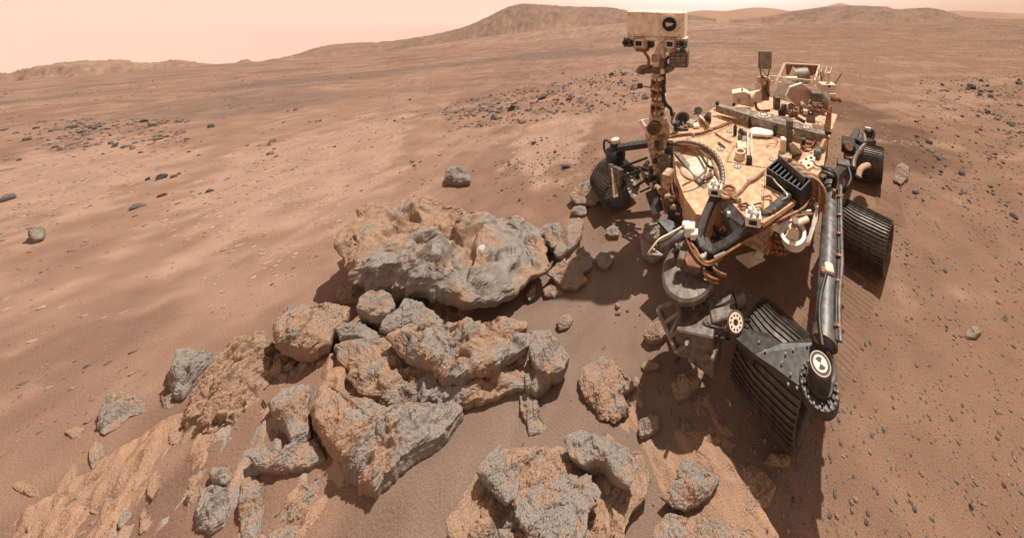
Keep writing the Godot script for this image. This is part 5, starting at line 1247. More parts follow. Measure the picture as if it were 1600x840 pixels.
	for i in 12:
		var t := i / 11.0
		var s := Vector3(0.588, 1.1, -0.573).lerp(Vector3(0.629, 1.06, -0.759), t)
		pcable(hs, "cable", ["copper", "rust", "beige"][i % 3], [s, s + Vector3(-0.03, 0.02, -0.06), s + Vector3(-0.06 - 0.02 * sin(i), -0.01, -0.13), s + Vector3(-0.05, -0.10, -0.17), s + Vector3(-0.02, -0.22, -0.17)], 0.010)
	# left edge fittings
	var le := part(rv, "side_fitting")
	pslab(le, "gusset", "cream", [Vector3(0.335, 0.965, -0.604), Vector3(0.048, 0.965, -0.698), Vector3(0.288, 0.965, -0.747), Vector3(0.416, 0.965, -0.701)], Vector3(0, 0.02, 0))
	for q in [Vector3(0.326, 0.99, -0.646), Vector3(0.238, 0.99, -0.662), Vector3(0.188, 0.99, -0.692), Vector3(0.32, 0.99, -0.711)]: pdisc(le, "bolt", "dark", q, UP, 0.012, 0.012, 10)
	pbox(le, "box", "steel", Vector3(0.089, 0.98, -0.721), Vector3(0.09, 0.12, 0.06), 0.1)
	ptube(le, "pipe", "copper", [Vector3(-0.005, 1, -0.717), Vector3(-0.157, 1.06, -0.733)], 0.03, 12)
	pbox(le, "case", "rust", Vector3(-0.09, 0.985, -0.592), Vector3(0.12, 0.06, 0.08), 0.3)
	ptube(le, "post", "black", [Vector3(0.003, 0.97, -0.552), Vector3(0.02, 1.06, -0.56)], 0.02, 10)
	for s in range(4): pcable(le, "cable", "rust", [Vector3(-0.039, 0.98, -0.517), Vector3(0.013, 1, -0.586) + Vector3(0.02 * s, 0, 0), Vector3(0.005, 1, -0.634), Vector3(-0.116, 0.98, -0.648) + Vector3(0, 0.02 * s, 0)], 0.007)

func build_mast(rv: Node3D) -> void:
	var m := part(rv, "mast", Vector3(0.88, 0, 0.59), 0.648)
	var FX := Vector3.RIGHT
	var UP := Vector3.UP
	# head
	var st := new_st()
	cbox(st, Transform3D(Basis(), Vector3(0, 2.174, 0.022)), Vector3(0.25, 0.243, 0.535), 0.012)
	commit(st, "head_box", M.headpaint, m)
	pbox(m, "lens_plate", "headpaint", Vector3(0.129, 2.177, -0.118), Vector3(0.012, 0.215, 0.20), 0.0, 0.004)
	pring(m, "lens_ring", "cream", Vector3(0.14, 2.181, -0.112), FX, 0.066, 0.084, 0.03)
	pdisc(m, "lens_glass", "glass", Vector3(0.134, 2.181, -0.112), FX, 0.067, 0.012)
	pring(m, "lens_baffle", "dark", Vector3(0.142, 2.181, -0.112), FX, 0.056, 0.066, 0.02)
	pslab(m, "lens_mirror", "silver", [Vector3(0.142, 2.197, -0.074), Vector3(0.142, 2.19, -0.15), Vector3(0.142, 2.177, -0.138), Vector3(0.142, 2.165, -0.118), Vector3(0.142, 2.158, -0.08)], Vector3(0.003, 0, 0), 0.0)
	for q in [Vector3(0.137, 2.267, -0.029), Vector3(0.137, 2.267, -0.195), Vector3(0.137, 2.082, -0.029), Vector3(0.137, 2.082, -0.195), Vector3(0.137, 2.216, -0.029), Vector3(0.137, 2.152, -0.208), Vector3(0.137, 2.114, -0.01), Vector3(0.127, 2.26, 0.266), Vector3(0.127, 2.088, 0.266), Vector3(0.127, 2.273, 0.138), Vector3(0.127, 2.075, 0.138), Vector3(0.127, 2.273, 0.048), Vector3(0.127, 2.075, 0.048), Vector3(0.127, 2.075, 0.214), Vector3(0.127, 2.228, -0.227)]: pdisc(m, "bolt", "dark", q, FX, 0.005, 0.008, 8)
	pbox(m, "camera_bar", "cream", Vector3(0.06, 2.04, 0.016), Vector3(0.16, 0.03, 0.57), 0.0)
	for s in [[991, 63], [1069, 63]]:
		var c := Vector3(0.13, 2.00516, -(s[0] - 1033.5) * 0.0064)
		pbox(m, "camera_body", "grey", c - Vector3(0.04, 0, 0), Vector3(0.09, 0.09, 0.085))
		pring(m, "camera_barrel", "dark", c + Vector3(0.02, 0, 0), FX, 0.02, 0.038, 0.05)
		pdisc(m, "camera_lens", "glass", c + Vector3(0.02, 0, 0), FX, 0.021, 0.02, 20)
		for k in 6: pdisc(m, "camera_bolt", "silver", c + Vector3(0.047, cos(k * TAU / 6.0) * 0.03, sin(k * TAU / 6.0) * 0.03), FX, 0.004, 0.006, 6)
	for s in [[1008, 63.5], [1052, 64]]:
		var c := Vector3(0.12, 2.00069, -(s[0] - 1033.5) * 0.0064)
		pbox(m, "zoom_camera", "beige", c - Vector3(0.03, 0, 0), Vector3(0.12, 0.11, 0.115))
		pbox(m, "camera_hood", "cream", c + Vector3(0.035, 0, 0), Vector3(0.02, 0.075, 0.075))
		pbox(m, "camera_window", "glass", c + Vector3(0.046, 0, 0), Vector3(0.006, 0.045, 0.055), 0.0, 0.001)
	pbox(m, "camera_cover", "beige", Vector3(0.09, 1.948, -0.118), Vector3(0.14, 0.05, 0.09))
	# grey electronics box hanging below the right camera
	pbox(m, "electronics_box", "grey", Vector3(0.03, 1.846, -0.189), Vector3(0.14, 0.155, 0.175), 0.0)
	for i in 4:
		for j in 3: pbox(m, "connector", "bar", Vector3(0.104, 1.8967 - i * 0.032, -0.135 - j * 0.05), Vector3(0.014, 0.018, 0.036), 0.0, 0.002)
	pbox(m, "box_bracket", "grey", Vector3(0.03, 1.961, -0.221), Vector3(0.10, 0.10, 0.04))
	ptube(m, "box_hose", "dark", smooth_path([Vector3(0.06, 1.871, -0.093), Vector3(0.07, 1.82, -0.067), Vector3(0.05, 1.769, -0.08), Vector3(0.03, 1.782, -0.118)], 4), 0.014, 8)
	# neck
	pslab(m, "neck", "cream", [Vector3(0.06, 1.858, 0.067), Vector3(0.06, 1.999, 0.003), Vector3(0.06, 1.999, -0.042), Vector3(0.06, 1.744, -0.048), Vector3(0.06, 1.744, 0.061)], Vector3(-0.12, 0, 0))
	pbox(m, "neck_block", "beige", Vector3(0, 1.846, 0.022), Vector3(0.14, 0.07, 0.10))
	pbox(m, "neck_block", "grey", Vector3(0.03, 1.795, -0.029), Vector3(0.10, 0.10, 0.045))
	pbox(m, "tilt_motor", "rust", Vector3(0.06, 1.935, 0.157), Vector3(0.09, 0.045, 0.11))
	pbox(m, "tilt_motor", "dark", Vector3(0.02, 1.973, 0.112), Vector3(0.09, 0.06, 0.10))
	pcable(m, "cable", "copper", [Vector3(0.1, 1.922, 0.144), Vector3(0.1, 1.884, 0.112), Vector3(0.11, 1.846, 0.086), Vector3(0.11, 1.782, 0.099), Vector3(0.1, 1.75, 0.163), Vector3(0.08, 1.705, 0.195)], 0.014)
	pcable(m, "cable", "rust", [Vector3(0.11, 1.909, 0.125), Vector3(0.12, 1.858, 0.093), Vector3(0.12, 1.795, 0.08), Vector3(0.12, 1.75, 0.138)], 0.009)
	# elbow shaped pan actuator
	ptube(m, "pan_actuator", "grey", smooth_path([Vector3(0.03, 1.693, 0.189), Vector3(0.03, 1.724, 0.17), Vector3(0.03, 1.731, 0.099), Vector3(0.03, 1.731, -0.016), Vector3(0.03, 1.744, -0.086), Vector3(0.03, 1.769, -0.106)], 4), 0.045, 12)
	pbox(m, "actuator_cap", "cream", Vector3(0.07, 1.724, -0.035), Vector3(0.04, 0.05, 0.04))
	# column
	ptube(m, "column", "beige", [Vector3(0, 1.744, 0.016), Vector3(0, 1.45, 0.016), Vector3(0, 1.271, 0.016), Vector3(0, 1.035, 0.01)], [0.052, 0.056, 0.060, 0.075], 20)
	for q in [[120, "cream"], [128, "rust"], [136, "beige"], [141, "dark"], [150, "cream"], [158, "beige"], [165, "dark"], [173, "cream"], [181, "beige"]]:
		ring_part(m, Vector3(0, 2.12 - (q[0] - 45) * 0.00638, 0.016), q[1])
	for i in 16:
		var a := i * 2.4
		pbox(m, "clip", ["cream", "beige", "rust", "dark"][i % 4], Vector3(0.055 + 0.015 * sin(a), 2.12 - (112 + i * 5.6 - 45) * 0.00638, 0.016 + 0.05 * cos(a * 1.3)), Vector3(0.03, 0.028, 0.035), a)
	pcable(m, "cable", "black", [Vector3(0.05, 1.731, -0.048), Vector3(0.06, 1.603, -0.048), Vector3(0.05, 1.463, -0.042), Vector3(0.04, 1.386, -0.067), Vector3(0.02, 1.335, -0.106), Vector3(0, 1.259, -0.118)], 0.017)
	pcable(m, "cable", "rust", [Vector3(0.06, 1.642, 0.061), Vector3(0.06, 1.552, 0.074), Vector3(0.06, 1.45, 0.054), Vector3(0.06, 1.348, 0.074), Vector3(0.06, 1.259, 0.048)], 0.010)
	pcable(m, "cable", "copper", [Vector3(0.07, 1.654, 0.022), Vector3(0.07, 1.514, 0.003), Vector3(0.075, 1.386, 0.029), Vector3(0.08, 1.271, 0.003)], 0.009)
	# little bracket with a two tone block sticking out to the left
	pbeam(m, "target_arm", "beige", Vector3(0.02, 1.559, 0.189), Vector3(0.02, 1.539, 0.035), 0.014, 0.014)
	pbox(m, "side_target", "cream", Vector3(0.02, 1.559, 0.234), Vector3(0.03, 0.05, 0.04))
	pbox(m, "side_target", "dark", Vector3(0.02, 1.559, 0.195), Vector3(0.03, 0.05, 0.05))
	# azimuth drive with its dark round cover at the mast foot
	ptube(m, "azimuth_drive", "beige", [Vector3(0, 1.31, 0.022), Vector3(0, 1.22, 0.022), Vector3(0, 0.927, 0.016)], [0.07, 0.085, 0.08], 20)
	pdisc(m, "drive_cover", "dark", Vector3(0.09, 1.176, 0.035), FX, 0.068, 0.04)
	pring(m, "cover_ring", "rust", Vector3(0.115, 1.176, 0.035), FX, 0.052, 0.066, 0.012)
	for k in 8: pbox(m, "cover_rib", "grey", Vector3(0.113, 1.176, 0.035) + Vector3(0, cos(k * TAU / 8.0), sin(k * TAU / 8.0)) * 0.034, Vector3(0.008, 0.02, 0.02), 0.0, 0.002)
	pslab(m, "gusset", "beige", [Vector3(0.06, 1.246, -0.029), Vector3(0.06, 1.246, -0.067), Vector3(0.06, 1.093, -0.118), Vector3(0.06, 1.016, -0.042)], Vector3(-0.06, 0, 0))
	pbeam(m, "shoulder_strut", "cream", Vector3(0.06, 1.067, 0.086), Vector3(0, 1.208, 0.189), 0.03, 0.03)
	pbeam(m, "shoulder_strut", "white", Vector3(0, 1.195, 0.214), Vector3(0, 1.22, 0.112), 0.012, 0.012)
	pbeam(m, "shoulder_strut", "white", Vector3(0, 1.189, 0.214), Vector3(0.02, 1.131, 0.15), 0.012, 0.012)
	# lower mast support: plates, clamps and hoses down the body corner
	pslab(m, "lower_plate", "beige", [Vector3(0.05, 1.093, 0.138), Vector3(0.05, 1.106, 0.074), Vector3(0.06, 0.736, -0.003), Vector3(0.06, 0.71, 0.048)], Vector3(-0.04, 0, 0))
	ptube(m, "lower_hose", "grey", smooth_path([Vector3(0.06, 1.093, -0.016), Vector3(0.08, 0.94, -0.022), Vector3(0.08, 0.812, -0.042), Vector3(0.08, 0.672, -0.029)], 4), 0.03, 10)
	for i in 8: pbox(m, "lower_clamp", ["rust", "dark", "grey", "beige"][i % 4], Vector3(0.09, 1.067, -0.003) + Vector3(0.01 * sin(i * 3.0), -0.045 * i, -0.03 * cos(i * 2.0)), Vector3(0.045, 0.035, 0.05), i * 0.7)

func ring_part(m: Node3D, c: Vector3, mat: String) -> void:
	pring(m, "collar", mat, c, Vector3.UP, 0.04, 0.072, 0.026)

func build_rear(rv: Node3D, UP: Vector3, CD: Vector3, rng: RandomNumberGenerator) -> void:
	# tall flat antenna on a short stand
	var an := part(rv, "box_antenna")
	var a0 := Vector3(-0.49, 1.671, 0.151)
	pbox(an, "panel", "grey", a0, Vector3(0.06, 0.235, 0.165), 0.648)
	pbox(an, "panel_face", "bar", a0 + CD * 0.033, Vector3(0.006, 0.20, 0.145), 0.648, 0.001)
	pbox(an, "cap", "copper", Vector3(-0.488, 1.78, 0.155), Vector3(0.065, 0.012, 0.17), 0.648)
	pbeam(an, "leg", "dark", Vector3(-0.455, 1.551, 0.197), Vector3(-0.468, 1.441, 0.181), 0.014, 0.014)
	pbeam(an, "leg", "dark", Vector3(-0.531, 1.554, 0.098), Vector3(-0.518, 1.443, 0.114), 0.014, 0.014)
	pbeam(an, "leg", "dark", Vector3(-0.466, 1.543, 0.184), Vector3(-0.518, 1.452, 0.114), 0.010, 0.010)
	pbox(an, "stand", "beige", Vector3(-0.489, 1.391, 0.152), Vector3(0.12, 0.09, 0.16), 0.648)
	pbox(an, "stand", "rust", Vector3(-0.503, 1.254, 0.135), Vector3(0.12, 0.22, 0.09), 0.648)
	pbox(an, "clasp", "cream", Vector3(-0.412, 1.339, 0.202), Vector3(0.06, 0.08, 0.07), 0.5)
	ptube(an, "hose", "dark", smooth_path([Vector3(-0.439, 1.45, 0.166), Vector3(-0.476, 1.389, 0.091), Vector3(-0.458, 1.304, 0.115), Vector3(-0.49, 1.204, 0.072)], 4), 0.02, 8)
	# cream instrument box with a round lid and a drum behind it
	var ib := part(rv, "instrument_box")
	var q := [Vector3(-0.294, 1.189, 0.506), Vector3(-0.386, 1.219, 0.385), Vector3(-0.433, 1.186, 0.323), Vector3(-0.476, 1.109, 0.266), Vector3(-0.468, 1.003, 0.277), Vector3(-0.301, 1.058, 0.497)]
	pslab(ib, "case", "cream", q, -CD * 0.20, 0.008)
	ptube(ib, "drum", "cream", [Vector3(-0.453, 1.131, 0.312), Vector3(-0.539, 1.174, 0.178)], 0.085, 24)
	pring(ib, "drum_band", "silver", Vector3(-0.53, 1.175, 0.183), Vector3(-0.539, 1.174, 0.178) - Vector3(-0.453, 1.131, 0.312), 0.06, 0.092, 0.03)
	marker(ib, Vector3(-0.34, 1.098, 0.431), CD, 0.026)
	pcable(ib, "strap", "copper", [Vector3(-0.398, 1.174, 0.302), Vector3(-0.426, 1.113, 0.239), Vector3(-0.413, 1.038, 0.209), Vector3(-0.433, 0.998, 0.144), Vector3(-0.48, 1.028, 0.041)], 0.02)
	ptube(ib, "knob", "grey", [Vector3(-0.412, 1.202, 0.43), Vector3(-0.411, 1.247, 0.431)], 0.01, 8)
	ptube(ib, "foot", "dark", [Vector3(-0.307, 1.058, 0.49), Vector3(-0.307, 1.023, 0.489)], 0.022, 8)
	# hexagonal dish
	var hx := part(rv, "hexagon_antenna")
	var hv := [Vector3(-0.271, 1.338, -0.242), Vector3(-0.297, 1.445, -0.276), Vector3(-0.383, 1.496, -0.384), Vector3(-0.423, 1.425, -0.484), Vector3(-0.386, 1.287, -0.474), Vector3(-0.313, 1.228, -0.364)]
	pslab(hx, "plate", "white", hv, -CD * 0.05, 0.004)
	var hc := Vector3.ZERO
	for p in hv: hc += p / 6.0
	var inner := []
	for p in hv: inner.append(hc + (p - hc) * 0.93 + CD * 0.001)
	pslab(hx, "face", "mirror", inner, CD * 0.004, 0.0)
	pbox(hx, "gimbal", "grey", hc - CD * 0.10, Vector3(0.10, 0.12, 0.12), 0.4)
	# pale panel leaning left of the dish
	pslab(rv, "sun_shade", "white", [Vector3(-0.379, 1.277, -0.04), Vector3(-0.417, 1.44, -0.091), Vector3(-0.492, 1.437, -0.239), Vector3(-0.404, 1.226, -0.189)], Vector3(-0.02, -0.01, 0.0))
	# generator at the back: finned drum with a rim frame and truss
	var gn := part(rv, "generator")
	pslab(gn, "back_panel", "copper", [Vector3(-1.091, 1.515, 0.11), Vector3(-1.393, 1.508, -0.288), Vector3(-1.387, 1.354, -0.28), Vector3(-1.101, 1.352, 0.097)], Vector3(-0.03, 0, 0))
	pbeam(gn, "rail", "cream", Vector3(-1.046, 1.534, 0.103), Vector3(-0.826, 1.274, 0.13), 0.04, 0.03)
	pbeam(gn, "rail", "cream", Vector3(-1.351, 1.517, -0.3), Vector3(-1.119, 1.324, -0.307), 0.03, 0.03)
	pbeam(gn, "rail", "cream", Vector3(-1.052, 1.534, 0.095), Vector3(-1.357, 1.518, -0.307), 0.02, 0.02)
	for i in 3: pbeam(gn, "fin", "cream", Vector3(-1.307, 1.516, -0.357) + Vector3(0, 0, -0.06) * i, Vector3(-1.079, 1.328, -0.37) + Vector3(0, 0, -0.06) * i, 0.012, 0.05)
	ptube(gn, "drum", "bar", [Vector3(-1.047, 1.359, -0.03), Vector3(-1.168, 1.382, -0.19)], 0.12, 24)
	pslab(gn, "gusset", "white", [Vector3(-0.926, 1.379, -0.002), Vector3(-0.96, 1.527, -0.047), Vector3(-1.012, 1.392, -0.116)], Vector3(-0.02, 0, 0))
	ptube(gn, "tank", "white", [Vector3(-0.702, 1.404, -0.021), Vector3(-0.785, 1.426, -0.18)], 0.028, 16)
	var t0 := Vector3(-0.571, 1.376, 0.137)
	var t1 := Vector3(-0.862, 1.352, -0.448)
	for s in [0, 1]: pbeam(gn, "truss_rail", "cream", t0 + Vector3(0, 0.07, 0) * s, t1 + Vector3(0, 0.07, 0) * s, 0.014, 0.014)
	for i in 12: pbeam(gn, "truss_lace", "cream", t0.lerp(t1, i / 12.0) + Vector3(0, 0.07, 0) * (i % 2), t0.lerp(t1, (i + 1) / 12.0) + Vector3(0, 0.07, 0) * ((i + 1) % 2), 0.010, 0.010)
	pbox(gn, "end_box", "cream", Vector3(-0.747, 1.389, -0.562), Vector3(0.12, 0.12, 0.17), 0.648)
	for x in [1290.0, 1296.0]: pdisc(gn, "port", "black", Vector3(-0.691, 1.43, -0.581) + Vector3(0.0, 0.0, (x - 1293.0) * 0.008), CD, 0.014, 0.02, 12)
	ptube(gn, "stack_pipe", "cream", [Vector3(-0.759, 1.445, -0.578), Vector3(-0.754, 1.58, -0.571)], 0.022, 12)
	pbox(gn, "junction_block", "cream", Vector3(-0.717, 1.299, -0.589), Vector3(0.10, 0.10, 0.15), 0.648)
	ptube(gn, "exhaust_pipe", "rust", smooth_path([Vector3(-0.676, 1.297, -0.6), Vector3(-0.723, 1.268, -0.662), Vector3(-0.745, 1.284, -0.692), Vector3(-0.769, 1.254, -0.724)], 4), 0.025, 10)
	for i in 14:
		var p := Vector3(-0.843, 1.417, -0.457).lerp(Vector3(-0.975, 1.349, -0.599), rng.randf())
		pbeam(gn, "spar", ["cream", "beige", "grey"][i % 3], p, p + Vector3(rng.randf_range(-0.1, 0.1), rng.randf_range(0.08, 0.2), rng.randf_range(-0.1, 0.1)), 0.012, 0.012)
	# clutter of valves, boxes and pipes between the beam and the dish
	var vv := part(rv, "valve_assembly")
	pbox(vv, "motor", "grey", Vector3(-0.344, 1.393, -0.559), Vector3(0.09, 0.10, 0.12), 0.5)
	ptube(vv, "motor_drum", "bar", [Vector3(-0.365, 1.428, -0.605), Vector3(-0.365, 1.355, -0.663)], 0.05, 16)
	ptube(vv, "curved_mount", "bar", smooth_path([Vector3(-0.387, 1.395, -0.615), Vector3(-0.361, 1.312, -0.653), Vector3(-0.317, 1.247, -0.628), Vector3(-0.293, 1.221, -0.556)], 4), 0.035, 12)
	pbox(vv, "block", "grey", Vector3(-0.311, 1.218, -0.115), Vector3(0.09, 0.16, 0.07), 0.648)
	pbox(vv, "block", "dark", Vector3(-0.29, 1.136, -0.193), Vector3(0.09, 0.08, 0.08), 0.5)
	pbox(vv, "block", "bar", Vector3(-0.294, 1.153, -0.525), Vector3(0.08, 0.09, 0.09), 0.4)
	for i in 54:
		var p := Vector3(-0.296, 1.157, -0.221).lerp(Vector3(-0.325, 1.255, -0.612), rng.randf()) + Vector3(rng.randf_range(-0.06, 0.04), rng.randf_range(-0.06, 0.06), rng.randf_range(-0.03, 0.03))
		match i % 3:
			0: pbox(vv, "fitting", ["bar", "cream", "grey", "rust"][rng.randi() % 4], p, Vector3(0.05, 0.05, 0.06), rng.randf() * 3.0)
			1: ptube(vv, "valve", ["bar", "silver", "cream"][rng.randi() % 3], [p, p + Vector3(rng.randf_range(-0.05, 0.05), rng.randf_range(0.02, 0.06), rng.randf_range(-0.08, 0.08))], 0.02, 10)
			2: pcable(vv, "pipe", ["copper", "rust", "beige"][rng.randi() % 3], [p, p + Vector3(0.05, 0.03, -0.06), p + Vector3(0.02, 0.0, -0.13)], 0.009)
	pbeam(vv, "lever", "grey", Vector3(-0.271, 1.155, -0.293), Vector3(-0.248, 1.105, -0.479), 0.03, 0.03)
	pslab(vv, "edge_panel", "copper", [Vector3(-0.296, 1.319, -0.715), Vector3(-0.312, 1.334, -0.735), Vector3(-0.224, 1.08, -0.752), Vector3(-0.192, 1.093, -0.71)], Vector3(0, 0, 0.02))

func build_suspension(rv: Node3D, UP: Vector3, CD: Vector3) -> void:
	# near side rocker: long tube from the body to the front wheel
	var rk := part(rv, "rocker_arm")
	var a := Vector3(0.165, 0.8, -0.875)
	var b := Vector3(1.23, 0.62, -1.108)
	ptube(rk, "tube", "steel", [a, a.lerp(b, 0.08), a.lerp(b, 0.5), a.lerp(b, 0.92), b], [0.050, 0.056, 0.060, 0.056, 0.045], 24)
	for t in [0.03, 0.97]: pring(rk, "collar", "grey", a.lerp(b, t), b - a, 0.05, 0.064, 0.05)
	var sd := Vector3(0.02, 0.025, -0.062)
	for i in 2:
		var off := sd + Vector3(0, 0.012, -0.016) * i
		pcable(rk, "cable", ["dark", "grey"][i], [a + off, a.lerp(b, 0.2) + off, a.lerp(b, 0.4) + off * 1.05, a.lerp(b, 0.6) + off * 1.1, a.lerp(b, 0.8) + off * 0.9 + Vector3(0, 0.02, 0), a.lerp(b, 0.95) + off], 0.013)
	for t in [0.12, 0.28, 0.42, 0.56, 0.7, 0.8, 0.9]: pring(rk, "cable_tie", "copper", a.lerp(b, t) + sd + Vector3(0, 0.006, -0.008), b - a, 0.014, 0.026, 0.014)
	pbox(rk, "clip_block", "cream", a.lerp(b, 0.68) + Vector3(0.02, 0.062, -0.01), Vector3(0.06, 0.03, 0.05), 0.4)
	pbox(rk, "clip_block", "copper", a.lerp(b, 0.70) + Vector3(0.03, 0.06, 0.02), Vector3(0.04, 0.03, 0.03), 0.4)
	pcable(rk, "cable", "dark", [a.lerp(b, 0.7) + Vector3(0, 0.07, 0), a.lerp(b, 0.84) + Vector3(0.0, 0.075, 0.03), a.lerp(b, 0.93) + Vector3(0.02, 0.07, 0.03), a.lerp(b, 1.0) + Vector3(0.05, 0.06, 0.0)], 0.010)
	# shoulder knot above the tube
	pbox(rk, "shoulder", "dark", Vector3(0.097, 0.82, -0.868), Vector3(0.14, 0.12, 0.10), 0.2)
	pcable(rk, "hose", "black", [Vector3(0.22, 0.95, -0.794), Vector3(0.255, 0.97, -0.856), Vector3(0.242, 0.95, -0.906), Vector3(0.235, 0.88, -0.913), Vector3(0.25, 0.84, -0.909)], 0.022)
	pcable(rk, "hose", "grey", [Vector3(0.269, 0.95, -0.818), Vector3(0.279, 0.96, -0.883), Vector3(0.217, 0.9, -0.928), Vector3(0.266, 0.84, -0.938)], 0.014)
	pbox(rk, "orange_tag", "copper", Vector3(0.342, 0.86, -0.934), Vector3(0.03, 0.05, 0.03), 0.2)
	for i in 5: pring(rk, "bellows", "black", Vector3(0.283, 0.86, -0.784) + Vector3(0.03 * i, -0.02 * i, 0), Vector3(1, -0.4, 0), 0.03, 0.05, 0.018)
	# steering drive over the near front wheel
	var sk := part(rv, "steering_drive")
	var h := Vector3(1.341, 0.58, -1.116)
	var st := new_st()
	lathe(st, Transform3D(Basis(), h), [Vector2(0, 0.075), Vector2(0.048, 0.075), Vector2(0.052, 0.07), Vector2(0.052, -0.01), Vector2(0.060, -0.012), Vector2(0.063, -0.03), Vector2(0.088, -0.034), Vector2(0.092, -0.05), Vector2(0.092, -0.075), Vector2(0, -0.075)], 36)
	commit(st, "drum", M.dark, sk)
	marker(sk, h + Vector3(0, 0.076, 0), UP, 0.048)
	for k in 20: pdisc(sk, "bolt", "bar", h + Vector3(cos(TAU * k / 20.0) * 0.082, -0.030, sin(TAU * k / 20.0) * 0.082), UP, 0.006, 0.014, 8)
	for k in 14: pbox(sk, "cog", "dark", h + Vector3(cos(TAU * k / 14.0) * 0.070, -0.024, sin(TAU * k / 14.0) * 0.070), Vector3(0.016, 0.014, 0.010), -TAU * k / 14.0, 0.002)
	var plate := [Vector3(1.392, 0.52, -1.027), Vector3(1.403, 0.52, -0.924), Vector3(1.41, 0.5, -0.802), Vector3(1.404, 0.48, -0.676), Vector3(1.341, 0.48, -0.68), Vector3(1.283, 0.5, -0.815), Vector3(1.29, 0.52, -0.903), Vector3(1.194, 0.54, -1.011), Vector3(1.137, 0.54, -1.111), Vector3(1.207, 0.53, -1.161), Vector3(1.295, 0.52, -1.164), Vector3(1.371, 0.52, -1.095)]
	pslab(sk, "fork_plate", "dark", plate, Vector3(0, -0.035, 0), 0.006)
	for q in [Vector3(1.324, 0.53, -0.939), Vector3(1.37, 0.53, -0.937), Vector3(1.383, 0.53, -0.99), Vector3(1.425, 0.53, -0.994), Vector3(1.411, 0.53, -1.033), Vector3(1.284, 0.53, -0.965), Vector3(1.166, 0.54, -1.125), Vector3(1.227, 0.54, -1.022), Vector3(1.367, 0.525, -1.112), Vector3(1.314, 0.53, -1.157), Vector3(1.373, 0.515, -0.844), Vector3(1.357, 0.51, -0.797)]: pdisc(sk, "plate_bolt", "bar", q, UP, 0.006, 0.012, 8)
	pslab(sk, "fork_web", "dark", [Vector3(1.398, 0.47, -0.672), Vector3(1.397, 0.48, -0.796), Vector3(1.366, 0.34, -0.768), Vector3(1.357, 0.32, -0.687)], Vector3(-0.04, 0, 0))
	var hubw := Vector3(1.188, 0.21, -0.849) + Vector3(0, 0, 0.16)
	pbeam(sk, "fork_leg", "dark", Vector3(1.362, 0.47, -0.727), hubw, 0.08, 0.05)
	pcable(sk, "cable", "grey", [Vector3(1.23, 0.6, -1.119), Vector3(1.241, 0.58, -1.154), Vector3(1.277, 0.56, -1.17), Vector3(1.321, 0.54, -1.158), Vector3(1.353, 0.48, -1.134)], 0.013)
	pcable(sk, "cable", "copper", [Vector3(1.238, 0.62, -1.081), Vector3(1.236, 0.63, -1.061), Vector3(1.219, 0.65, -1.061), Vector3(1.194, 0.67, -1.099)], 0.008)
	# gear drum on the inner end of the fork
	var gd := part(rv, "toothed_drum")
	var g := Vector3(1.367, 0.52, -0.65)
	pring(gd, "ring", "cream", g, Vector3(0.5, 0.7, -0.35), 0.014, 0.040, 0.03)
	for k in 10:
		var bb := along(Vector3.ZERO, Vector3(0.5, 0.7, -0.35))
		pdisc(gd, "hole", "dark", g + bb.x * cos(TAU * k / 10.0) * 0.029 + bb.z * sin(TAU * k / 10.0) * 0.029 + bb.y * 0.016, Vector3(0.5, 0.7, -0.35), 0.005, 0.006, 8)
	ptube(gd, "drum", "turret", [g - Vector3(0.5, 0.7, -0.35) * 0.01, g - Vector3(0.5, 0.7, -0.35) * 0.12], 0.05, 20)
	# near side bogie between the middle and rear wheels
	var bg := part(rv, "bogie")
	pbeam(bg, "beam", "dark", Vector3(-0.424, 0.66, -0.883), Vector3(-0.02, 0.40, -0.86), 0.07, 0.05)
	pbeam(bg, "beam", "dark", Vector3(-0.438, 0.68, -0.879), Vector3(-1.20, 0.78, -0.86), 0.07, 0.06)
	pbeam(bg, "beam", "dark", Vector3(-1.2, 0.78, -0.86), Vector3(-1.26, 0.42, -0.74), 0.06, 0.05)
	pbeam(bg, "beam", "dark", Vector3(0.16, 0.80, -0.84), Vector3(-0.38, 0.68, -0.878), 0.08, 0.07)
	pbox(bg, "pivot", "grey", Vector3(-0.372, 0.68, -0.867), Vector3(0.12, 0.14, 0.12), 0.3)
	pdisc(bg, "pivot_disc", "steel", Vector3(-0.188, 0.64, -0.871), Vector3(0.2, 0.3, -1), 0.06, 0.06)
	pbox(bg, "mount", "black", Vector3(-0.672, 0.8, -0.853), Vector3(0.22, 0.10, 0.14), 0.2)
	pbox(bg, "mount", "dark", Vector3(-0.76, 0.74, -0.921), Vector3(0.18, 0.08, 0.10), -0.3)
	pbox(bg, "mount", "copper", Vector3(-0.54, 0.72, -0.882), Vector3(0.10, 0.06, 0.08), 0.4)
	pdisc(bg, "mount_disc", "rust", Vector3(-0.56, 0.84, -0.871), Vector3(0.5, 0.5, -0.6), 0.05, 0.04)
	pcable(bg, "hose", "grey", [Vector3(-1.009, 0.84, -0.958), Vector3(-0.863, 0.8, -0.995), Vector3(-0.718, 0.76, -0.966), Vector3(-0.548, 0.74, -0.943), Vector3(-0.406, 0.7, -0.957)], 0.026)
	pcable(bg, "hose", "beige", [Vector3(-0.637, 0.66, -1.071), Vector3(-0.556, 0.67, -1.033), Vector3(-0.472, 0.66, -1.009), Vector3(-0.413, 0.62, -1.009)], 0.030)
	pcable(bg, "hose", "black", [Vector3(-0.302, 0.74, -0.926), Vector3(-0.207, 0.7, -0.969), Vector3(-0.104, 0.66, -0.957), Vector3(-0.094, 0.6, -0.928)], 0.016)
	ptube(bg, "rear_actuator", "dark", [Vector3(-1.041, 0.78, -1.013), Vector3(-1.045, 0.88, -0.999)], 0.05, 16)
	ptube(bg, "actuator_cap", "cream", [Vector3(-1.045, 0.88, -0.999), Vector3(-1.05, 0.91, -0.997)], 0.035, 14)
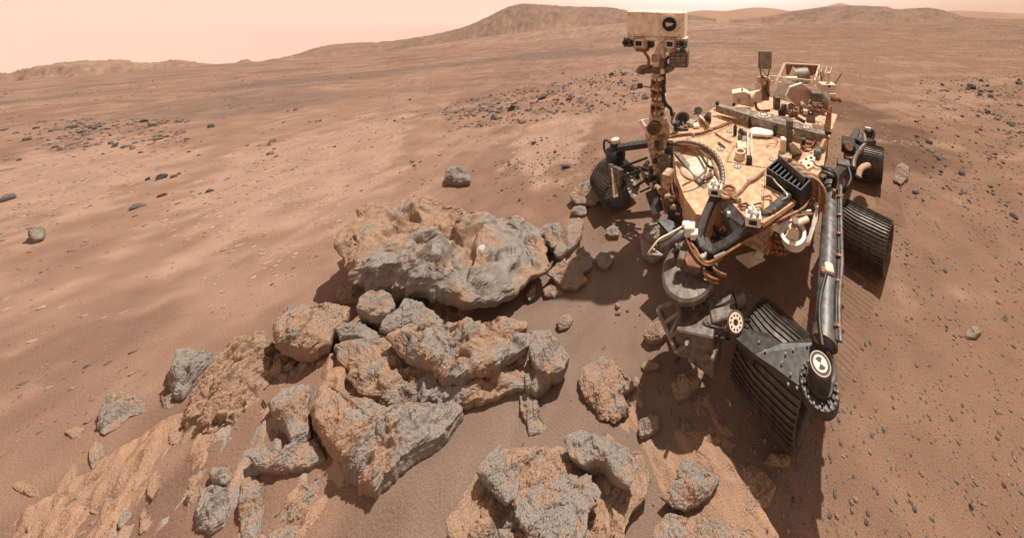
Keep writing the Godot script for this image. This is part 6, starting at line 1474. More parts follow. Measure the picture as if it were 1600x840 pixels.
	pcable(bg, "actuator_loop", "black", [Vector3(-1.056, 0.9, -1.024), Vector3(-1.034, 0.88, -1.061), Vector3(-0.981, 0.82, -1.058), Vector3(-0.926, 0.78, -1.014)], 0.016)
	pbeam(bg, "bracket", "dark", Vector3(-0.804, 0.8, -0.924), Vector3(-1.001, 0.78, -1.058), 0.10, 0.06)
	# far side suspension seen past the mast
	var fs := part(rv, "far_rocker")
	var wc := Vector3(0.964, 0.32, 1.256)
	pbeam(fs, "beam", "dark", Vector3(0.55, 0.82, 0.72), Vector3(0.99, 0.76, 1.16), 0.08, 0.06)
	pbeam(fs, "beam", "grey", Vector3(0.911, 0.74, 1.18), Vector3(0.745, 0.8, 0.982), 0.05, 0.05)
	ptube(fs, "actuator", "black", [wc + Vector3(0, 0.27, 0), wc + Vector3(0, 0.38, 0), wc + Vector3(0, 0.381, 0), wc + Vector3(0, 0.46, 0)], [0.10, 0.10, 0.055, 0.055], 18)
	ptube(fs, "actuator_cap", "cream", [wc + Vector3(0, 0.46, 0), wc + Vector3(0, 0.50, 0)], 0.042, 16)
	pcable(fs, "loop", "black", [wc + Vector3(0.03, 0.45, 0.05), wc + Vector3(0.05, 0.46, 0.13), wc + Vector3(0.05, 0.36, 0.15), wc + Vector3(0.04, 0.28, 0.10)], 0.012)
	pcable(fs, "loop", "black", [wc + Vector3(0.0, 0.40, -0.05), wc + Vector3(-0.02, 0.42, -0.13), wc + Vector3(0.0, 0.32, -0.16), wc + Vector3(0.04, 0.26, -0.10)], 0.012)
	pslab(fs, "fork_plate", "grey", [wc + Vector3(0.12, 0.28, -0.05), wc + Vector3(0.10, 0.28, -0.26), wc + Vector3(0.14, 0.02, -0.27), wc + Vector3(0.18, 0.02, -0.22)], Vector3(-0.04, 0, 0.0))
	pbeam(fs, "fork_plate", "beige", wc + Vector3(0.10, 0.26, -0.12), wc + Vector3(0.16, 0.02, -0.26), 0.05, 0.03)
	for i in 4:
		var s := [[Vector3(1.026, 0.58, 1.078), Vector3(0.837, 0.7, 0.84)], [Vector3(1.043, 0.52, 1.004), Vector3(0.832, 0.66, 0.719)], [Vector3(0.996, 0.6, 1.101), Vector3(0.888, 0.62, 0.713)], [Vector3(1.012, 0.46, 0.846), Vector3(0.849, 0.64, 0.618)]]
		pbeam(fs, "strut", "black", s[i][0], s[i][1], 0.022, 0.022)
	for i in 3:
		var s := [[Vector3(0.998, 0.55, 0.978), Vector3(0.951, 0.48, 0.82)], [Vector3(1.037, 0.52, 0.899), Vector3(0.862, 0.6, 0.83)], [Vector3(1.008, 0.45, 0.744), Vector3(0.899, 0.6, 0.522)]]
		pbeam(fs, "strut", ["silver", "dark", "black"][i], s[i][0], s[i][1], 0.016, 0.016)
	ptube(fs, "motor", "silver", [Vector3(1.001, 0.48, 0.85), Vector3(0.938, 0.5, 0.806)], 0.028, 14)
	pslab(fs, "foot_plate", "bar", [Vector3(0.999, 0.45, 0.977), Vector3(0.962, 0.46, 0.974), Vector3(0.99, 0.42, 0.844), Vector3(1.026, 0.4, 0.783), Vector3(1.071, 0.4, 0.783), Vector3(1.051, 0.42, 0.889)], Vector3(-0.03, 0, 0))

func build_arm(rv: Node3D, UP: Vector3, CD: Vector3) -> void:
	# dark frame that carries the arm at the front edge
	var ar := part(rv, "arm_frame")
	var p := [Vector3(1.061, 0.95, -0.257), Vector3(1.201, 0.88, -0.28), Vector3(1.318, 0.82, -0.312), Vector3(1.342, 0.79, -0.367), Vector3(1.316, 0.78, -0.426), Vector3(1.251, 0.81, -0.485), Vector3(1.165, 0.85, -0.538), Vector3(1.086, 0.92, -0.616), Vector3(0.911, 0.96, -0.681), Vector3(0.778, 0.98, -0.71)]
	for i in p.size() - 1:
		var s := new_st()
		beam(s, p[i] - (p[i + 1] - p[i]) * 0.08, p[i + 1] + (p[i + 1] - p[i]) * 0.08, 0.055 if i < 3 else 0.062, 0.06, 0.008)
		commit(s, "beam", M.dark, ar)
	pslab(ar, "front_plate", "steel", [Vector3(1.056, 0.955, -0.295), Vector3(1.114, 0.955, -0.562), Vector3(1.144, 0.91, -0.542), Vector3(1.128, 0.9, -0.46), Vector3(1.129, 0.9, -0.351)], Vector3(0, -0.02, 0.0))
	pslab(ar, "gusset", "dark", [Vector3(1.111, 0.92, -0.337), Vector3(1.128, 0.9, -0.46), Vector3(1.161, 0.86, -0.544), Vector3(1.183, 0.84, -0.529), Vector3(1.144, 0.86, -0.385)], Vector3(0, -0.03, 0))
	pdisc(ar, "hex_bolt", "cream", Vector3(1.136, 0.925, -0.427), UP, 0.014, 0.03, 6)
	for i in 6: pbeam(ar, "lattice", "black", Vector3(1.072, 0.7, -0.204).lerp(Vector3(1.048, 0.7, -0.414), i / 5.0), Vector3(1.13, 0.62, -0.229).lerp(Vector3(1.097, 0.62, -0.371), (5 - i) / 5.0), 0.012, 0.012)
	for i in 4: pbeam(ar, "lattice", "beige", Vector3(1.067, 0.62, -0.164).lerp(Vector3(1.098, 0.6, -0.337), i / 3.0), Vector3(0.988, 0.66, -0.216).lerp(Vector3(0.988, 0.64, -0.387), i / 3.0), 0.03, 0.02)
	# white latch blocks
	for q in [[Vector3(1.085, 1, -0.268), 0.5], [Vector3(1.14, 1, -0.619), 0.5]]:
		var lt := part(rv, "latch", q[0], q[1])
		pbox(lt, "block", "white", Vector3.ZERO, Vector3(0.07, 0.07, 0.10))
		pbox(lt, "block", "white", Vector3(-0.01, 0.045, 0.02), Vector3(0.03, 0.04, 0.03))
		for k in 4: pdisc(lt, "pin", "silver", Vector3(0.02 - 0.04 * (k % 2), 0.045, -0.03 + 0.04 * (k / 2)), UP, 0.010, 0.03, 10)
		pbeam(lt, "lever", "white", Vector3(0.02, 0.05, -0.03), Vector3(-0.04, 0.075, 0.02), 0.012, 0.012)
		pbox(lt, "slot", "black", Vector3(0.036, 0.0, 0.0), Vector3(0.006, 0.03, 0.05), 0.0, 0.001)
		pbox(lt, "foot", "dark", Vector3(0, -0.05, 0), Vector3(0.06, 0.05, 0.08))
	# upper arm link down to the elbow
	var lk := part(rv, "arm_link")
	pbeam(lk, "side_plate", "black", Vector3(1.341, 0.82, -0.252), Vector3(1.31, 0.76, -0.416), 0.03, 0.07)
	pbeam(lk, "side_plate", "black", Vector3(1.318, 0.77, -0.422), Vector3(1.377, 0.7, -0.377), 0.04, 0.07)
	pcable(lk, "cable", "copper", [Vector3(1.385, 0.82, -0.304), Vector3(1.397, 0.82, -0.36), Vector3(1.407, 0.8, -0.411), Vector3(1.386, 0.78, -0.446), Vector3(1.331, 0.8, -0.493), Vector3(1.242, 0.84, -0.558), Vector3(1.111, 0.88, -0.641), Vector3(0.984, 0.9, -0.707)], 0.008)
	pcable(lk, "cable", "rust", [Vector3(1.387, 0.82, -0.272), Vector3(1.404, 0.8, -0.333), Vector3(1.417, 0.79, -0.409), Vector3(1.386, 0.77, -0.456), Vector3(1.308, 0.79, -0.506)], 0.007)
	pdisc(lk, "pin", "silver", Vector3(1.396, 0.8, -0.412), UP, 0.016, 0.03, 12)
	pbox(lk, "clip", "silver", Vector3(1.376, 0.8, -0.416), Vector3(0.03, 0.03, 0.02), 0.3)
	pbeam(lk, "bright_bar", "silver", Vector3(1.351, 0.8, -0.468), Vector3(1.295, 0.82, -0.516), 0.016, 0.016)
	# grey sample cylinder with its white clamp and wire
	var cy := part(rv, "grey_cylinder")
	ptube(cy, "barrel", "steel", [Vector3(1.51, 0.8, -0.144), Vector3(1.502, 0.8, -0.147), Vector3(1.346, 0.84, -0.232), Vector3(1.34, 0.84, -0.232)], [0.022, 0.030, 0.030, 0.026], 20)
	pbox(cy, "clamp", "white", Vector3(1.344, 0.86, -0.253), Vector3(0.06, 0.07, 0.07), 0.7)
	pbox(cy, "clamp", "white", Vector3(1.347, 0.88, -0.22), Vector3(0.04, 0.03, 0.05), 0.7)
	pbox(cy, "clamp", "white", Vector3(1.338, 0.84, -0.289), Vector3(0.05, 0.05, 0.05), 0.7)
	pcable(cy, "wire", "cream", [Vector3(1.37, 0.87, -0.206), Vector3(1.452, 0.87, -0.183), Vector3(1.516, 0.85, -0.144), Vector3(1.557, 0.82, -0.131), Vector3(1.576, 0.79, -0.116)], 0.006)
	pbeam(cy, "tip", "silver", Vector3(1.58, 0.78, -0.109), Vector3(1.525, 0.78, -0.192), 0.012, 0.012)
	pbeam(cy, "tip", "silver", Vector3(1.544, 0.79, -0.114), Vector3(1.53, 0.78, -0.186), 0.010, 0.010)
	pslab(cy, "mount", "rust", [Vector3(1.376, 0.8, -0.238), Vector3(1.356, 0.8, -0.277), Vector3(1.356, 0.75, -0.358), Vector3(1.389, 0.74, -0.343)], Vector3(0, -0.03, 0))
	# round elbow housing
	var el := part(rv, "elbow_housing")
	var c := Vector3(1.385, 0.62, -0.303)
	var tilt := Vector3(0.16, 0.98, -0.06).normalized()
	var st := new_st()
	lathe(st, Transform3D(along(Vector3.ZERO, tilt), c), [Vector2(0, 0.05), Vector2(0.11, 0.05), Vector2(0.168, 0.048), Vector2(0.182, 0.036), Vector2(0.184, 0.02), Vector2(0.182, 0.0), Vector2(0.15, -0.015), Vector2(0, -0.015)], 48)
	commit(st, "drum", M.turret, el)
	var s2 := new_st()
	lathe(s2, Transform3D(along(Vector3.ZERO, tilt), c + Vector3(1.312, 0.62, -0.299) - Vector3(1.385, 0.62, -0.303)), [Vector2(0, 0.16), Vector2(0.07, 0.155), Vector2(0.10, 0.13), Vector2(0.115, 0.09), Vector2(0.115, 0.04)], 32, true)
	commit(s2, "dome", M.grey, el)
	pslab(el, "dust_cap", "rust", [Vector3(1.442, 0.77, -0.28), Vector3(1.375, 0.77, -0.308), Vector3(1.365, 0.76, -0.429), Vector3(1.432, 0.76, -0.423), Vector3(1.469, 0.76, -0.351)], Vector3(0, 0.012, 0))
	for i in 7:
		var ang := 2.2 + i * 0.3
		var bb := along(Vector3.ZERO, tilt)
		pbeam(el, "seam", "rust", c + bb.x * cos(ang) * 0.125 + bb.z * sin(ang) * 0.125 + tilt * 0.05, c + bb.x * cos(ang) * 0.168 + bb.z * sin(ang) * 0.168 + tilt * 0.046, 0.005, 0.006)
	pbox(el, "bracket", "turret", Vector3(1.454, 0.76, -0.292), Vector3(0.06, 0.06, 0.05), 0.5)
	# tool turret hanging below the elbow
	var tt := part(rv, "tool_turret")
	var q0 := [Vector3(1.583, 0.47, -0.214), Vector3(1.502, 0.5, -0.288), Vector3(1.517, 0.42, -0.465), Vector3(1.61, 0.38, -0.413)]
	pslab(tt, "frame_plate", "turret", q0, Vector3(-0.03, -0.05, 0.0), 0.006)
	var cc: Vector3 = (q0[0] + q0[1] + q0[2] + q0[3]) / 4.0
	for e in [[q0[0], q0[1]], [q0[1], q0[2]], [q0[2], q0[3]], [q0[3], q0[0]], [q0[0].lerp(q0[3], 0.36), q0[1].lerp(q0[2], 0.30)], [q0[0].lerp(q0[3], 0.68), q0[1].lerp(q0[2], 0.64)], [q0[0].lerp(q0[3], 0.66), q0[1].lerp(q0[2], 0.33)]]:
		pbeam(tt, "frame_rib", "bar", e[0] + Vector3(0.004, 0.012, 0), e[1] + Vector3(0.004, 0.012, 0), 0.02, 0.022)
	pbox(tt, "body", "turret", Vector3(1.475, 0.42, -0.449), Vector3(0.17, 0.17, 0.22), 0.5)
	pbox(tt, "motor_box", "grey", Vector3(1.346, 0.46, -0.535), Vector3(0.15, 0.13, 0.16), 0.9)
	pbox(tt, "motor_box", "turret", Vector3(1.467, 0.34, -0.533), Vector3(0.12, 0.12, 0.12), 0.2)
	pslab(tt, "link_plate", "turret", [Vector3(1.548, 0.46, -0.452), Vector3(1.532, 0.47, -0.406), Vector3(1.458, 0.49, -0.473), Vector3(1.386, 0.52, -0.483), Vector3(1.274, 0.55, -0.56), Vector3(1.294, 0.54, -0.602), Vector3(1.377, 0.51, -0.546), Vector3(1.43, 0.49, -0.548), Vector3(1.494, 0.47, -0.503)], Vector3(0, -0.06, 0), 0.006)
	ptube(tt, "drum", "turret", [Vector3(1.265, 0.5, -0.575), Vector3(1.217, 0.5, -0.612)], 0.05, 20)
	ptube(tt, "drum", "grey", [Vector3(1.401, 0.44, -0.556), Vector3(1.321, 0.46, -0.556)], 0.055, 20)
	pslab(tt, "strap", "rust", [Vector3(1.373, 0.52, -0.543), Vector3(1.327, 0.52, -0.568), Vector3(1.35, 0.5, -0.622), Vector3(1.388, 0.48, -0.62), Vector3(1.402, 0.48, -0.603)], Vector3(0, -0.03, 0))
	for i in 5: pbeam(tt, "post", ["black", "grey", "dark"][i % 3], Vector3(1.489, 0.52, -0.353).lerp(Vector3(1.336, 0.52, -0.465), i / 4.0), Vector3(1.498, 0.46, -0.395).lerp(Vector3(1.373, 0.48, -0.504), i / 4.0), 0.02, 0.03)
	pbeam(tt, "side_bar", "bar", Vector3(1.473, 0.52, -0.292), Vector3(1.493, 0.46, -0.402), 0.025, 0.03)
	ptube(tt, "peg", "silver", [Vector3(1.525, 0.42, -0.492), Vector3(1.481, 0.44, -0.533)], 0.014, 10)
	ptube(tt, "peg", "silver", [Vector3(1.568, 0.45, -0.462), Vector3(1.594, 0.48, -0.471)], 0.010, 8)
	pslab(tt, "lower_plate", "turret", [Vector3(1.556, 0.36, -0.432), Vector3(1.51, 0.4, -0.46), Vector3(1.505, 0.36, -0.506), Vector3(1.551, 0.32, -0.468)], Vector3(0, -0.03, 0))
	var rg := RandomNumberGenerator.new()
	rg.seed = 31
	for i in 34:
		var q: Vector3 = Vector3(1.517, 0.45, -0.36).lerp(Vector3(1.26, 0.5, -0.582), rg.randf()).lerp(Vector3(1.454, 0.4, -0.531), rg.randf() * 0.7) + Vector3(rg.randf_range(-0.04, 0.03), rg.randf_range(-0.06, 0.03), rg.randf_range(-0.03, 0.03))
		match i % 4:
			0, 1: pbox(tt, "tool_block", ["dark", "grey", "turret", "black"][rg.randi() % 4], q, Vector3(rg.randf_range(0.02, 0.07), rg.randf_range(0.02, 0.06), rg.randf_range(0.02, 0.07)), rg.randf() * 3.0)
			2: ptube(tt, "tool_barrel", ["grey", "dark", "bar"][rg.randi() % 3], [q, q + Vector3(rg.randf_range(-0.05, 0.05), rg.randf_range(-0.02, 0.03), rg.randf_range(-0.06, 0.06))], rg.randf_range(0.012, 0.026), 12)
			3: pcable(tt, "cable", ["black", "rust", "dark"][rg.randi() % 3], [q, q + Vector3(0.03, 0.04, -0.04), q + Vector3(0.0, 0.03, -0.09), q + Vector3(-0.04, -0.01, -0.10)], 0.007)
	for i in 22:
		var q: Vector3 = Vector3(1.398, 0.68, -0.152).lerp(Vector3(1.324, 0.64, -0.409), rg.randf()) + Vector3(rg.randf_range(-0.05, 0.03), rg.randf_range(-0.02, 0.05), rg.randf_range(-0.03, 0.03))
		match i % 3:
			0: pbox(el, "clamp", ["dark", "grey", "black"][rg.randi() % 3], q, Vector3(rg.randf_range(0.02, 0.05), rg.randf_range(0.02, 0.05), rg.randf_range(0.03, 0.07)), rg.randf() * 3.0)
			1: pcable(el, "cable", ["rust", "black", "copper"][rg.randi() % 3], [q, q + Vector3(0.04, 0.05, -0.03), q + Vector3(0.05, 0.03, -0.09), q + Vector3(0.0, -0.01, -0.13)], 0.008)
			2: pdisc(el, "screw", "silver", q + Vector3(0, 0.04, 0), UP, 0.008, 0.02, 8)
	# shaded boxes and hoses filling the gap between the body corner and the far wheel
	var sg := part(rv, "side_gear")
	for i in 40:
		var q: Vector3 = Vector3(0.924, 0.62, 0.858).lerp(Vector3(0.854, 0.8, 0.536), rg.randf()).lerp(Vector3(1.051, 0.55, 0.214), rg.randf())
		match i % 4:
			0: pbox(sg, "box", ["black", "dark", "grey", "rust"][rg.randi() % 4], q, Vector3(rg.randf_range(0.03, 0.09), rg.randf_range(0.03, 0.10), rg.randf_range(0.03, 0.08)), rg.randf() * 3.0)
			1: ptube(sg, "canister", ["dark", "black", "beige"][rg.randi() % 3], [q, q + Vector3(rg.randf_range(-0.08, 0.08), rg.randf_range(-0.05, 0.08), rg.randf_range(-0.08, 0.08))], rg.randf_range(0.012, 0.03), 12)
			2: pcable(sg, "hose", ["black", "rust", "copper", "dark"][rg.randi() % 4], [q, q + Vector3(0.05, 0.03, 0.02), q + Vector3(0.06, -0.05, -0.05), q + Vector3(0.0, -0.14, -0.06)], 0.009)
			3: pbeam(sg, "strut", "black", q, q + Vector3(rg.randf_range(-0.02, 0.08), rg.randf_range(-0.08, 0.02), rg.randf_range(0.08, 0.24)), 0.014, 0.014)
	# small fittings along the deck edges
	for i in 44:
		var e := i % 4
		var f := rg.randf()
		var q: Vector3 = Vector3(1.048, 0.965, -0.325).lerp(Vector3(1.103, 0.965, -0.642), f) if e == 0 else Vector3(1.062, 0.965, -0.677).lerp(Vector3(0.256, 0.965, -0.814), f) if e == 1 else Vector3(-0.161, 0.965, 0.645).lerp(Vector3(-0.299, 0.965, -0.622), f) if e == 2 else Vector3(0.688, 0.965, 0.603).lerp(Vector3(-0.128, 0.965, 0.684), f)
		q += Vector3(-0.035, 0.012, 0.0)
		if rg.randf() < 0.5: pbox(rv, "deck_fitting", ["dark", "grey", "cream", "silver", "copper"][rg.randi() % 5], q, Vector3(rg.randf_range(0.015, 0.05), rg.randf_range(0.015, 0.05), rg.randf_range(0.015, 0.05)), rg.randf() * 3.0)
		else: pcable(rv, "deck_cable", ["copper", "rust", "dark"][rg.randi() % 3], [q, q + Vector3(0.03, 0.015, 0.05), q + Vector3(-0.02, 0.01, 0.09), q + Vector3(0.02, -0.005, 0.14)], 0.006)
	# white cup bracket at the front left corner
	var cu := part(rv, "cup_bracket")
	var k := Vector3(0.878, 0.8, -0.796)
	var ax := Vector3(0.35, 0.92, 0.0).normalized()
	pring(cu, "ring", "white", k, ax, 0.066, 0.088, 0.075)
	var s3 := new_st()
	lathe(s3, Transform3D(along(Vector3.ZERO, ax), k), [Vector2(0, -0.03), Vector2(0.066, -0.03), Vector2(0.066, -0.02), Vector2(0.046, -0.02), Vector2(0.042, 0.03), Vector2(0.026, 0.04), Vector2(0.022, 0.085), Vector2(0, 0.09)], 24)
	commit(s3, "plunger", M.cream, cu)
	ptube(cu, "handle", "cream", [Vector3(0.901, 0.9, -0.809), Vector3(0.803, 0.9, -0.864)], 0.020, 12)
	pbox(cu, "handle_cap", "bar", Vector3(0.906, 0.92, -0.815), Vector3(0.06, 0.04, 0.04), 0.4)
	pslab(cu, "arm", "white", [Vector3(0.838, 0.74, -0.857), Vector3(0.788, 0.78, -0.874), Vector3(0.679, 0.85, -0.872), Vector3(0.591, 0.88, -0.863), Vector3(0.592, 0.88, -0.882), Vector3(0.685, 0.84, -0.902), Vector3(0.8, 0.74, -0.889)], Vector3(0, -0.03, 0))
	pslab(cu, "arm", "white", [Vector3(0.946, 0.84, -0.664), Vector3(0.86, 0.86, -0.702), Vector3(0.83, 0.84, -0.757), Vector3(0.919, 0.81, -0.729)], Vector3(0, -0.03, 0))
	for i in 3: pbeam(cu, "rib", "white", Vector3(0.871, 0.85, -0.707).lerp(Vector3(0.768, 0.87, -0.78), i / 2.0), Vector3(0.775, 0.89, -0.753).lerp(Vector3(0.679, 0.87, -0.853), i / 2.0), 0.014, 0.03)
	pring(cu, "eye", "cream", Vector3(0.631, 0.9, -0.874), ax, 0.008, 0.018, 0.02)
	pcable(cu, "cable", "copper", [Vector3(0.964, 0.9, -0.698), Vector3(0.884, 0.91, -0.747), Vector3(0.805, 0.92, -0.791), Vector3(0.723, 0.92, -0.818), Vector3(0.641, 0.92, -0.819), Vector3(0.596, 0.92, -0.834), Vector3(0.644, 0.91, -0.877)], 0.010)
	pcable(cu, "cable", "rust", [Vector3(0.951, 0.88, -0.712), Vector3(0.872, 0.9, -0.761), Vector3(0.81, 0.91, -0.821), Vector3(0.704, 0.88, -0.878)], 0.007)

# ---------- loose stones and gravel ----------
func stone_mesh(sd: int, col: Vector3, flat: float) -> ArrayMesh:
	var rng := RandomNumberGenerator.new()
	rng.seed = sd
	var planes := []
	for i in 13:
		planes.append([Vector3(rng.randfn(), rng.randfn() * 0.8, rng.randfn()).normalized(), rng.randf_range(0.48, 0.86)])
	var nn := noise(sd, 1.0, 3)
	var st := new_st()
	st.set_smooth_group(-1)
	var nu := 14
	var nv := 9
	var pt := func(i: int, j: int) -> Vector3:
		var a := TAU * (i % nu) / nu
		var b := PI * j / nv
		var p := Vector3(cos(a) * sin(b), cos(b), sin(a) * sin(b))
		for pl in planes:
			var d: float = p.dot(pl[0])
			if d > pl[1]: p -= pl[0] * (d - pl[1])
		p *= 1.0 + 0.14 * nn.get_noise_3d(p.x * 2.0, p.y * 2.0, p.z * 2.0)
		return Vector3(p.x, p.y * flat, p.z * 0.85)
	for j in nv:
		for i in nu:
			var a: Vector3 = pt.call(i, j)
			var b: Vector3 = pt.call(i + 1, j)
			var c: Vector3 = pt.call(i + 1, j + 1)
			var d: Vector3 = pt.call(i, j + 1)
			var k := col * (1.0 + 0.35 * nn.get_noise_3d(a.x * 3.0 + 9.0, a.y * 3.0, a.z * 3.0))
			st.set_color(Color(k.x, k.y, k.z))
			if j > 0: tri(st, a, b, c)
			if j < nv - 1: tri(st, a, c, d)
	st.generate_normals()
	var m := st.commit()
	m.surface_set_material(0, M.stone)
	return m

func nth(i: int) -> String:
	var small := ["first", "second", "third", "fourth", "fifth", "sixth", "seventh", "eighth", "ninth", "tenth"]
	if i <= 10: return small[i - 1]
	return "%d%s" % [i, "th" if i < 21 or i % 10 == 0 or i % 10 > 3 else ["st", "nd", "rd"][i % 10 - 1]]

func build_stones() -> void:
	var rng := RandomNumberGenerator.new()
	rng.seed = 4242
	var cols := [Vector3(0.135, 0.120, 0.115), Vector3(0.19, 0.168, 0.155), Vector3(0.22, 0.15, 0.11), Vector3(0.26, 0.215, 0.185), Vector3(0.33, 0.20, 0.13)]
	var meshes := []
	for i in 20: meshes.append(stone_mesh(900 + i * 3, cols[i % 5], [0.55, 0.75, 0.95, 0.65][i / 5]))
	# corners, how many, smallest, largest, share of dark ones, label, group
	var fields := [
		[[Vector3(-21.19, -0.99, -8.43), Vector3(-15.61, -0.59, -7.46), Vector3(-11.75, -0.4, -5.65), Vector3(-15.37, -0.65, -6.15)], 44, 0.05, 0.19, 0.75, "in the dense stone field at far left", "stones of the far left field"],
		[[Vector3(-27.25, -1.41, -9.98), Vector3(-22.19, -1.05, -8.83), Vector3(-15.37, -0.65, -6.15), Vector3(-18.13, -0.84, -6.64)], 12, 0.05, 0.16, 0.6, "at the left edge beside the stone field", "stones beside the far left field"],
		[[Vector3(-16.99, -0.77, -6.22), Vector3(-11.44, -0.39, -5.45), Vector3(-6.67, -0.22, -3.33), Vector3(-9.98, -0.44, -3.65)], 14, 0.05, 0.15, 0.6, "on the slope below the far left stone field", "stones on the left slope"],
		[[Vector3(-15.05, -0.55, -7.35), Vector3(-8.28, 0.02, -7.9), Vector3(-4.29, 0.05, -4.09), Vector3(-6.77, -0.23, -3.34)], 26, 0.04, 0.13, 0.6, "on the open plain behind the boulders", "stones on the open plain"],
		[[Vector3(-6.7, 0.06, -6.45), Vector3(-5.23, 0.22, -7.15), Vector3(-3.59, 0.18, -5.07), Vector3(-5.28, 0.08, -5.16)], 24, 0.06, 0.2, 0.7, "in the rubble strip left of the mast", "stones in the rubble strip"],
		[[Vector3(-8.27, 0.13, -10.59), Vector3(-2.76, 0.48, -9.44), Vector3(-1.73, 0.33, -5.92), Vector3(-4.39, 0.21, -6)], 34, 0.06, 0.24, 0.8, "in the gravel tract beside the mast", "stones in the gravel tract"],
		[[Vector3(-3.77, 0.11, -4.42), Vector3(-2.15, 0.21, -4.64), Vector3(-1.53, 0.11, -3.21), Vector3(-2.5, 0.03, -3.11)], 24, 0.03, 0.11, 0.7, "on the sand behind the far front wheel", "stones behind the far front wheel"],
		[[Vector3(6.28, 0.52, -7.57), Vector3(8.97, 0.57, -7.66), Vector3(7.35, 0.46, -6.28), Vector3(5.37, 0.42, -6.29)], 18, 0.1, 0.26, 1.0, "far out on the right hand plain", "stones far out on the right"],
		[[Vector3(4.14, 0.33, -5.3), Vector3(6.26, 0.37, -5.35), Vector3(4.64, 0.21, -3.96), Vector3(3.01, 0.2, -3.99)], 24, 0.04, 0.13, 1.0, "in the upper stone scatter at right", "stones of the upper right scatter"],
		[[Vector3(2.89, 0.18, -3.83), Vector3(4.46, 0.19, -3.81), Vector3(3.24, 0.05, -2.77), Vector3(2.22, 0.07, -2.93)], 30, 0.03, 0.09, 0.9, "in the lower stone scatter at right", "stones of the lower right scatter"],
		[[Vector3(1.17, -0.03, -2.28), Vector3(2.85, 0, -2.44), Vector3(1.48, -0.2, -1.26), Vector3(0.74, -0.2, -1.26)], 26, 0.010, 0.028, 0.6, "on the ground right of the near wheels", "pebbles right of the near wheels"],
		[[Vector3(-1.13, -0.01, -2.32), Vector3(-0.67, -0.03, -2.28), Vector3(-0.61, -0.12, -1.78), Vector3(-0.9, -0.11, -1.84)], 8, 0.02, 0.045, 0.4, "on the dark sand left of the arm", "small stones left of the arm"],
		[[Vector3(-0.43, -0.12, -1.78), Vector3(0.04, -0.12, -1.75), Vector3(-0.04, -0.18, -1.44), Vector3(-0.32, -0.18, -1.44)], 10, 0.02, 0.05, 0.2, "in the rover shadow", "fragments in the rover shadow"]]
	for f in fields:
		var last := Vector3.ZERO
		var row := []
		for i in f[1]:
			var c: Array = f[0]
			var s := rng.randf()
			var t := rng.randf()
			var p: Vector3 = c[0].lerp(c[1], s).lerp(c[3].lerp(c[2], s), t)
			if i > 3 and rng.randf() < 0.55: p = last + Vector3(rng.randfn(), 0, rng.randfn()) * f[3] * 1.3
			last = p
			var size: float = f[2] * pow(f[3] / f[2], pow(rng.randf(), 2.6)) * 0.55
			var o := MeshInstance3D.new()
			var dark: bool = rng.randf() < f[4]
			var tone := rng.randi() % 2 if dark else 2 + rng.randi() % 3
			o.mesh = meshes[(rng.randi() % 4) * 5 + tone]
			o.name = numbered("stone")
			add_child(o)
			o.position = Vector3(p.x, ground_y(p.x, p.z) + size * 0.28, p.z)
			o.rotation = Vector3(rng.randf_range(-0.3, 0.3), rng.randf() * TAU, rng.randf_range(-0.3, 0.3))
			o.scale = Vector3(size * rng.randf_range(0.8, 1.3), size * rng.randf_range(0.9, 1.5) * (1.5 if p.x < -6.0 else 1.0), size)
			row.append([atan2(p.x, -p.z), o, ["charcoal", "dark grey", "brown", "light grey", "orange tan"][tone]])
		row.sort_custom(func(a, b): return a[0] < b[0])
		for i in row.size(): tag(row[i][1], "%s stone, %s from the left %s" % [row[i][2], nth(i + 1), f[5]], "stone", f[6])
	# uncountable gravel
	var gm := stone_mesh(777, Vector3(1, 1, 1), 0.7)
	var spots := []
	var tints := []
	var n := 26000
	while spots.size() < n:
		var r := 1.15 * exp(pow(rng.randf(), 0.85) * 4.3)
		var az := rng.randf_range(-1.35, 1.05)
		var x := r * sin(az)
		var z := -r * cos(az)
		var m := nB.get_noise_2d(x * 0.3, z * 0.3) + 0.7 * nA.get_noise_2d(x * 0.9 + 4.0, z * 0.9)
		var keep := 0.10 + 0.75 * sstep(0.0, 0.35, m)
		if az > 0.12: keep = 0.5 + 0.5 * sstep(-0.1, 0.3, m)
		elif r < 3.2 and az > -1.0: keep *= 0.15
		if rng.randf() > keep: continue
		var s := 0.0028 * pow(rng.randf(), -0.42) * (1.0 + r * 0.16)
		s = minf(s, 0.012 * (1.0 + r * 0.12))
		var b := Basis.from_euler(Vector3(rng.randf() * 0.8, rng.randf() * TAU, rng.randf() * 0.8)).scaled(Vector3(s, s * 0.8, s))
		spots.append(Transform3D(b, Vector3(x, ground_y(x, z) + s * 0.2, z)))
		var c: Vector3 = cols[rng.randi() % 5] * rng.randf_range(0.85, 1.25)
		if az < 0.1 and rng.randf() < 0.5: c = cols[4] * rng.randf_range(0.9, 1.2)
		tints.append(Color(c.x, c.y, c.z))
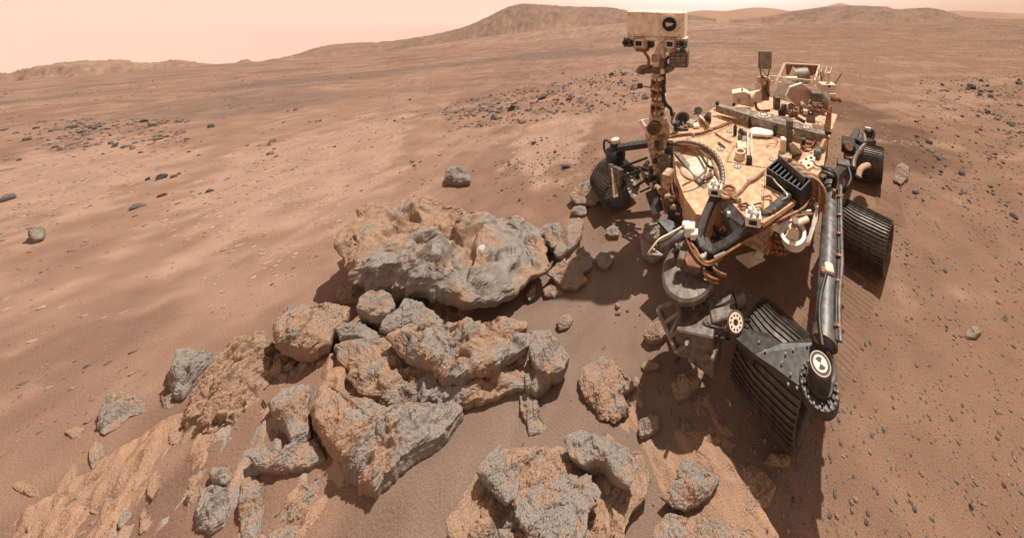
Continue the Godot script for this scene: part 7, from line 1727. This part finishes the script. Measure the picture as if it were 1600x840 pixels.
	# rubble tracts where coarser gravel gathers
	for tr in [[[Vector3(-7.19, 0.05, -6.86), Vector3(-3.07, 0.5, -10.5), Vector3(-1.68, 0.32, -5.74), Vector3(-5.22, 0.08, -5.1)], 2600, 0.012, 0.06], [[Vector3(6.38, 0.55, -8.17), Vector3(9.47, 0.6, -8.09), Vector3(4.3, 0.17, -3.67), Vector3(2.7, 0.16, -3.69)], 1300, 0.01, 0.045], [[Vector3(-23.54, -1.15, -9.1), Vector3(-15.35, -0.56, -7.67), Vector3(-10.73, -0.34, -5.3), Vector3(-15.08, -0.65, -5.83)], 700, 0.015, 0.06], [[Vector3(-3.95, 0.11, -4.5), Vector3(-2.09, 0.23, -4.76), Vector3(-1.36, 0.09, -2.94), Vector3(-2.53, 0.02, -3.05)], 700, 0.006, 0.022], [[Vector3(2.52, 0.16, -3.69), Vector3(4.3, 0.17, -3.67), Vector3(2.61, -0.03, -2.23), Vector3(1.59, -0.02, -2.33)], 900, 0.005, 0.02], [[Vector3(-1.25, -0.02, -2.33), Vector3(0.46, -0.17, -1.44), Vector3(0.03, -0.21, -1.27), Vector3(-0.52, -0.12, -1.78)], 300, 0.003, 0.012]]:
		for i in tr[1]:
			var c: Array = tr[0]
			var s := rng.randf()
			var p: Vector3 = c[0].lerp(c[1], s).lerp(c[3].lerp(c[2], s), rng.randf())
			if nB.get_noise_2d(p.x * 0.9, p.z * 0.9) + 0.6 * nA.get_noise_2d(p.x * 2.0, p.z * 2.0) < rng.randf_range(-0.5, 0.25): continue
			var size: float = tr[2] * pow(tr[3] / tr[2], pow(rng.randf(), 2.4))
			spots.append(Transform3D(Basis.from_euler(Vector3(rng.randf() * 0.8, rng.randf() * TAU, rng.randf() * 0.8)).scaled(Vector3(size, size * 0.9, size)), Vector3(p.x, ground_y(p.x, p.z) + size * 0.25, p.z)))
			var k: Vector3 = cols[rng.randi() % 5] * rng.randf_range(0.8, 1.2)
			tints.append(Color(k.x, k.y, k.z))
	n = spots.size()
	var mm := MultiMesh.new()
	mm.transform_format = MultiMesh.TRANSFORM_3D
	mm.use_colors = true
	mm.mesh = gm
	mm.instance_count = n
	for i in n:
		mm.set_instance_transform(i, spots[i])
		mm.set_instance_color(i, tints[i])
	var g := MultiMeshInstance3D.new()
	g.multimesh = mm
	g.name = "gravel"
	add_child(g)
	tag(g, "fine grey and tan gravel strewn over the whole plain", "gravel", "", "stuff")
	# thin pale chips where the bedrock breaks through the dust
	var cm := stone_mesh(781, Vector3(1, 1, 1), 0.22)
	var cs := []
	var ct := []
	while cs.size() < 8000:
		var r := 4.6 * exp(pow(rng.randf(), 0.9) * 2.7)
		var az := rng.randf_range(-1.35, 1.0)
		var x := r * sin(az)
		var z := -r * cos(az)
		var streak := nD.get_noise_2d(x * 0.25 + z * 0.1, z * 0.9 - x * 0.15)
		if rng.randf() > 0.9 * sstep(0.2, 0.6, patch_at(x, z)) + 0.35 * sstep(0.06, 0.36, streak + 0.3 * nD.get_noise_2d(x * 2.1, z * 2.1)): continue
		var s := rng.randf_range(0.003, 0.014) * (1.0 + r * 0.16)
		cs.append(Transform3D(Basis.from_euler(Vector3(rng.randf_range(-0.12, 0.12), rng.randf() * TAU, rng.randf_range(-0.12, 0.12))).scaled_local(Vector3(s * rng.randf_range(0.7, 1.8), s * 0.7, s)), Vector3(x, ground_y(x, z), z)))
		var c := Vector3(0.40, 0.265, 0.20) * rng.randf_range(0.75, 1.2)
		ct.append(Color(c.x, c.y, c.z))
	var mc := MultiMesh.new()
	mc.transform_format = MultiMesh.TRANSFORM_3D
	mc.use_colors = true
	mc.mesh = cm
	mc.instance_count = cs.size()
	for i in cs.size():
		mc.set_instance_transform(i, cs[i])
		mc.set_instance_color(i, ct[i])
	var ch := MultiMeshInstance3D.new()
	ch.multimesh = mc
	ch.name = "bedrock_chips"
	add_child(ch)
	tag(ch, "thin pale orange chips of bedrock breaking through the dust", "gravel", "", "stuff")
	# ribbed prints pressed by the wheels
	track(Vector3(1.28, -0.02, -2.33), Vector3(0.46, -0.15, -1.56), 0.40, "ribbed wheel print between the near front and middle wheels")
	track(Vector3(2.12, 0.11, -3.3), Vector3(1.85, 0.04, -2.73), 0.30, "ribbed wheel print behind the near middle wheel")
	track(Vector3(0.78, -0.01, -2.45), Vector3(0.41, -0.06, -2.1), 0.40, "ribbed wheel print in the shade under the rover")

func track(a: Vector3, b: Vector3, w: float, label: String) -> void:
	var st := new_st()
	st.set_smooth_group(0)
	var dir := Vector3(b.x - a.x, 0, b.z - a.z)
	var ln := dir.length()
	dir /= ln
	var sd := Vector3(dir.z, 0, -dir.x)
	var nu := int(ln / 0.006)
	var nv := 26
	for i in nu + 1:
		for j in nv + 1:
			var s := ln * i / nu
			var v := 2.0 * j / nv - 1.0
			var p := a + dir * s + sd * (v * w * 0.5)
			var edge := sstep(1.0, 0.80, absf(v)) * sstep(0.0, 0.06, s) * sstep(0.0, 0.06, ln - s)
			var rib := absf(sin(PI * (s / 0.036 + 0.3 * v * v)))
			var n := nA.get_noise_2d(p.x * 6.0, p.z * 6.0)
			var y := ground_y(p.x, p.z) - 0.012 + edge * (0.016 + 0.014 * (1.0 - pow(rib, 0.6)) * sstep(-0.5, 0.1, n) + 0.004 * n)
			st.set_color(ground_color(p.x, p.z).darkened(0.06))
			st.add_vertex(Vector3(p.x, y, p.z))
	for i in nu:
		for j in nv:
			var k := i * (nv + 1) + j
			st.add_index(k); st.add_index(k + 1); st.add_index(k + nv + 2)
			st.add_index(k); st.add_index(k + nv + 2); st.add_index(k + nv + 1)
	var o := commit(st, numbered("wheel_track"), M.ground)
	tag(o, label, "track", "", "structure")
